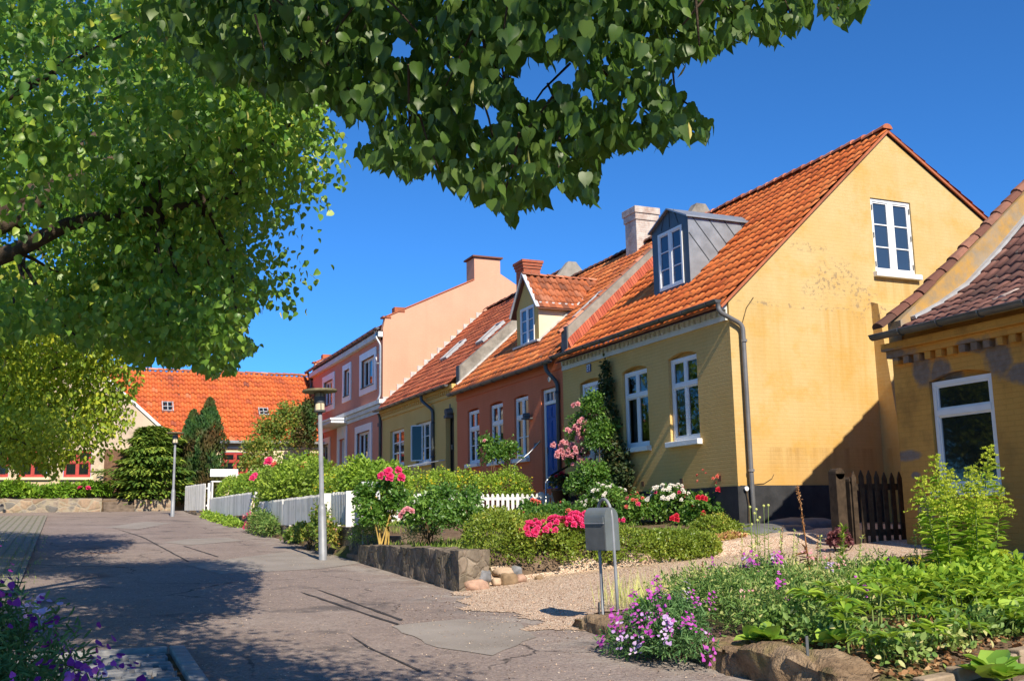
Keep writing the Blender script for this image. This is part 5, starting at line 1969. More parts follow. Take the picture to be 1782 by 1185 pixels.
# ------------------------------------------------------------------ front steps, pot, handrail of the yellow house
YS = empty('door_steps', (11.6, 22.9, -.1), 'brown stone steps in front of the yellow house door', 'steps')
for k, (a, b) in enumerate(((10.55, .02), (10.95, .20), (11.35, .38))):
    mb = MB()
    mb.box(a, 22.2, -.4, 11.958, 23.75, b)
    mb.build('step', M['step'], YS, False, .015)
    if k == 2:
        break
PT = empty('flower_pot', (11.4, 23.5, .385), 'dark flower pot with red geraniums on the steps by the blue door', 'flower pot')
mb = MB()
mb.lathe(11.45, 23.52, [(.0, .382), (.16, .383), (.22, .66), (.24, .66), (.24, .72), (.20, .72), (.19, .66), (0, .65)], 18)
mb.build('pot', M['terracotta'], PT, True)
HR = empty('handrail', (10.3, 23.9, 0), 'black and grey pipe handrail beside the steps of the yellow house', 'handrail')
p0, p1, p2, p3 = onY(949, 885, 23.85), onY(950, 838, 23.85), onY(958, 828, 23.85), onY(1003, 803, 23.85)
mb = MB()
mb.tube([p0 - np.array([0, 0, .3]), p1, p2], .024, 8)
mb.build('post', M['rail_grey'], HR, True)
mb = MB()
mb.tube([p2, p3, p3 + np.array([.3, 0, .17])], .027, 8)
mb.build('rail', M['black_metal'], HR, True)

# ------------------------------------------------------------------ street lamps
def lamp():
    L = empty('street_lamp', (0, 0, 0), 'nearer grey street lamp with flat disc hood and clear lantern', 'street lamp', 'street lamps along the kerb')
    mb = MB()
    mb.tube([(0, 0, -.3), (0, 0, .95), (0, 0, 1.06)], [.078, .076, .05], 16)
    mb.build('pole_base', M['galv'], L, True)
    mb = MB()
    mb.tube([(0, 0, 1.05), (0, 0, 2.80)], [.047, .040], 14)
    mb.build('pole', M['galv'], L, True)
    mb = MB()
    mb.tube([(0, 0, 2.79), (0, 0, 2.81), (0, 0, 2.84)], [.05, .11, .115], 18)
    mb.build('collar', M['slate'], L, False)
    mb = MB()
    mb.tube([(0, 0, 2.845), (0, 0, 3.18)], .088, 18)
    mb.build('lantern_glass', M['lamp_glass'], L, True)
    mb = MB()
    mb.tube([(0, 0, 2.846), (0, 0, 2.95), (0, 0, 2.99)], [.075, .05, .02], 14)
    mb.build('bulb', M['white'], L, True)
    mb = MB()
    mb.tube([(0, 0, 2.99), (0, 0, 3.10)], .108, 20)
    mb.build('band', M['slate'], L, False)
    for k in range(3):
        a = 2.1 * k + .5
        mb = MB()
        mb.tube([(.10 * math.cos(a), .10 * math.sin(a), 2.82), (.10 * math.cos(a), .10 * math.sin(a), 3.22)], .009, 6)
        mb.build('rod', M['slate'], L)
    mb = MB()
    mb.tube([(0, 0, 3.19), (0, 0, 3.205), (0, 0, 3.24), (0, 0, 3.262)], [.325, .335, .325, .02], 36)
    mb.build('disc_hood', M['lamp_shade'], L, False)
    return L


LMP = lamp()
copy_thing(LMP, (3.92, 42.2, G(3.92, 42.2)), 'far grey street lamp at the upper end of the road')
LMP.location = (4.58, 19.72, G(4.58, 19.72))
LMP.rotation_euler = (0, math.radians(-2.0), 0)

# ------------------------------------------------------------------ mailbox
MBX = empty('mailbox', (5.4, 9.9, -1.0), 'grey arched steel mailbox on a hoop of two thin posts', 'mailbox')
pn, pf = onZ(1076, 1071, -1.005), onZ(1050, 1067, -1.005)
ax = nrm([-.30, .954, 0])                # along the front
nf = np.array([-ax[1], ax[0], 0])        # front normal, towards the street
if nf[0] > 0:
    nf = -nf
upv = nrm([-.035, -.0, 1])
W2, D2, zb, zs = .150, .205, .665, 1.005     # half width, depth, bottom, springing of the arch above the post foot
post_mid = (pn + pf) / 2
ctr = post_mid + nf * .055
prof = [(-D2 / 2, zb), (D2 / 2, zb), (D2 / 2, zs - .02)] + [(D2 / 2 * math.cos(t), zs + .105 * math.sin(t)) for t in np.linspace(0, math.pi, 14)] + [(-D2 / 2, zs - .02)]
mb = MB()
def mp(w, d_, z):
    return ctr + ax * w + nf * d_ + upv * z
for w in (-W2, W2):
    mb.face([mp(w, a, b) for a, b in prof])
for (a, b), (c, d_) in zip(prof, prof[1:] + prof[:1]):
    mb.face([mp(-W2, a, b), mp(-W2, c, d_), mp(W2, c, d_), mp(W2, a, b)])
body = mb.build('body', M['mail_grey'], MBX, False)
mb = MB()
mb.face([mp(-W2 + .008, D2 / 2 + .006, zb + .01), mp(W2 - .008, D2 / 2 + .006, zb + .01), mp(W2 - .008, D2 / 2 + .006, zs - .075), mp(-W2 + .008, D2 / 2 + .006, zs - .075)])
for s in (-1, 1):
    mb.face([mp(s * (W2 - .008), D2 / 2 + .006, zb + .01), mp(s * (W2 - .008), D2 / 2 - .01, zb + .01), mp(s * (W2 - .008), D2 / 2 - .01, zs - .075), mp(s * (W2 - .008), D2 / 2 + .006, zs - .075)])
dr = mb.build('door', M['mail_front'], MBX)
mb = MB()
mb.obox(mp(0, D2 / 2 + .010, zs - .022), ax * (W2 - .012), nf * .006, upv * .026)
fl = mb.build('slot_flap', M['mail_grey'], MBX)
mb = MB()
mb.obox(mp(0, D2 / 2 + .012, zs - .058), ax * (W2 - .01), nf * .010, upv * .007)
mb.build('slot_lip', M['galv'], fl)
mb = MB()
hw = np.linalg.norm((pn - pf)[:2]) / 2
hd = (pn - pf) / np.linalg.norm(pn - pf)
hp = [pf - np.array([0, 0, .15])] + [pf + upv * z for z in (.3, .6, .95)]
c0 = (pn + pf) / 2 + upv * .985
hp += [c0 - hd * hw * math.cos(t) + upv * hw * 1.35 * math.sin(t) for t in np.linspace(.1, math.pi - .1, 10)]
hp += [pn + upv * z for z in (.95, .6, .3)] + [pn - np.array([0, 0, .15])]
mb.tube(hp, .0165, 10)
mb.build('hoop_post', M['galv'], MBX, True)
# small plant stakes in the bed
for (u, v, lab) in ((1405, 1130, 'thin grey plant marker stake behind the thick sandstone wall'), (1043, 1064, 'short dark stake beside the mailbox posts')):
    P = onZ(u, v, -1.0)
    mb = MB()
    mb.box(P[0] - .012, P[1] - .004, P[2] - .1, P[0] + .012, P[1] + .004, P[2] + .10)
    tag(mb.build('plant_marker', M['slate']), lab, 'plant marker')
P = onZ(1735, 1185, -1.25)
mb = MB()
mb.box(P[0] - .012, P[1] - .004, P[2] - .1, P[0] + .012, P[1] + .004, P[2] + .12)
tag(mb.build('plant_marker', M['slate']), 'dark plant marker stake at the lower right edge', 'plant marker')

# information panel among the roses
IP = empty('info_panel', (5.9, 19.5, -.1), 'pale grey printed panel half hidden among the rose leaves', 'sign')
P0, P1 = onY(629, 838, 19.6), onY(661, 868, 19.6)
mb = MB()
mb.box(P0[0], 19.59, P1[2] - .1, P1[0], 19.62, P0[2])
b_ = mb.build('board', M['sign_panel'], IP)
mb = MB()
mb.box(P0[0] + .08, 19.578, P1[2] + .02, P0[0] + .16, 19.587, P1[2] + .08)
mb.build('print', M['sign_red'], b_)
mb = MB()
mb.box(P1[0] - .12, 19.578, P1[2] - .02, P1[0] - .06, 19.587, P1[2] + .05)
mb.build('print', M['sign_ochre'], b_)
mb = MB()
for xx in (P0[0] + .05, P1[0] - .05):
    mb.tube([(xx, 19.64, -.6), (xx, 19.64, P0[2])], .018, 8)
mb.build('post', M['galv'], IP)

# white bench top at the far hedge
BN = empty('white_bench', (6.2, 45, 1.2), 'white slatted garden bench standing behind the far hedge', 'bench')
P0, P1 = onY(366, 816, 45.5), onY(414, 829, 45.5)
mb = MB()
mb.box(P0[0], 45.48, P1[2], P1[0], 45.53, P0[2])
mb.build('backrest', M['white'], BN)
mb = MB()
mb.box(P0[0], 45.0, P1[2] - .25, P1[0], 45.45, P1[2] - .2)
mb.build('seat', M['white'], BN)
for xx in (P0[0] + .05, P1[0] - .05):
    for yy in (45.05, 45.5):
        mb = MB()
        mb.box(xx - .03, yy - .03, .6, xx + .03, yy + .03, P1[2] - .22)
        mb.build('leg', M['white'], BN)

# boulders between the garden wall and the gravel
for k, (u, v, z, r, m, lab) in enumerate((
        (832, 1024, -.96, (.20, .15, .10), 'boulder_pink', 'long pinkish boulder at the corner of the garden wall'),
        (845, 1006, -.86, (.11, .10, .10), 'boulder_grey', 'dark grey boulder just right of the wall end'),
        (868, 1015, -.92, (.07, .06, .06), 'boulder_sand', 'small pale stone in front of the boulder row'),
        (889, 1013, -.90, (.14, .11, .10), 'boulder_brown', 'split brown boulder in the middle of the row'),
        (880, 998, -.80, (.15, .12, .07), 'boulder_sand', 'flat pale stone on top of the boulder row'),
        (902, 998, -.80, (.09, .08, .085), 'boulder_grey', 'rounded light grey stone at the top right of the row'),
        (911, 1009, -.86, (.08, .07, .06), 'boulder_pink', 'small pink stone at the right end of the row'),
        (942, 1008, -.86, (.06, .05, .04), 'boulder_brown', 'lone small brown stone under the clipped mound'))):
    P = onY(u, v, 13.62 if v > 1003 else 13.86)
    boulder('boulder', P + np.array([0, .08, r[2] * .3]), r, m, lab, k)
for k, (u, v, y, r, lab) in enumerate(((1113, 953, 14.3, (.10, .10, .13), 'upper pale pink rock between the two green mounds'), (1121, 976, 14.0, (.11, .10, .12), 'lower pale pink rock between the two green mounds'),
                                       (1085, 940, 14.6, (.15, .1, .08), 'pale rock behind the mailbox'))):
    boulder('boulder', onY(u, v, y), r, 'boulder_sand', lab, 20 + k)
for k, (u, v, y) in enumerate(((1205, 945, 15.0), (1230, 958, 14.7), (1270, 968, 14.5))):
    boulder('boulder', onY(u, v, y), (.16, .12, .07), 'boulder_grey', 'flat dark grey stone among rusty sedum, %s' % ('nearest the house', 'in the middle', 'nearest the gravel')[k], 30 + k)
boulder('boulder', onY(1530, 990, 12.0) , (.2, .14, .12), 'boulder_brown', 'brown rock in the shade below the gate', 41)


# ------------------------------------------------------------------ vegetation helpers
def in_poly(u, v, poly):
    poly = np.asarray(poly, float)
    ins = np.zeros(len(u), bool)
    j = len(poly) - 1
    for i in range(len(poly)):
        xi, yi = poly[i]
        xj, yj = poly[j]
        c = ((yi > v) != (yj > v)) & (u < (xj - xi) * (v - yi) / (yj - yi + 1e-12) + xi)
        ins ^= c
        j = i
    return ins


def in_frame(u, v, m=40):
    return (u > -m) & (u < RW + m) & (v > -m) & (v < RH + m)


def vnoise(P, s, seed=0):
    return np.array([mnoise.noise(Vector((p[0] * s + seed, p[1] * s - seed, p[2] * s))) for p in P])


def limb(mb, pts, r0, r1, n=7, wob=.06, sub=4):
    """a tapered, slightly crooked limb through pts"""
    P = [np.asarray(p, float) for p in pts]
    out = [P[0]]
    for a, b in zip(P[:-1], P[1:]):
        L = np.linalg.norm(b - a)
        for k in range(1, sub + 1):
            q = a + (b - a) * k / sub
            out.append(q + (rng.normal(size=3) * wob * L / sub if k < sub else 0))
    rr = np.linspace(r0, r1, len(out))
    mb.tube(out, list(rr), n)
    return out


def blob_points(blobs, n, shell=.55, lump=.28, zmin=None, seed=0, low=-.35):
    """points through the outer part of lumpy ellipsoids with their outward directions"""
    w = np.array([b[6] if len(b) > 6 else b[3] * b[4] + b[4] * b[5] for b in blobs], float)
    k = rng.choice(len(blobs), n, p=w / w.sum())
    B = np.array([b[:6] for b in blobs], float)[k]
    d = rdir(n)
    d[:, 2] = np.where(d[:, 2] < low, -d[:, 2], d[:, 2])
    lum = 1 + lump * vnoise(d * 1.0 + k[:, None] * 7.3, 2.6, seed) + lump * .5 * vnoise(d + k[:, None] * 3.1, 6.0, seed + 5)
    r = (shell + (1 - shell) * rng.random(n) ** .6) * lum
    P = B[:, :3] + d * B[:, 3:6] * r[:, None]
    if zmin is not None:
        z0 = zmin(P[:, 0], P[:, 1]) if callable(zmin) else zmin
        P[:, 2] = np.maximum(P[:, 2], z0 + .02 + .05 * rng.random(n))
    return P, norm_rows(d / B[:, 3:6])


def leaf_axes(d, out=.6, up=.35, rand=.6, droop=0.0):
    n = len(d)
    tip = d * out + rdir(n) * rand + np.array([0, 0, -droop])
    nor = np.array([0, 0, 1.0]) * up + d * .5 + rdir(n) * rand
    return tip, nor


ROSE = {}


def rose_mesh(key, mats, petals=13, seed=3):
    if key in ROSE:
        return ROSE[key]
    r = np.random.default_rng(seed)
    C, T, Nn, S, Rn = [], [], [], [], []
    for k in range(petals):
        a = k * 2.4
        ring = k / petals
        el = 1.25 - 1.1 * ring
        o = np.array([math.cos(a), math.sin(a), 0])
        t = o * math.cos(el) + np.array([0, 0, math.sin(el)])
        C.append(o * .07 * ring + [0, 0, .12 * (1 - ring)])
        T.append(t)
        Nn.append(-o * math.sin(el) + np.array([0, 0, math.cos(el)]) + 1e-3)
        S.append(.42 + .14 * ring)
        Rn.append(r.random())
    ob = leaves('bloom', np.array(C), np.array(S), np.array(T), np.array(Nn), mats, None, 'round', np.array(Rn))
    me = ob.data
    bpy.data.objects.remove(ob)
    ROSE[key] = me
    return me


def blooms(parent, name, mat, P, d, size):
    """single blooms as parts of their plant (copies share mesh data)"""
    me = rose_mesh(mat, M[mat])
    size = np.broadcast_to(size, (len(P),))
    base = Vector(parent.location) if parent.parent is None else Vector((0, 0, 0))
    for p, n, s in zip(P, d, size):
        o = bpy.data.objects.new(name, me)
        COL.objects.link(o)
        o.parent = parent
        o.matrix_parent_inverse = Matrix.Translation(-base)
        o.location = [float(c) for c in p]
        o.rotation_euler = Vector([float(c) for c in n]).to_track_quat('Z', 'Y').to_euler()
        o.scale = (float(s),) * 3


def small_blossoms(parent, name, mats, P, d, size, shape='petal5'):
    mi = rng.integers(0, len(mats), len(P)) if isinstance(mats, list) else None
    nor = d + rdir(len(P)) * .35
    tip = np.cross(nor, rdir(len(P)))
    o = leaves(name, P, size * rng.uniform(.75, 1.2, len(P)), tip, nor, [M[m] for m in mats] if isinstance(mats, list) else M[mats], parent, shape, None, mi)
    o['kind'] = 'stuff'
    return o


def stems_to(parent, base, P, r=.012, mat='stem', n=12, spread=.12):
    mb = MB()
    idx = rng.choice(len(P), min(n, len(P)), replace=False)
    for i in idx:
        b = np.array(base) + np.array([rng.normal() * spread, rng.normal() * spread, -.08])
        q = P[i]
        m = (b + q) / 2 + np.array([rng.normal() * .05, rng.normal() * .05, .08])
        mb.tube([b, m, q], [r, r * .8, r * .4], 5)
    o = mb.build('stems', M[mat], parent, True)
    return o


def bush(name, label, cat, blobs, n, size, mat, shape='oval', group=None, stems=12, stem_mat='stem', shell=.5, lump=.3, flowers=(), low=-.35, up=.4, rand=.65, droop=0., seed=0, stem_r=.012,
         jitter=.25, out=.6):
    c = np.mean([b[:2] for b in blobs], axis=0)
    base = (c[0], c[1], G(c[0], c[1]))
    E_ = empty(name, base, label, cat, group)
    P, d = blob_points(blobs, n, shell, lump, gz, seed, low)
    tip, nor = leaf_axes(d, out, up, rand, droop)
    # tone follows the twig the leaf grows on, with scatter
    tone = np.clip(.5 + .45 * vnoise(P, 2.2, seed + 9) + rng.normal(0, .2, n), 0, 1)
    leaves('foliage', P, size * rng.uniform(1 - jitter, 1 + jitter, n), tip, nor, M[mat], E_, shape, tone)
    if stems:
        stems_to(E_, base, P, stem_r, stem_mat, stems)
    for f in flowers:
        kind, fm, cnt, fs = f[:4]
        zone = f[4] if len(f) > 4 else None
        Q, e = blob_points(blobs if zone is None else zone, cnt, .96, lump, gz, seed, -.1)
        if kind == 'bloom':
            blooms(E_, 'bloom', fm, Q + e * .01, norm_rows(e + np.array([-.2, -.6, .3])), fs * rng.uniform(.8, 1.2, cnt))
        else:
            small_blossoms(E_, 'blossoms', fm, Q + e * .015, norm_rows(e + np.array([-.1, -.4, .3])), fs)
    return E_


def gb(u, v, Y, rx, ry, rz):
    """ellipsoid whose centre is the photograph point (u, v) at depth plane Y"""
    p = onY(u, v, Y)
    return (p[0], p[1], p[2], rx, ry, rz)


# ------------------------------------------------------------------ linden whose boughs hang over the camera
POLY_N = [(235, -700), (255, 20), (290, 75), (345, 122), (400, 148), (440, 152), (500, 180), (545, 203), (605, 212), (625, 285), (668, 298), (712, 318), (742, 300), (790, 332), (832, 352), (868, 372),
          (893, 396), (905, 368), (948, 366), (952, 318), (1000, 345), (1042, 358), (1040, 282), (1075, 268), (1140, 256), (1190, 246), (1243, 240), (1236, 205), (1180, 172), (1160, 118), (1215, 100), (1262, 92),
          (1300, 62), (1345, 82), (1392, 45), (1440, 22), (1468, 58), (1500, 22), (1512, -10), (1560, -700)]
HOLES_N = [((930, 148), 20), ((985, 128), 10), ((620, 240), 10), ((560, 200), 8), ((700, 85), 5), ((850, 205), 7)]
TN = (-2.5, -1.0, float(road_z(-1.0)) + .02)
TREE_N = empty('linden_tree', TN, 'dark linden boughs with large hanging leaves along the top of the picture', 'tree', 'linden trees along the street')


def hang_leaves(C, size, rand=.5, lean=None):
    n = len(C)
    tip = np.array([0, 0, -1.0]) + rdir(n) * rand
    hor = rdir(n) * [1, 1, .25]
    nor = hor + np.array([0, 0, .45])
    return tip, nor


n0 = 30000
u = rng.uniform(235, 1560, n0)
v = rng.uniform(-650, 400, n0)
dep = np.interp(u, [235, 600, 800, 1050, 1560], [5.4, 5.0, 4.45, 3.95, 3.5]) + rng.normal(0, .36, n0)
size_n = rng.uniform(.046, .086, n0) * dep / 5
C = np.stack([onD(a, b, c) for a, b, c in zip(u, v, dep)])
cen = C + np.array([0, 0, -1.0]) * size_n[:, None] * .55
uu, vv = px(cen)
ut, vt = px(C + np.array([0, 0, -1.0]) * size_n[:, None] * 1.0)
ok = in_poly(uu, vv, POLY_N) & (in_poly(ut, vt - 12, POLY_N))
for (h, rr) in HOLES_N:
    ok &= (uu - h[0]) ** 2 + (vv - h[1]) ** 2 > (rr + 18) ** 2
# thinner towards the tips so that the outline is ragged
cl = np.array([mnoise.noise(Vector((a * .012, b * .016, c * 1.2))) for a, b, c in zip(uu, vv, dep)])
ok &= (cl > -.28) | (rng.random(n0) < .3)
ok &= (rng.random(n0) < np.where(vv > -60, 1.0, .35))
C, size_n = C[ok], size_n[ok]
tip, nor = hang_leaves(C, size_n, .42)
parts_C, parts_S, parts_T, parts_N = [C], [size_n], [tip], [nor]
Q = np.array([-.15, -1.0, 3.9]) + rdir(1500) * rng.random((1500, 1)) ** .4 * [1.1, 1.7, .8]  # unseen leaf clump added to shade the sweet peas at the lower left
parts_C.append(Q), parts_S.append(rng.uniform(.10, .15, 1500))
tq, nq = hang_leaves(Q, 0, .7)
parts_T.append(tq), parts_N.append(nq)
Q = np.array([-.5, 3.0, 7.0]) + rdir(1100) * rng.random((1100, 1)) ** .4 * [1.6, 1.9, 1.4]  # unseen leaf clump added to darken the left side of the next linden
parts_C.append(Q), parts_S.append(rng.uniform(.10, .15, 1100))
tq, nq = hang_leaves(Q, 0, .7)
parts_T.append(tq), parts_N.append(nq)
# the rest of the crown: overhead and behind the camera, it shades the boughs in view and the setts
n1 = 11000
Q = np.stack([rng.uniform(-6.5, 2.0, n1), rng.uniform(-7.5, 4.5, n1), rng.uniform(1.6, 7.6, n1)], 1)
e = ((Q - [-2.0, -1.4, 4.3]) / [4.2, 6.0, 3.2])
ok = (e ** 2).sum(1) < 1
cl = vnoise(Q, .75, 3)
ok &= cl > -.04
front = (Q @ ROT)[:, 2] > .2
uu, vv = px(Q)
vis = front & in_frame(uu, vv, 110)
ok &= ~vis
ok &= ~((np.abs(Q[:, 0]) < .9) & (np.abs(Q[:, 1]) < .9) & (Q[:, 2] < 1.6))
Q = Q[ok]
sq = rng.uniform(.11, .17, len(Q))
tip, nor = hang_leaves(Q, sq, .7)
parts_C.append(Q), parts_S.append(sq), parts_T.append(tip), parts_N.append(nor)
C = np.concatenate(parts_C)
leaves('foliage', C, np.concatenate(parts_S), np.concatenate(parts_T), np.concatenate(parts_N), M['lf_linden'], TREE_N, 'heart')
mb = MB()
top = np.array([-2.35, -.6, 2.6])
limb(mb, [(TN[0], TN[1], TN[2] - .2), (-2.45, -.9, .2), top], .30, .22, 12, .02)
for (uu_, vv_, dd, r) in ((420, -60, 5.6, .06), (760, 60, 5.3, .07), (1000, 60, 4.7, .06), (1330, -40, 4.0, .05)):
    q = onD(uu_, vv_, dd)
    m = (top + q) / 2 + np.array([0, 0, 1.1])
    out = limb(mb, [top, m, q], r * 1.6, r * .45, 8, .05)
    for k in range(5):
        a = out[int(len(out) * (.55 + .09 * k)) - 1]
        b = C[rng.choice(np.nonzero(np.linalg.norm(parts_C[0] - a, axis=1) < 1.3)[0])] if (np.linalg.norm(parts_C[0] - a, axis=1) < 1.3).any() else a + rng.normal(size=3) * .4
        limb(mb, [a, b], .014, .005, 5, .1, 3)
for k in range(10):
    q = np.array([-2.2, -1.4, 4.8]) + rdir(1)[0] * [3.4, 4.8, 2.6]
    if (q @ ROT)[2] > 0 and in_frame(*px(q), 200)[0]:
        continue
    limb(mb, [top, (top + q) / 2 + np.array([0, 0, .4]), q], .10, .02, 7, .06)
# twigs down to the hanging leaves
vis = parts_C[0]
mb.build('trunk', M['bark'], TREE_N, True)
mb = MB()
for i in rng.choice(len(vis), 220, replace=False):
    a = vis[i]
    limb(mb, [a + np.array([rng.normal() * .12, rng.normal() * .12, .16 + .1 * rng.random()]), a], .006, .003, 4, .05, 2)
mb.build('twigs', M['bark'], TREE_N, True)['kind'] = 'stuff'
Q = vis[rng.choice(len(vis), 130, replace=False)] + rng.normal(size=(130, 3)) * .03
leaves('bracts', Q, rng.uniform(.05, .08, 130), np.array([0, 0, -1.0]) + rdir(130) * .6, rdir(130), M['bract'], TREE_N, 'lance')['kind'] = 'stuff'

# ------------------------------------------------------------------ sunlit linden at the left
POLY_A = [(-900, -900), (640, -900), (640, 0), (610, 170), (560, 190), (600, 232), (616, 262), (598, 300), (626, 345), (608, 382), (618, 420), (598, 442), (556, 490), (552, 515), (526, 556), (500, 548),
          (470, 530), (440, 542), (424, 580), (456, 602), (420, 622), (402, 650), (372, 654), (330, 632), (292, 637), (270, 622), (235, 640), (200, 600), (150, 610), (90, 570), (0, 600), (-900, 900)]
TA = (-2.3, 10.4, float(road_z(10.4)))
TREE_A = empty('linden_tree', TA, 'big sunlit linden tree filling the upper left', 'tree', 'linden trees along the street')


def crown(tree, trunk, centre, radii, poly, nclump, per, crad, size, mat, shape, xmax=None, seed=0, cap=.22, fork=.38, clamp=None, bract=0, gaps=-.1, rlim=(.35, 1.0), r0=.28, fill=1.0, mid=None):
    rr = np.random.default_rng(seed)
    out = []
    tries = 0
    hidden = 0
    while len(out) - hidden < nclump and tries < nclump * 60:
        tries += 1
        d = rr.normal(size=3)
        d /= np.linalg.norm(d)
        q = np.array(centre) + d * np.array(radii) * (rlim[0] + (rlim[1] - rlim[0]) * rr.random() ** .6)
        if xmax is not None and q[0] > xmax:
            continue
        f = q @ ROT
        seen = False
        if f[2] > .3:
            a, b = px(q)
            seen = in_frame(a, b, 60)[0]
            if seen and not in_poly(a, b, poly)[0]:
                continue
        if not seen and hidden > nclump * cap:
            continue
        if mnoise.noise(Vector(q * .55 + seed)) < gaps:
            continue
        if clamp is not None and not clamp(q):
            continue
        out.append(q)
        hidden += not seen
    K = np.array(out)
    n = len(K) * per
    C = np.repeat(K, per, 0) + rng.normal(size=(n, 3)) * crad * np.array([1, 1, .55])
    a, b = px(C)
    ok = ~(in_frame(a, b, 0) & ~in_poly(a, b, poly))
    C = C[ok]
    kid = np.repeat(np.arange(len(K)), per)[ok]
    n = len(C)
    tip = np.array([0, 0, -.75]) + rdir(n) * .7
    nor = rdir(n) * .65 + np.array([0, -.5, .75])
    tone = np.clip(rr.random(len(K))[kid] * .55 + rng.random(n) * .5, 0, 1)
    leaves('foliage', C, size * rng.uniform(.7, 1.25, n), tip, nor, M[mat], tree, shape, tone)
    mb = MB()
    t0 = np.array(trunk, float)
    t1 = np.array([centre[0], centre[1], trunk[2] + (centre[2] - trunk[2]) * fork * 1.4]) if mid is None else np.array(mid)
    limb(mb, [t0 - [0, 0, .2], (t0 + t1) / 2 + [.05, .03, 0], t1], r0, r0 * .7, 12, .02)
    hubs = []
    for k in range(9):
        q = K[rr.integers(len(K))]
        m = t1 + (q - t1) * .55 + [0, 0, .25]
        o = limb(mb, [t1, m, q], r0 * .42, .02, 8, .07)
        hubs += o[2:]
    mb.build('trunk', M['bark'], tree, True)
    mb = MB()
    H = np.array(hubs)
    for q in K[rr.choice(len(K), min(len(K), 130), replace=False)]:
        h = H[np.argmin(np.linalg.norm(H - q, axis=1))]
        if np.linalg.norm(h - q) < 2.2:
            limb(mb, [h, q], .022, .006, 5, .12, 3)
    mb.build('twigs', M['bark'], tree, True)['kind'] = 'stuff'
    if bract:
        i = rng.choice(n, bract)
        leaves('bracts', C[i] + rng.normal(size=(bract, 3)) * .04, rng.uniform(.05, .09, bract), np.array([0, 0, -1.0]) + rdir(bract) * .6, rdir(bract) + [0, -.4, .3], M['bract'], tree, 'lance')['kind'] = 'stuff'
    return C


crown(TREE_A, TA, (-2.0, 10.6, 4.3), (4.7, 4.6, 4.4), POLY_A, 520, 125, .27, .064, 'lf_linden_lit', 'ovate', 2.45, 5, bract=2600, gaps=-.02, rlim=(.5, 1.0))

POLY_B = [(-600, 300), (250, 500), (262, 560), (246, 620), (250, 660), (232, 690), (240, 735), (214, 750), (222, 780), (180, 800), (190, 825), (150, 812), (120, 800), (92, 842), (60, 800), (28, 842), (0, 800), (-600, 900)]
TB = (-3.4, 21.5, float(road_z(21.5)))
TREE_B = empty('linden_tree', TB, 'yellow-green linden hanging before the far cream house at the left', 'tree', 'linden trees along the street')
crown(TREE_B, TB, (-2.8, 21.5, 4.2), (4.4, 4.2, 4.2), POLY_B, 360, 85, .32, .095, 'lf_yellow', 'oval', 1.55, 8, gaps=-.25)
TC = (-6.4, 44, .4)
TREE_C = empty('linden_tree', TC, 'linden farther up the left side, only mirrored in the windows', 'tree', 'linden trees along the street')
crown(TREE_C, TC, (-6.2, 44, 5.2), (3.6, 7, 4.8), [(0, 0), (1, 0), (1, 1)], 4, 60, .6, .24, 'lf_linden_lit', 'oval', None, 9, 45)

# ------------------------------------------------------------------ far garden
def conifer(name, label, base, h, r, n, size, mat, shape='spray', droop=.35, tiers=True, col=False, seed=0, group=None):
    E_ = empty(name, base, label, 'tree', group)
    t = rng.random(n) ** (.75 if col else .62)
    z = t * h
    prof = np.where(t < .12, .75 + t * 2, 1.0) * ((1 - t) ** .55) if not col else np.minimum(1, (1 - t) * 2.6) ** .7 * (.75 + .25 * np.minimum(1, t * 5))
    if tiers:
        prof = prof * (.80 + .20 * np.cos(z / h * 2 * math.pi * 7 + 1.3))
    a = rng.random(n) * 2 * math.pi
    lob = 1 + .22 * np.sin(a * 3 + z * 2.1 + seed) + .12 * np.sin(a * 7 - z * 3.2)
    lob *= 1 + .6 * np.array([mnoise.noise(Vector((math.cos(q) * 1.4, math.sin(q) * 1.4, zz * 1.1 + seed))) for q, zz in zip(a, z)]) * (0.4 if col else 1.0)
    rad = r * prof * lob * (.45 + .55 * rng.random(n) ** .45)
    P = np.stack([base[0] + rad * np.cos(a), base[1] + rad * np.sin(a), base[2] + z], 1)
    d = np.stack([np.cos(a), np.sin(a), np.zeros(n)], 1)
    tip = d * (.4 if col else .9) + np.array([0, 0, 1.0 if col else -droop]) + rdir(n) * .4
    nor = np.array([0, 0, .9]) + d * (.9 if col else .3) + rdir(n) * .4
    tone = np.clip(.45 + .4 * np.sin(a * 3 + z * 5) * rng.random(n) + rng.normal(0, .2, n), 0, 1)
    leaves('foliage', P, size * rng.uniform(.7, 1.3, n), tip, nor, M[mat], E_, shape, tone)
    mb = MB()
    mb.tube([(base[0], base[1], base[2] - .2), (base[0], base[1], base[2] + h * .92)], [max(.05, r * .09), .015], 8)
    mb.build('trunk', M['bark'], E_, True)
    return E_


def at_ground(u, v, Y):
    p = onY(u, v, Y)
    return (p[0], p[1], p[2])


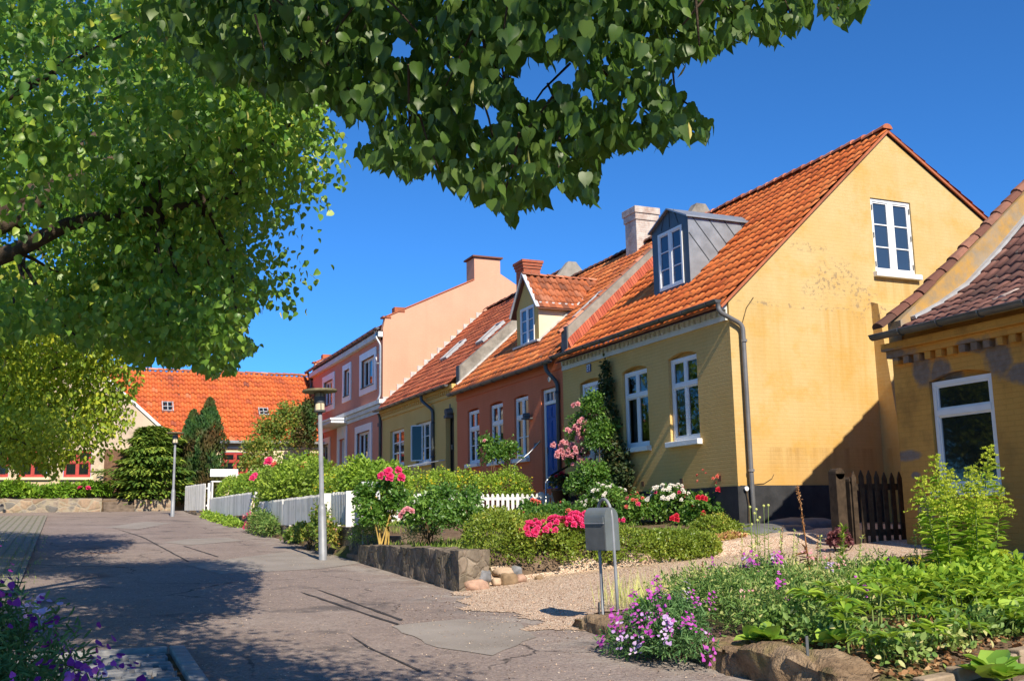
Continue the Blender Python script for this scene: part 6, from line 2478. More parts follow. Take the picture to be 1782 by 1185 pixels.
b = at_ground(262, 872, 50.5)
conifer('spreading_conifer', 'light green layered conifer between the far steps and the far lamp', (b[0], b[1], 1.0), 3.5, 2.3, 8500, .27, 'lf_spruce', droop=.15, seed=1)
b = at_ground(236, 872, 50.0)
conifer('spreading_conifer', 'lower left arm of the layered conifer beside the brown board door', (b[0] + .25, b[1], 1.0), 3.4, 1.35, 3600, .26, 'lf_spruce', droop=.2, seed=4)
b = at_ground(332, 872, 51.0)
conifer('columnar_conifer', 'shorter dark columnar conifer left of its taller neighbour', (b[0], b[1], .9), 4.35, .66, 5200, .17, 'lf_thuja', col=True, tiers=False, seed=2)
b = at_ground(360, 872, 50.2)
conifer('columnar_conifer', 'taller columnar conifer with a brown flank before the orange roof', (b[0], b[1], .9), 4.85, .72, 6200, .17, 'lf_thuja', col=True, tiers=False, seed=3)
bush('tall_shrub', 'tall loose yellow-green shrub before the far cream wall', 'shrub', [gb(474, 765, 46.5, .95, .8, 1.25), gb(452, 790, 46, .9, .7, .75), gb(500, 735, 46.8, .6, .6, 1.0), gb(440, 812, 45.6, .7, .6, .5)],
     5200, .12, 'lf_shrub', 'oval', shell=.25, lump=.55, stems=16, seed=3)
bush('tall_shrub', 'dark shrub with orange tints against the corner of the peach house', 'shrub', [gb(528, 760, 50, .62, .6, 1.6), gb(536, 722, 50.5, .4, .4, .8)], 3800, .13, 'lf_thuja', 'oval', shell=.35, lump=.45, stems=8, seed=6)
bush('juniper_hedge', 'low spreading juniper hedge on the far stone wall at the left', 'hedge', [(-6 + k * 1.02, 50.15, 1.42 + .12 * math.sin(k * 2.1), .85, .42, .42) for k in range(8)], 9000, .2, 'lf_juniper', 'spray',
     stems=0, lump=.4, shell=.4, seed=2, flowers=(('bloom', 'pet_hot', 2, .22, [gb(145, 852, 49.7, .2, .1, .1)]),))

# ------------------------------------------------------------------ hedges and bushes behind the white fences
bush('clipped_hedge', 'clipped bright green hedge behind the middle white fence', 'hedge', [(5.95 + .1 * math.sin(k * 1.7), 33.4 + k * 1.15, 1.12, .42, .85, .62) for k in range(9)], 9000, .085, 'lf_hedge', 'diamond', stems=8, lump=.18,
     shell=.7, seed=11)
E_ = bush('rose_bush', 'big sprawling bush with a few pink roses left of the nearer lamp', 'bush',
          [(5.9, 31.3, .85, .6, .9, .75), (5.8, 29.9, .95, .65, .9, .85), (5.75, 28.5, .9, .6, .9, .8), (5.55, 30.7, .35, .45, .8, .5), (6.3, 29.2, 1.15, .6, 1.0, .75), (5.9, 27.3, .9, .5, .8, .7), (6.0, 26.0, .85, .5, .8, .72)],
          15000, .085, 'lf_potent', 'oval', stems=14, lump=.4, shell=.35, seed=12)
blooms(E_, 'bloom', 'pet_coral', np.array([onY(528, 815, 28.0), onY(470, 804, 30), onY(478, 809, 30)]), np.array([[-.3, -.8, .4]] * 3), [.34, .22, .2])
blooms(E_, 'bloom', 'pet_hot', np.array([onY(468, 803, 29.8), onY(440, 832, 31), onY(444, 828, 31.2)]), np.array([[-.3, -.8, .4]] * 3), [.26, .2, .2])
bush('potentilla_hedge', 'light green hedge dotted with yellow flowers behind the picket fence', 'hedge',
     [(6.3 + k * .62, 24.85 + .12 * math.sin(k * 2.3), .74 + .05 * math.sin(k * 1.9), .5, .5, .52 + .05 * math.cos(k * 2.7)) for k in range(8)] + [(10.95, 24.9, .5, .4, .4, .45), (5.95, 24.6, .6, .45, .9, .62), (5.9, 23.4, .6, .42, .8, .66)],
     17000, .062, 'lf_potent', 'diamond', stems=10, lump=.3, shell=.5, seed=13,
     flowers=(('small', 'pet_yellow', 420, .055),))
bush('clipped_hedge', 'pale green leafy hedge right of the nearer lamp behind the roses', 'hedge', [(5.95, 22.2, .72, .42, .8, .62), (6.0, 21.0, .62, .42, .7, .60), (6.5, 21.9, .66, .5, .7, .6)], 6500, .075, 'lf_hedge', 'oval', stems=6, lump=.3, seed=14)
# standard roses and rose shrubs behind the free-standing wall
E_ = bush('standard_rose', 'tall standard rose with a cluster of deep pink blooms behind the low wall', 'rose', [gb(650, 905, 18.6, .30, .3, .35), gb(690, 880, 18.4, .26, .26, .32), gb(636, 870, 18.8, .22, .25, .3), gb(672, 850, 18.5, .16, .16, .2)],
          2600, .085, 'lf_rose', 'oval', stems=9, stem_mat='stem_yellow', stem_r=.016, lump=.45, shell=.15, seed=21)
blooms(E_, 'bloom', 'pet_hot', np.array([onY(676, 822, 18.3), onY(692, 819, 18.4), onY(664, 828, 18.3), onY(678, 830, 18.2), onY(697, 831, 18.3)]), np.array([[-.3, -.8, .4], [.3, -.7, .4], [-.6, -.6, .2], [0, -.9, .2], [.3, -.8, .3]]),
       [.19, .17, .15, .17, .18])
bush('rose_shrub', 'leafy rose shrub with one pale pink bloom cluster behind the low wall', 'rose', [gb(745, 895, 17.2, .42, .35, .40), gb(720, 905, 17.4, .3, .3, .3), gb(772, 870, 17.3, .3, .3, .28)], 2200, .07, 'lf_rose', 'oval', stems=12, stem_r=.014,
     lump=.6, shell=.1, seed=22, flowers=(('bloom', 'pet_pink', 7, .12, [gb(708, 899, 16.9, .10, .1, .12)]),))
bush('rose_shrub', 'broad light green rose shrub in front of the white picket fence', 'rose', [gb(805, 900, 16.6, .42, .4, .36), gb(845, 915, 16.4, .36, .35, .28), gb(780, 910, 16.6, .32, .35, .3), gb(820, 872, 16.8, .2, .25, .26)], 3400, .06, 'lf_rose', 'oval',
     stems=14, lump=.55, shell=.15, seed=23)
bush('lavender', 'grey-green lavender tuft at the left end of the low wall', 'plant', [gb(636, 935, 19.2, .3, .2, .28), gb(735, 930, 17.9, .35, .2, .2)], 1600, .12, 'lf_bed', 'needle', stems=0, up=.1, out=.3, seed=24,
     flowers=(('small', 'pet_lilac', 90, .03),))
# valerian and weeds at the foot of the wall
bush('valerian', 'pink-red valerian growing from the foot of the fence wall', 'plant', [(4.98, 29.2, -.1, .28, .6, .45), (5.0, 28.3, -.15, .3, .7, .42), (5.0, 27.4, -.2, .25, .5, .32)], 2600, .10, 'lf_bed', 'lance', stems=10, stem_mat='stem_green', lump=.4, seed=25,
     flowers=(('small', ['pet_coral', 'pet_hot'], 130, .07, [(4.85, 30.1, .12, .14, .3, .18), (4.85, 29.9, -.15, .14, .35, .2)]),))
bush('wall_weeds', 'reddish-green weeds and creeper growing round the foot of the nearer lamp', 'plant', [(4.95, 20.9, -.35, .22, .5, .42), (5.0, 21.8, -.1, .2, .4, .5), (4.9, 22.9, -.3, .2, .6, .3), (5.0, 24.6, -.35, .2, .7, .22)], 2600, .075, 'lf_shrub', 'oval', stems=8, lump=.5,
     shell=.2, seed=26, flowers=(('small', 'pet_pink', 30, .04),))
bush('wall_weeds', 'thin weeds along the kerb below the middle white fence', 'plant', [(4.95, 33 + k * .9, float(road_z(33 + k * .9)) + .06, .2, .5, .12 + .05 * (k % 3)) for k in range(9)], 2200, .08, 'lf_hedge', 'oval', stems=0, lump=.5, seed=27)

# ------------------------------------------------------------------ yellow house: climbing rose and rose bed
E_ = bush('climbing_rose', 'climbing rose with pale pink clusters trained up beside the yellow house door', 'rose',
          [gb(1048, 770, 21.6, .44, .5, .66), gb(1035, 840, 21.4, .46, .45, .52), gb(1018, 755, 22.4, .42, .4, .50), gb(1005, 850, 21.8, .3, .35, .35), (11.55, 21.9, 2.55, .22, .45, .42), gb(1062, 870, 21.0, .3, .35, .35), gb(1000, 800, 22.8, .2, .3, .3)],
          11000, .072, 'lf_rose', 'oval', stems=12, stem_r=.018, lump=.45, shell=.3, seed=31)
pk = []
for (u_, v_, y_, n_, sp) in ((1008, 748, 22.0, 12, .12), (1012, 770, 22.1, 11, .12), (1012, 795, 22.1, 14, .13), (1018, 812, 21.9, 8, .1), (985, 775, 22.4, 9, .09), (970, 795, 22.6, 9, .12), (975, 783, 22.5, 4, .1), (1005, 710, 22.2, 2, .08), (1015, 735, 22.1, 6, .1)):
    c = onY(u_, v_, y_)
    pk.append(c + rng.normal(size=(n_, 3)) * sp)
pk = np.concatenate(pk)
blooms(E_, 'bloom', 'pet_pink', pk, norm_rows(rdir(len(pk)) * .6 + np.array([-.4, -.8, .3])), rng.uniform(.10, .15, len(pk)))
bush('wall_climber', 'dark climber rising on the yellow wall between door and window', 'climber', [(11.82, 21.68, 2.9, .12, .3, .45), (11.82, 21.55, 2.2, .13, .36, .5), (11.8, 21.4, 1.5, .16, .45, .55), (11.85, 21.75, 3.45, .08, .14, .3), (11.75, 21.0, .8, .2, .45, .45), (11.8, 21.2, 1.2, .14, .5, .4)],
     4600, .085, 'lf_rose_dark', 'oval', stems=8, lump=.5, shell=.1, seed=32)
bush('white_rose', 'small white rose bush at the foot of the steps', 'rose', [gb(1055, 868, 20.2, .42, .35, .30), gb(1025, 880, 20.4, .28, .3, .25)], 2000, .06, 'lf_rose', 'oval', stems=6, seed=33, flowers=(('bloom', 'pet_white', 34, .085),))
bush('white_rose', 'white rose bush with a dense crown of blooms under the right window', 'rose', [gb(1165, 880, 18.8, .52, .4, .40), gb(1130, 895, 18.9, .42, .4, .34)], 3200, .06, 'lf_rose', 'oval', stems=10, seed=34, lump=.4,
     flowers=(('bloom', 'pet_white', 64, .095, [gb(1168, 868, 18.6, .48, .3, .26)]), ('bloom', 'pet_hot', 12, .085)))
bush('red_rose', 'red rose bush left of the white one before the plinth', 'rose', [gb(1105, 890, 18.9, .30, .35, .34), gb(1085, 905, 19.0, .25, .3, .26)], 1900, .06, 'lf_rose', 'oval', stems=8, seed=35, lump=.5, flowers=(('bloom', 'pet_coral', 14, .09), ('bloom', 'pet_hot', 9, .09)))
E_ = bush('red_rose', 'taller red rose bush at the corner of the yellow house', 'rose', [gb(1225, 890, 17.9, .38, .35, .42), gb(1205, 905, 18.0, .36, .3, .32), gb(1258, 858, 17.6, .2, .22, .35), gb(1262, 900, 17.4, .25, .25, .3)], 3000, .07, 'lf_rose', 'oval', stems=10, seed=36, lump=.5, shell=.25,
          flowers=(('bloom', 'pet_red', 9, .11), ('bloom', 'pet_coral', 8, .075, [gb(1235, 836, 17.6, .35, .15, .2)])))
blooms(E_, 'bloom', 'pet_red', np.array([onY(1215, 866, 17.5), onY(1222, 866, 17.5), onY(1227, 868, 17.5), onY(1250, 852, 17.4), onY(1170, 902, 17.4), onY(1177, 898, 17.4), onY(1178, 904, 17.4)]), np.array([[-.3, -.8, .4]] * 7), .12)
# clipped mound, hot pink rose, low cushions
bush('clipped_mound', 'clipped yellow-green mound of small leaves along the gravel drive', 'hedge',
     [(5.95, 14.35, -.42, .55, .50, .52), (6.6, 14.30, -.45, .60, .55, .50), (7.3, 14.25, -.50, .60, .52, .42), (8.0, 14.2, -.52, .60, .52, .36), (8.7, 14.2, -.52, .6, .5, .32), (9.2, 14.2, -.5, .45, .45, .28), (6.2, 14.9, -.32, .6, .5, .5), (7.2, 15.0, -.4, .7, .5, .45)],
     26000, .045, 'lf_box', 'diamond', stems=0, lump=.16, shell=.78, seed=41)
E_ = bush('hot_pink_rose', 'low rose bush covered in hot pink blooms behind the clipped mound', 'rose', [gb(945, 915, 14.6, .35, .35, .30), gb(985, 912, 14.6, .42, .4, .34), gb(925, 900, 15.2, .28, .3, .25)], 3200, .055, 'lf_rose', 'oval', stems=8, seed=42,
          flowers=(('bloom', 'pet_hot', 84, .115, [gb(982, 926, 14.0, .36, .2, .22), gb(932, 926, 14.05, .22, .18, .14), gb(1008, 918, 14.1, .18, .2, .2)]), ('bloom', 'pet_coral', 16, .085)))
blooms(E_, 'bloom', 'pet_hot', np.array([onY(930, 885, 15.3), onY(937, 884, 15.3), onY(944, 885, 15.4)]), np.array([[-.3, -.8, .4]] * 3), .12)
bush('green_cushion', 'rounded green cushion plant behind the mailbox beside the pale rocks', 'plant', [gb(1150, 965, 14.3, .45, .40, .28), gb(1185, 975, 14.2, .45, .35, .22), gb(1215, 985, 14.2, .4, .3, .14)], 7000, .045, 'lf_box', 'diamond', stems=0, lump=.2, shell=.7, seed=43)
bush('green_cushion', 'larger green cushion plant before the corner of the black plinth', 'plant', [gb(1245, 930, 15.6, .5, .45, .32), gb(1285, 945, 15.4, .5, .4, .28), gb(1325, 960, 15.4, .35, .35, .2)], 8500, .05, 'lf_box', 'diamond', stems=0, lump=.25, shell=.65, seed=44)
bush('sedum', 'rusty orange sedum between the two green cushions', 'plant', [gb(1205, 955, 14.9, .30, .3, .16), gb(1248, 966, 14.6, .30, .25, .14), gb(1275, 952, 14.8, .2, .2, .24), gb(1228, 958, 14.8, .2, .2, .2)], 2600, .055, 'lf_sedum', 'diamond', stems=0, lump=.4, seed=45)

# lawn and grass
N = 16000
P = np.stack([rng.uniform(5.55, 10.9, N), rng.uniform(14.8, 23.6, N)], 1)
cl = np.array([mnoise.noise(Vector((a * .7, b * .7, 1.0))) for a, b in P])
P = P[(cl > -.15)]
P = np.concatenate([P, gz(P[:, 0], P[:, 1])[:, None]], 1)
tag(leaves('lawn', P, rng.uniform(.06, .14, len(P)), np.array([0, 0, 1.0]) + rdir(len(P)) * .45, rdir(len(P)), M['lf_grass'], None, 'needle'), 'short sunny lawn in the front garden', None, None, 'stuff')
N = 2600
P = np.stack([rng.uniform(-3.2, -.25, N), rng.uniform(16, 30, N)], 1)
cl = np.abs(((P[:, 1] + .02) / .13) % 1 - .5) + .3 * rng.random(N)
P = P[cl > .42]
P = np.concatenate([P, road_z(P[:, 1])[:, None] + .05], 1)
tag(leaves('weeds', P, rng.uniform(.03, .09, len(P)), np.array([0, 0, 1.0]) + rdir(len(P)) * .6, rdir(len(P)), M['lf_grass'], None, 'needle'), 'weeds sprouting from the joints of the cobblestone strip', None, None, 'stuff')
# dry leaves and twigs in the bed
N = 2600
P = np.stack([rng.uniform(5.45, 9.5, N), rng.uniform(5.75, 7.6, N)], 1)
P = P[P[:, 1] > 5.8 + .13 * (P[:, 0] - 5)]
P = np.concatenate([P, gz(P[:, 0], P[:, 1])[:, None] + .015 + .03 * rng.random((len(P), 1))], 1)
tag(leaves('leaf_litter', P, rng.uniform(.03, .075, len(P)), rdir(len(P)) * [1, 1, .4], rdir(len(P)) * .7 + [0, 0, .6], M['lf_dry'], None, 'oval'), 'dry brown leaf litter on the flower-bed soil', None, None, 'stuff')

# ------------------------------------------------------------------ right-hand flower bed
def bed_blobs(lst, base=-1.0):
    return [(x, y, G(x, y) + h * .35, rx, ry, h * .75) for x, y, rx, ry, h in lst]


def pea_flowers(parent, blobs, clusters, per, size, mats, seed, sp=.045):
    Q, e = blob_points(blobs, clusters, .98, .3, gz, seed, -.15)
    Q = np.repeat(Q + e * .03 + [0, -.02, .02], per, 0) + rng.normal(size=(clusters * per, 3)) * [sp, sp, sp * 1.5]
    e = np.repeat(e, per, 0)
    nor = norm_rows(e + np.array([-.2, -.7, .2]) + rdir(len(Q)) * .5)
    tip = np.cross(nor, rdir(len(Q)) * .5 + [1, 0, 0])
    mi = np.repeat(rng.integers(0, len(mats), clusters), per)
    o = leaves('blossoms', Q, size * rng.uniform(.7, 1.2, len(Q)), tip, nor, [M[m] for m in mats], parent, 'heart', None, mi)
    o['kind'] = 'stuff'


bl = bed_blobs([(6.0, 8.6, .7, .7, .42), (6.9, 8.9, .8, .7, .42), (7.8, 8.7, .7, .6, .38), (6.6, 9.7, .8, .6, .40), (7.7, 9.8, .8, .6, .36), (5.8, 7.7, .5, .5, .36), (6.7, 7.8, .6, .5, .34), (8.6, 9.4, .6, .6, .36)])
F_ = bush('sweet_pea', 'tangled mass of sweet pea foliage filling the middle of the flower bed', 'plant', bl, 15000, .065, 'lf_bed', 'lance', stems=40, stem_mat='stem_green', stem_r=.006, lump=.45, shell=.3, seed=51, up=.2, rand=.9, flowers=(('small', 'lf_pod', 700, .028, None, 'diamond'),))
pea_flowers(F_, bl, 20, 12, .032, ['pet_mag', 'pet_mag', 'pet_lilac', 'pet_pink'], 51, .03)
c = onY(1330, 992, 9.6)
F2 = bush('sweet_pea', 'magenta sweet pea clump at the gravel edge of the bed', 'plant', [(c[0], c[1], c[2] - .12, .22, .2, .22)], 700, .06, 'lf_pea', 'lance', stems=8, stem_mat='stem_green', stem_r=.006, seed=52)
pea_flowers(F2, [(c[0], c[1], c[2], .20, .15, .12)], 12, 12, .034, ['pet_mag', 'pet_mag', 'pet_lilac'], 52, .03)
bl = [(4.95, 8.15, -1.02, .32, .55, .26), (4.82, 7.9, -1.1, .28, .5, .2), (5.1, 8.3, -.92, .3, .45, .22), (4.75, 8.3, -1.14, .28, .4, .14)]
F3 = bush('sweet_pea', 'magenta sweet peas spilling over the wall onto the road', 'plant', bl, 4600, .065, 'lf_pea', 'lance', stems=20, stem_mat='stem_green', stem_r=.006, lump=.4, shell=.25, seed=53, up=.2, rand=.8)
pea_flowers(F3, bl, 40, 14, .031, ['pet_mag', 'pet_mag', 'pet_mag', 'pet_lilac'], 54, .030)
bl = [gb(1545, 1020, 8.6, .16, .12, .10)]
F4 = bush('purple_phlox', 'deep purple flower head among yellow foliage in the bed', 'plant', [(bl[0][0], bl[0][1], bl[0][2] - .18, .2, .2, .22)], 500, .06, 'lf_bed', 'lance', stems=6, stem_mat='stem_green', seed=55)
pea_flowers(F4, bl, 9, 10, .03, ['pet_mag', 'pet_purple'], 55)


def rosette(name, label, base, n, length, mat, shape, group, el=(.15, 1.0), h=.25, cat='plant', width=1.0, whorls=2, droop=.45, stem_mat='stem_green'):
    """leaves on stalks that spread from the crown of a low perennial"""
    E_ = empty(name, base, label, cat, group)
    C, T, Nn, S = [], [], [], []
    mb = MB()
    for w in range(whorls):
        ang, rad = rng.random() * 6.28, (0 if w == 0 else rng.uniform(.08, .2))
        top = np.array(base) + np.array([math.cos(ang) * rad, math.sin(ang) * rad, h * rng.uniform(.75, 1.15)])
        mb.tube([np.array(base) + [0, 0, -.05], (np.array(base) + top) / 2 + rng.normal(size=3) * .015, top], [.009, .007, .006], 5)
        for k in range(n):
            a = 6.283 * k / n + rng.normal() * .25
            e = rng.uniform(*el)
            o = np.array([math.cos(a), math.sin(a), 0])
            t = o * math.cos(e) + np.array([0, 0, math.sin(e) - droop * .3])
            C.append(top + o * .01)
            T.append(t)
            Nn.append(np.array([0, 0, 1.0]) * math.cos(e) - o * math.sin(e) * .7 + rng.normal(size=3) * .12)
            S.append(length * rng.uniform(.7, 1.15))
    leaves('foliage', np.array(C), np.array(S), np.array(T), np.array(Nn), M[mat], E_, shape)
    mb.build('stems', M[stem_mat], E_, True)
    return E_


LEAF['broadlance'] = ([(0, 0, 0), (.13, .25, .05), (.17, .55, .03), (.09, .82, -.05), (0, 1, -.16), (-.09, .82, -.05), (-.17, .55, .03), (-.13, .25, .05), (0, .5, .0)],
                      [(0, 1, 2, 8), (8, 2, 3, 4), (8, 4, 5, 6), (0, 8, 6, 7)])
for k in range(28):
    x_ = 5.75 + (k % 7) * .42 + rng.normal() * .06
    y_ = 6.15 + .13 * (x_ - 5) * .9 + (k // 7) * .34 + rng.normal() * .05
    y_ -= .10
    rosette('hellebore', 'bright lime-green hellebore with fingered leaves along the front of the flower bed', (x_, y_, G(x_, y_)), 9, .165, 'lf_hell', 'broadlance', 'hellebores in the flower bed', (.05, .7), .22 + .05 * (k // 7), whorls=3)
for (u_, v_, z_, n_, L_, lab) in ((1130, 1070, -1.0, 9, .20, 'broad-leaved bergenia beside the mailbox post'), (1760, 1098, -.98, 8, .24, 'yellow-green bergenia with round leaves at the right edge of the bed'),
                                  (1330, 1110, -1.0, 9, .15, 'small broad-leaved plant in the middle of the bed'), (1440, 1128, -1.02, 7, .15, 'low dark-leaved plant behind the thick sandstone wall'),
                                  (1762, 1200, -1.22, 12, .20, 'leafy plant in the lower right corner beyond the path')):
    b = onZ(u_, v_, z_)
    rosette('bergenia', lab, (b[0], b[1], G(b[0], b[1])), n_, L_, 'lf_berg', 'round', None, (.2, 1.1), .10, whorls=3)
b = onZ(1640, 1060, -.95)
bush('purple_heuchera', 'purple-leaved heuchera at the foot of the goldenrod', 'plant', [(b[0], b[1] + .6, G(b[0], b[1] + .6) + .2, .22, .2, .2)], 420, .07, 'lf_purple', 'round', stems=8, seed=61)
b = onY(1465, 945, 12.6)
bush('purple_heuchera', 'dark purple foliage in the shade beside the brown gate post', 'plant', [(b[0] + .05, 12.7, -.42, .16, .15, .16)], 300, .07, 'lf_purple', 'round', stems=6, seed=62)
bush('bed_greenery', 'low mixed greenery between the lime-green rosettes at the front of the bed', 'plant', bed_blobs([(5.75, 6.15, .25, .25, .22), (6.2, 6.25, .3, .25, .2), (6.7, 6.35, .3, .25, .24), (7.2, 6.4, .3, .25, .2), (7.7, 6.5, .3, .25, .22), (5.7, 6.8, .3, .4, .26), (5.65, 7.4, .25, .35, .24)]), 3000, .06, 'lf_bed', 'oval', stems=0, lump=.5, shell=.2, seed=65)
bush('yellow_foliage', 'bright yellow low foliage behind the purple flower head', 'plant', [gb(1545, 1005, 9.4, .42, .3, .14), gb(1590, 1000, 9.5, .35, .3, .16)], 2400, .05, 'lf_yel', 'diamond', stems=0, lump=.4, seed=63)
bush('bed_greenery', 'yellow-green leafy growth round the goldenrod stems', 'plant', bed_blobs([(8.0, 7.7, .5, .5, .42), (8.6, 8.0, .5, .5, .45), (7.6, 8.2, .5, .4, .4), (9.0, 7.4, .5, .5, .36)]), 4200, .085, 'lf_gold', 'oval', stems=12, stem_mat='stem_green', lump=.4, seed=64)


def goldenrod(parent, base, top, seed):
    r = np.random.default_rng(seed)
    base, top = np.array(base), np.array(top)
    L = np.linalg.norm(top - base)
    mid = (base + top) / 2 + np.array([r.normal() * .05, r.normal() * .05, 0])

    def at(t):
        return (1 - t) ** 2 * base + 2 * t * (1 - t) * mid + t * t * top
    mb = MB()
    mb.tube([at(t) for t in np.linspace(0, 1, 9)], list(np.linspace(.009, .003, 9)), 6)
    st = mb.build('stalk', M['stem_green'], parent, True)
    C, T, Nn, S = [], [], [], []
    n = int(120 * L / 1.5)
    for k in range(n):
        t = .06 + .80 * k / n
        a = k * 2.4 + r.normal() * .2
        o = np.array([math.cos(a), math.sin(a), 0])
        C.append(at(t))
        T.append(o + np.array([0, 0, .35 - .5 * r.random()]))
        Nn.append(np.array([0, 0, 1.0]) + r.normal(size=3) * .2)
        S.append((.20 - .09 * t) * r.uniform(.8, 1.2))
    leaves('foliage', np.array(C), np.array(S), np.array(T), np.array(Nn), M['lf_gold'], st, 'lance')
    C, T, Nn, S = [], [], [], []
    for k in range(24):                # arching plume branches at the top
        t = .70 + .30 * k / 24
        a = k * 2.4
        o = np.array([math.cos(a), math.sin(a), 0])
        ln = (.24 - .20 * (t - .70) / .30) * r.uniform(.8, 1.15)
        for q in np.linspace(.1, 1, 11):
            p = at(t) + o * ln * q + np.array([0, 0, ln * (.75 * q - .62 * q * q)])
            for w in range(2):
                C.append(p + r.normal(size=3) * .004)
                T.append(np.array([0, 0, .8]) + o * .4 + r.normal(size=3) * .5)
                Nn.append(r.normal(size=3))
                S.append(.030 * r.uniform(.7, 1.2))
    leaves('plume', np.array(C), np.array(S), np.array(T), np.array(Nn), M['lf_plume'], st, 'diamond')['kind'] = 'stuff'


GR = empty('goldenrod', (8.2, 8.1, G(8.2, 8.1)), 'tall clump of yellow-green goldenrod in front of the ochre house', 'plant')
for k, (u0, u1, v1, yy) in enumerate(((1650, 1628, 792, 8.1), (1660, 1645, 838, 7.9), (1655, 1603, 830, 8.0), (1672, 1652, 818, 8.3), (1695, 1690, 812, 8.0), (1708, 1722, 776, 8.0), (1716, 1700, 845, 7.8), (1722, 1740, 850, 8.2), (1735, 1745, 962, 7.9), (1680, 1668, 870, 8.2), (1640, 1612, 900, 8.3))):
    b = onY(u0, 1040, yy)
    goldenrod(GR, (b[0], yy, G(b[0], yy)), onY(u1, v1, yy), 70 + k)


def stalk(name, label, u0, v0, u1, v1, yy, r, mat, n_leaf=0, lmat='lf_bed', lsize=.05, pods=0, pmat='lf_pod', psize=.02, z0=None, group=None, lspan=(0.0, .6), head=None, ltip=.5):
    b = onY(u0, v0, yy)
    base = np.array([b[0], yy, G(b[0], yy) if z0 is None else z0])
    top = onY(u1, v1, yy)
    E_ = empty(name, base, label, 'plant', group)
    mb = MB()
    m = (base + top) / 2 + rng.normal(size=3) * [.02, .02, 0]
    pts = [(1 - t) ** 2 * base + 2 * t * (1 - t) * m + t * t * top for t in np.linspace(0, 1, 7)]
    mb.tube(pts, list(np.linspace(r, r * .4, 7)), 6)
    mb.build('stem', M[mat], E_, True)
    at = lambda t: (1 - t) ** 2 * base + 2 * t * (1 - t) * m + t * t * top
    if n_leaf:
        t = lspan[0] + (lspan[1] - lspan[0]) * rng.random(n_leaf)
        C = np.array([at(k) for k in t])
        d = rdir(n_leaf) * [1, 1, .3] + np.array([0, 0, ltip])
        leaves('foliage', C, lsize * rng.uniform(.7, 1.2, n_leaf), d, rdir(n_leaf) * .5 + [0, 0, 1], M[lmat], E_, 'lance')
    if pods:
        t = (.55 if lspan[1] < .9 else .2) + .45 * rng.random(pods)
        C = np.array([at(k) for k in t]) + rng.normal(size=(pods, 3)) * .006
        leaves('seed_pods', C, psize * rng.uniform(.7, 1.2, pods), rdir(pods) + [0, 0, .5], rdir(pods), M[pmat], E_, 'diamond')['kind'] = 'stuff'
    if head:
        mb = MB()
        p = at(1.0)
        K = 8
        for i in range(5):
            pass
        mb.tube([p + [0, 0, -head * .8], p + [0, 0, -head * .3], p + [0, 0, head * .5], p + [0, 0, head]], [head * .3, head, head * .9, head * .25], 9)
        mb.build('seed_head', M['lf_pod'], E_, True)
    return E_


stalk('dry_mullein', 'tall rusty dry flower stalk standing before the black plinth', 1412, 1020, 1388, 845, 9.6, .011, 'stem_rust', 24, 'lf_dry', .13, 120, 'lf_dry', .028, lspan=(.05, .45), ltip=.1)
for k, (u0, u1, v1) in enumerate(((1312, 1305, 882), (1318, 1313, 893), (1322, 1318, 905), (1326, 1322, 900), (1330, 1329, 880), (1334, 1337, 879), (1320, 1316, 886), (1316, 1308, 912))):
    stalk('poppy_stalk', 'pale poppy stalk with a round seed head before the downpipe', u0, 1010, u1, v1, 9.9, .006, 'stem_green', 22, 'lf_pod', .075, 0, head=.016, group='poppy seed heads at the gravel edge', lspan=(.1, .72))
stalk('green_spike', 'bright green leafy spike beside the brown gate', 1466, 985, 1467, 916, 10.6, .009, 'stem_green', 110, 'lf_hell', .085, lspan=(.05, 1.0), ltip=.7)
stalk('green_spike', 'small green leafy spike left of the bright one', 1455, 990, 1456, 962, 10.5, .008, 'stem_green', 50, 'lf_hell', .06, lspan=(.05, 1.0), ltip=.7)
stalk('seed_stalk', 'pale branching seed stalk before the gate pickets', 1490, 990, 1501, 930, 10.4, .008, 'stem_green', 30, 'lf_pod', .05, 60, 'lf_pod', .03, lspan=(.5, 1.0))
for k, (u0, u1, v1, m_) in enumerate(((1352, 1362, 915, 'stem'), (1356, 1358, 920, 'stem_green'), (1378, 1383, 920, 'stem_green'), (1382, 1390, 930, 'stem_green'), (1420, 1424, 930, 'stem'), (1424, 1428, 932, 'stem_green'), (1288, 1291, 930, 'stem_yellow'), (1442, 1445, 958, 'stem'),
                                      (1260, 1262, 985, 'stem_green'), (1228, 1222, 975, 'stem'), (1292, 1294, 968, 'stem_yellow'))):
    stalk('dry_stalk', 'thin dry flower stalk rising at the gravel edge of the bed', u0, 1015, u1, v1, 9.7, .0065, m_, 10, 'lf_pod', .05, 34, 'lf_pod' if m_ != 'stem' else 'lf_dry', .03, group='thin stalks at the back of the flower bed')
for k, (u0, u1, v1, yy) in enumerate(((1610, 1640, 818, 8.9), (1605, 1600, 840, 8.9), (1612, 1655, 845, 8.9), (1606, 1622, 812, 8.9), (1600, 1590, 862, 8.9))):
    stalk('dry_grass_plume', 'pale beige dry grass plume left of the goldenrod', u0, 1000, u1, v1 + 60, yy, .004, 'stem', 0, pods=46, pmat='lf_pod', psize=.03, group='dry grass plumes beside the goldenrod')
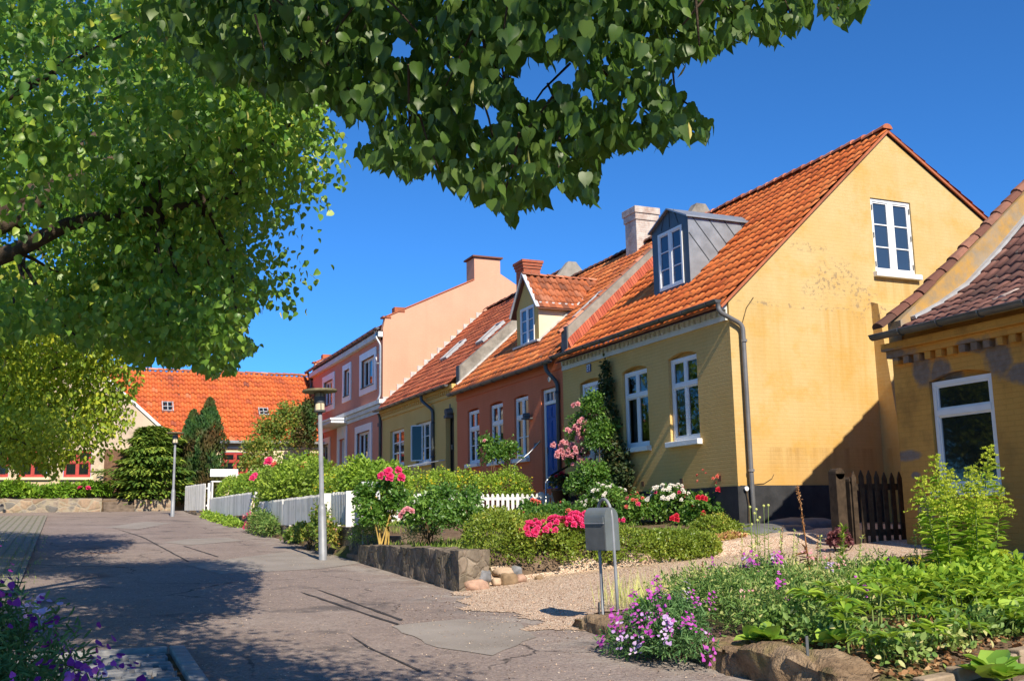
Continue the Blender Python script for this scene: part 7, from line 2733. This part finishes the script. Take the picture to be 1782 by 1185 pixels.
# fine grass standing at the gravel edge
N = 900
P = np.stack([rng.uniform(5.6, 8.6, N), rng.uniform(9.9, 10.7, N)], 1)
P = np.concatenate([P, gz(P[:, 0], P[:, 1])[:, None]], 1)
tag(leaves('tall_grass', P, rng.uniform(.2, .48, N), np.array([0, 0, 1.0]) + rdir(N) * .16, rdir(N), M['lf_pod'], None, 'blade'), 'thin pale grass stems along the gravel edge', None, None, 'stuff')

E_ = empty('window_plant', (12.19, 18.95, 1.63), 'pink flowering house plant standing inside the right front window of the yellow house', 'house plant')
mb = MB()
mb.lathe(12.26, 18.86, [(.0, 1.64), (.05, 1.64), (.065, 1.75), (0, 1.745)], 12)
mb.build('pot', M['offwhite'], E_, True)
P, d = blob_points([(12.26, 18.86, 1.92, .10, .12, .20)], 90, .3, .3)
leaves('foliage', P, .07, *leaf_axes(d), M['lf_rose'], E_, 'oval')
P, d = blob_points([(12.24, 18.86, 2.0, .09, .12, .16)], 9, .9, .3)
blooms(E_, 'bloom', 'pet_pink', P, d, .085)
# geranium in the pot, wall rose by the rust-red house
bush('geranium', 'red geranium growing in the dark pot', 'plant', [(11.45, 23.52, .86, .26, .26, .2)], 420, .07, 'lf_rose_dark', 'round', stems=5, seed=71, flowers=(('bloom', 'pet_red', 6, .13),))
bush('rose_shrub', 'slim rose growing before the rust-red wall between two windows', 'rose', [gb(862, 795, 25.6, .42, .3, .5), gb(885, 790, 25.6, .35, .3, .4), gb(845, 775, 25.8, .2, .2, .3)], 1500, .085, 'lf_rose', 'oval', stems=9, lump=.6, shell=.05, seed=72,
     flowers=(('bloom', 'pet_pink', 5, .10),))

# ------------------------------------------------------------------ sweet peas in the left foreground
bl = [(-.20, 4.9, -.82, .40, .5, .46), (.04, 4.5, -1.02, .40, .4, .36), (.18, 4.25, -1.18, .32, .35, .26), (-.40, 5.2, -.62, .35, .4, .42), (-.45, 4.5, -.95, .4, .4, .4), (.12, 4.9, -1.18, .38, .4, .3)]
F5 = bush('sweet_pea', 'shaded purple and lilac sweet peas in the lower left corner', 'plant', bl, 15000, .05, 'lf_pea', 'lance', stems=60, stem_mat='stem_green', stem_r=.005, lump=.4, shell=.2, seed=81, up=.2, rand=.9)
pea_flowers(F5, bl, 120, 9, .030, ['pet_purple', 'pet_purple', 'pet_purple', 'pet_mag', 'pet_lilac'], 82, .03)
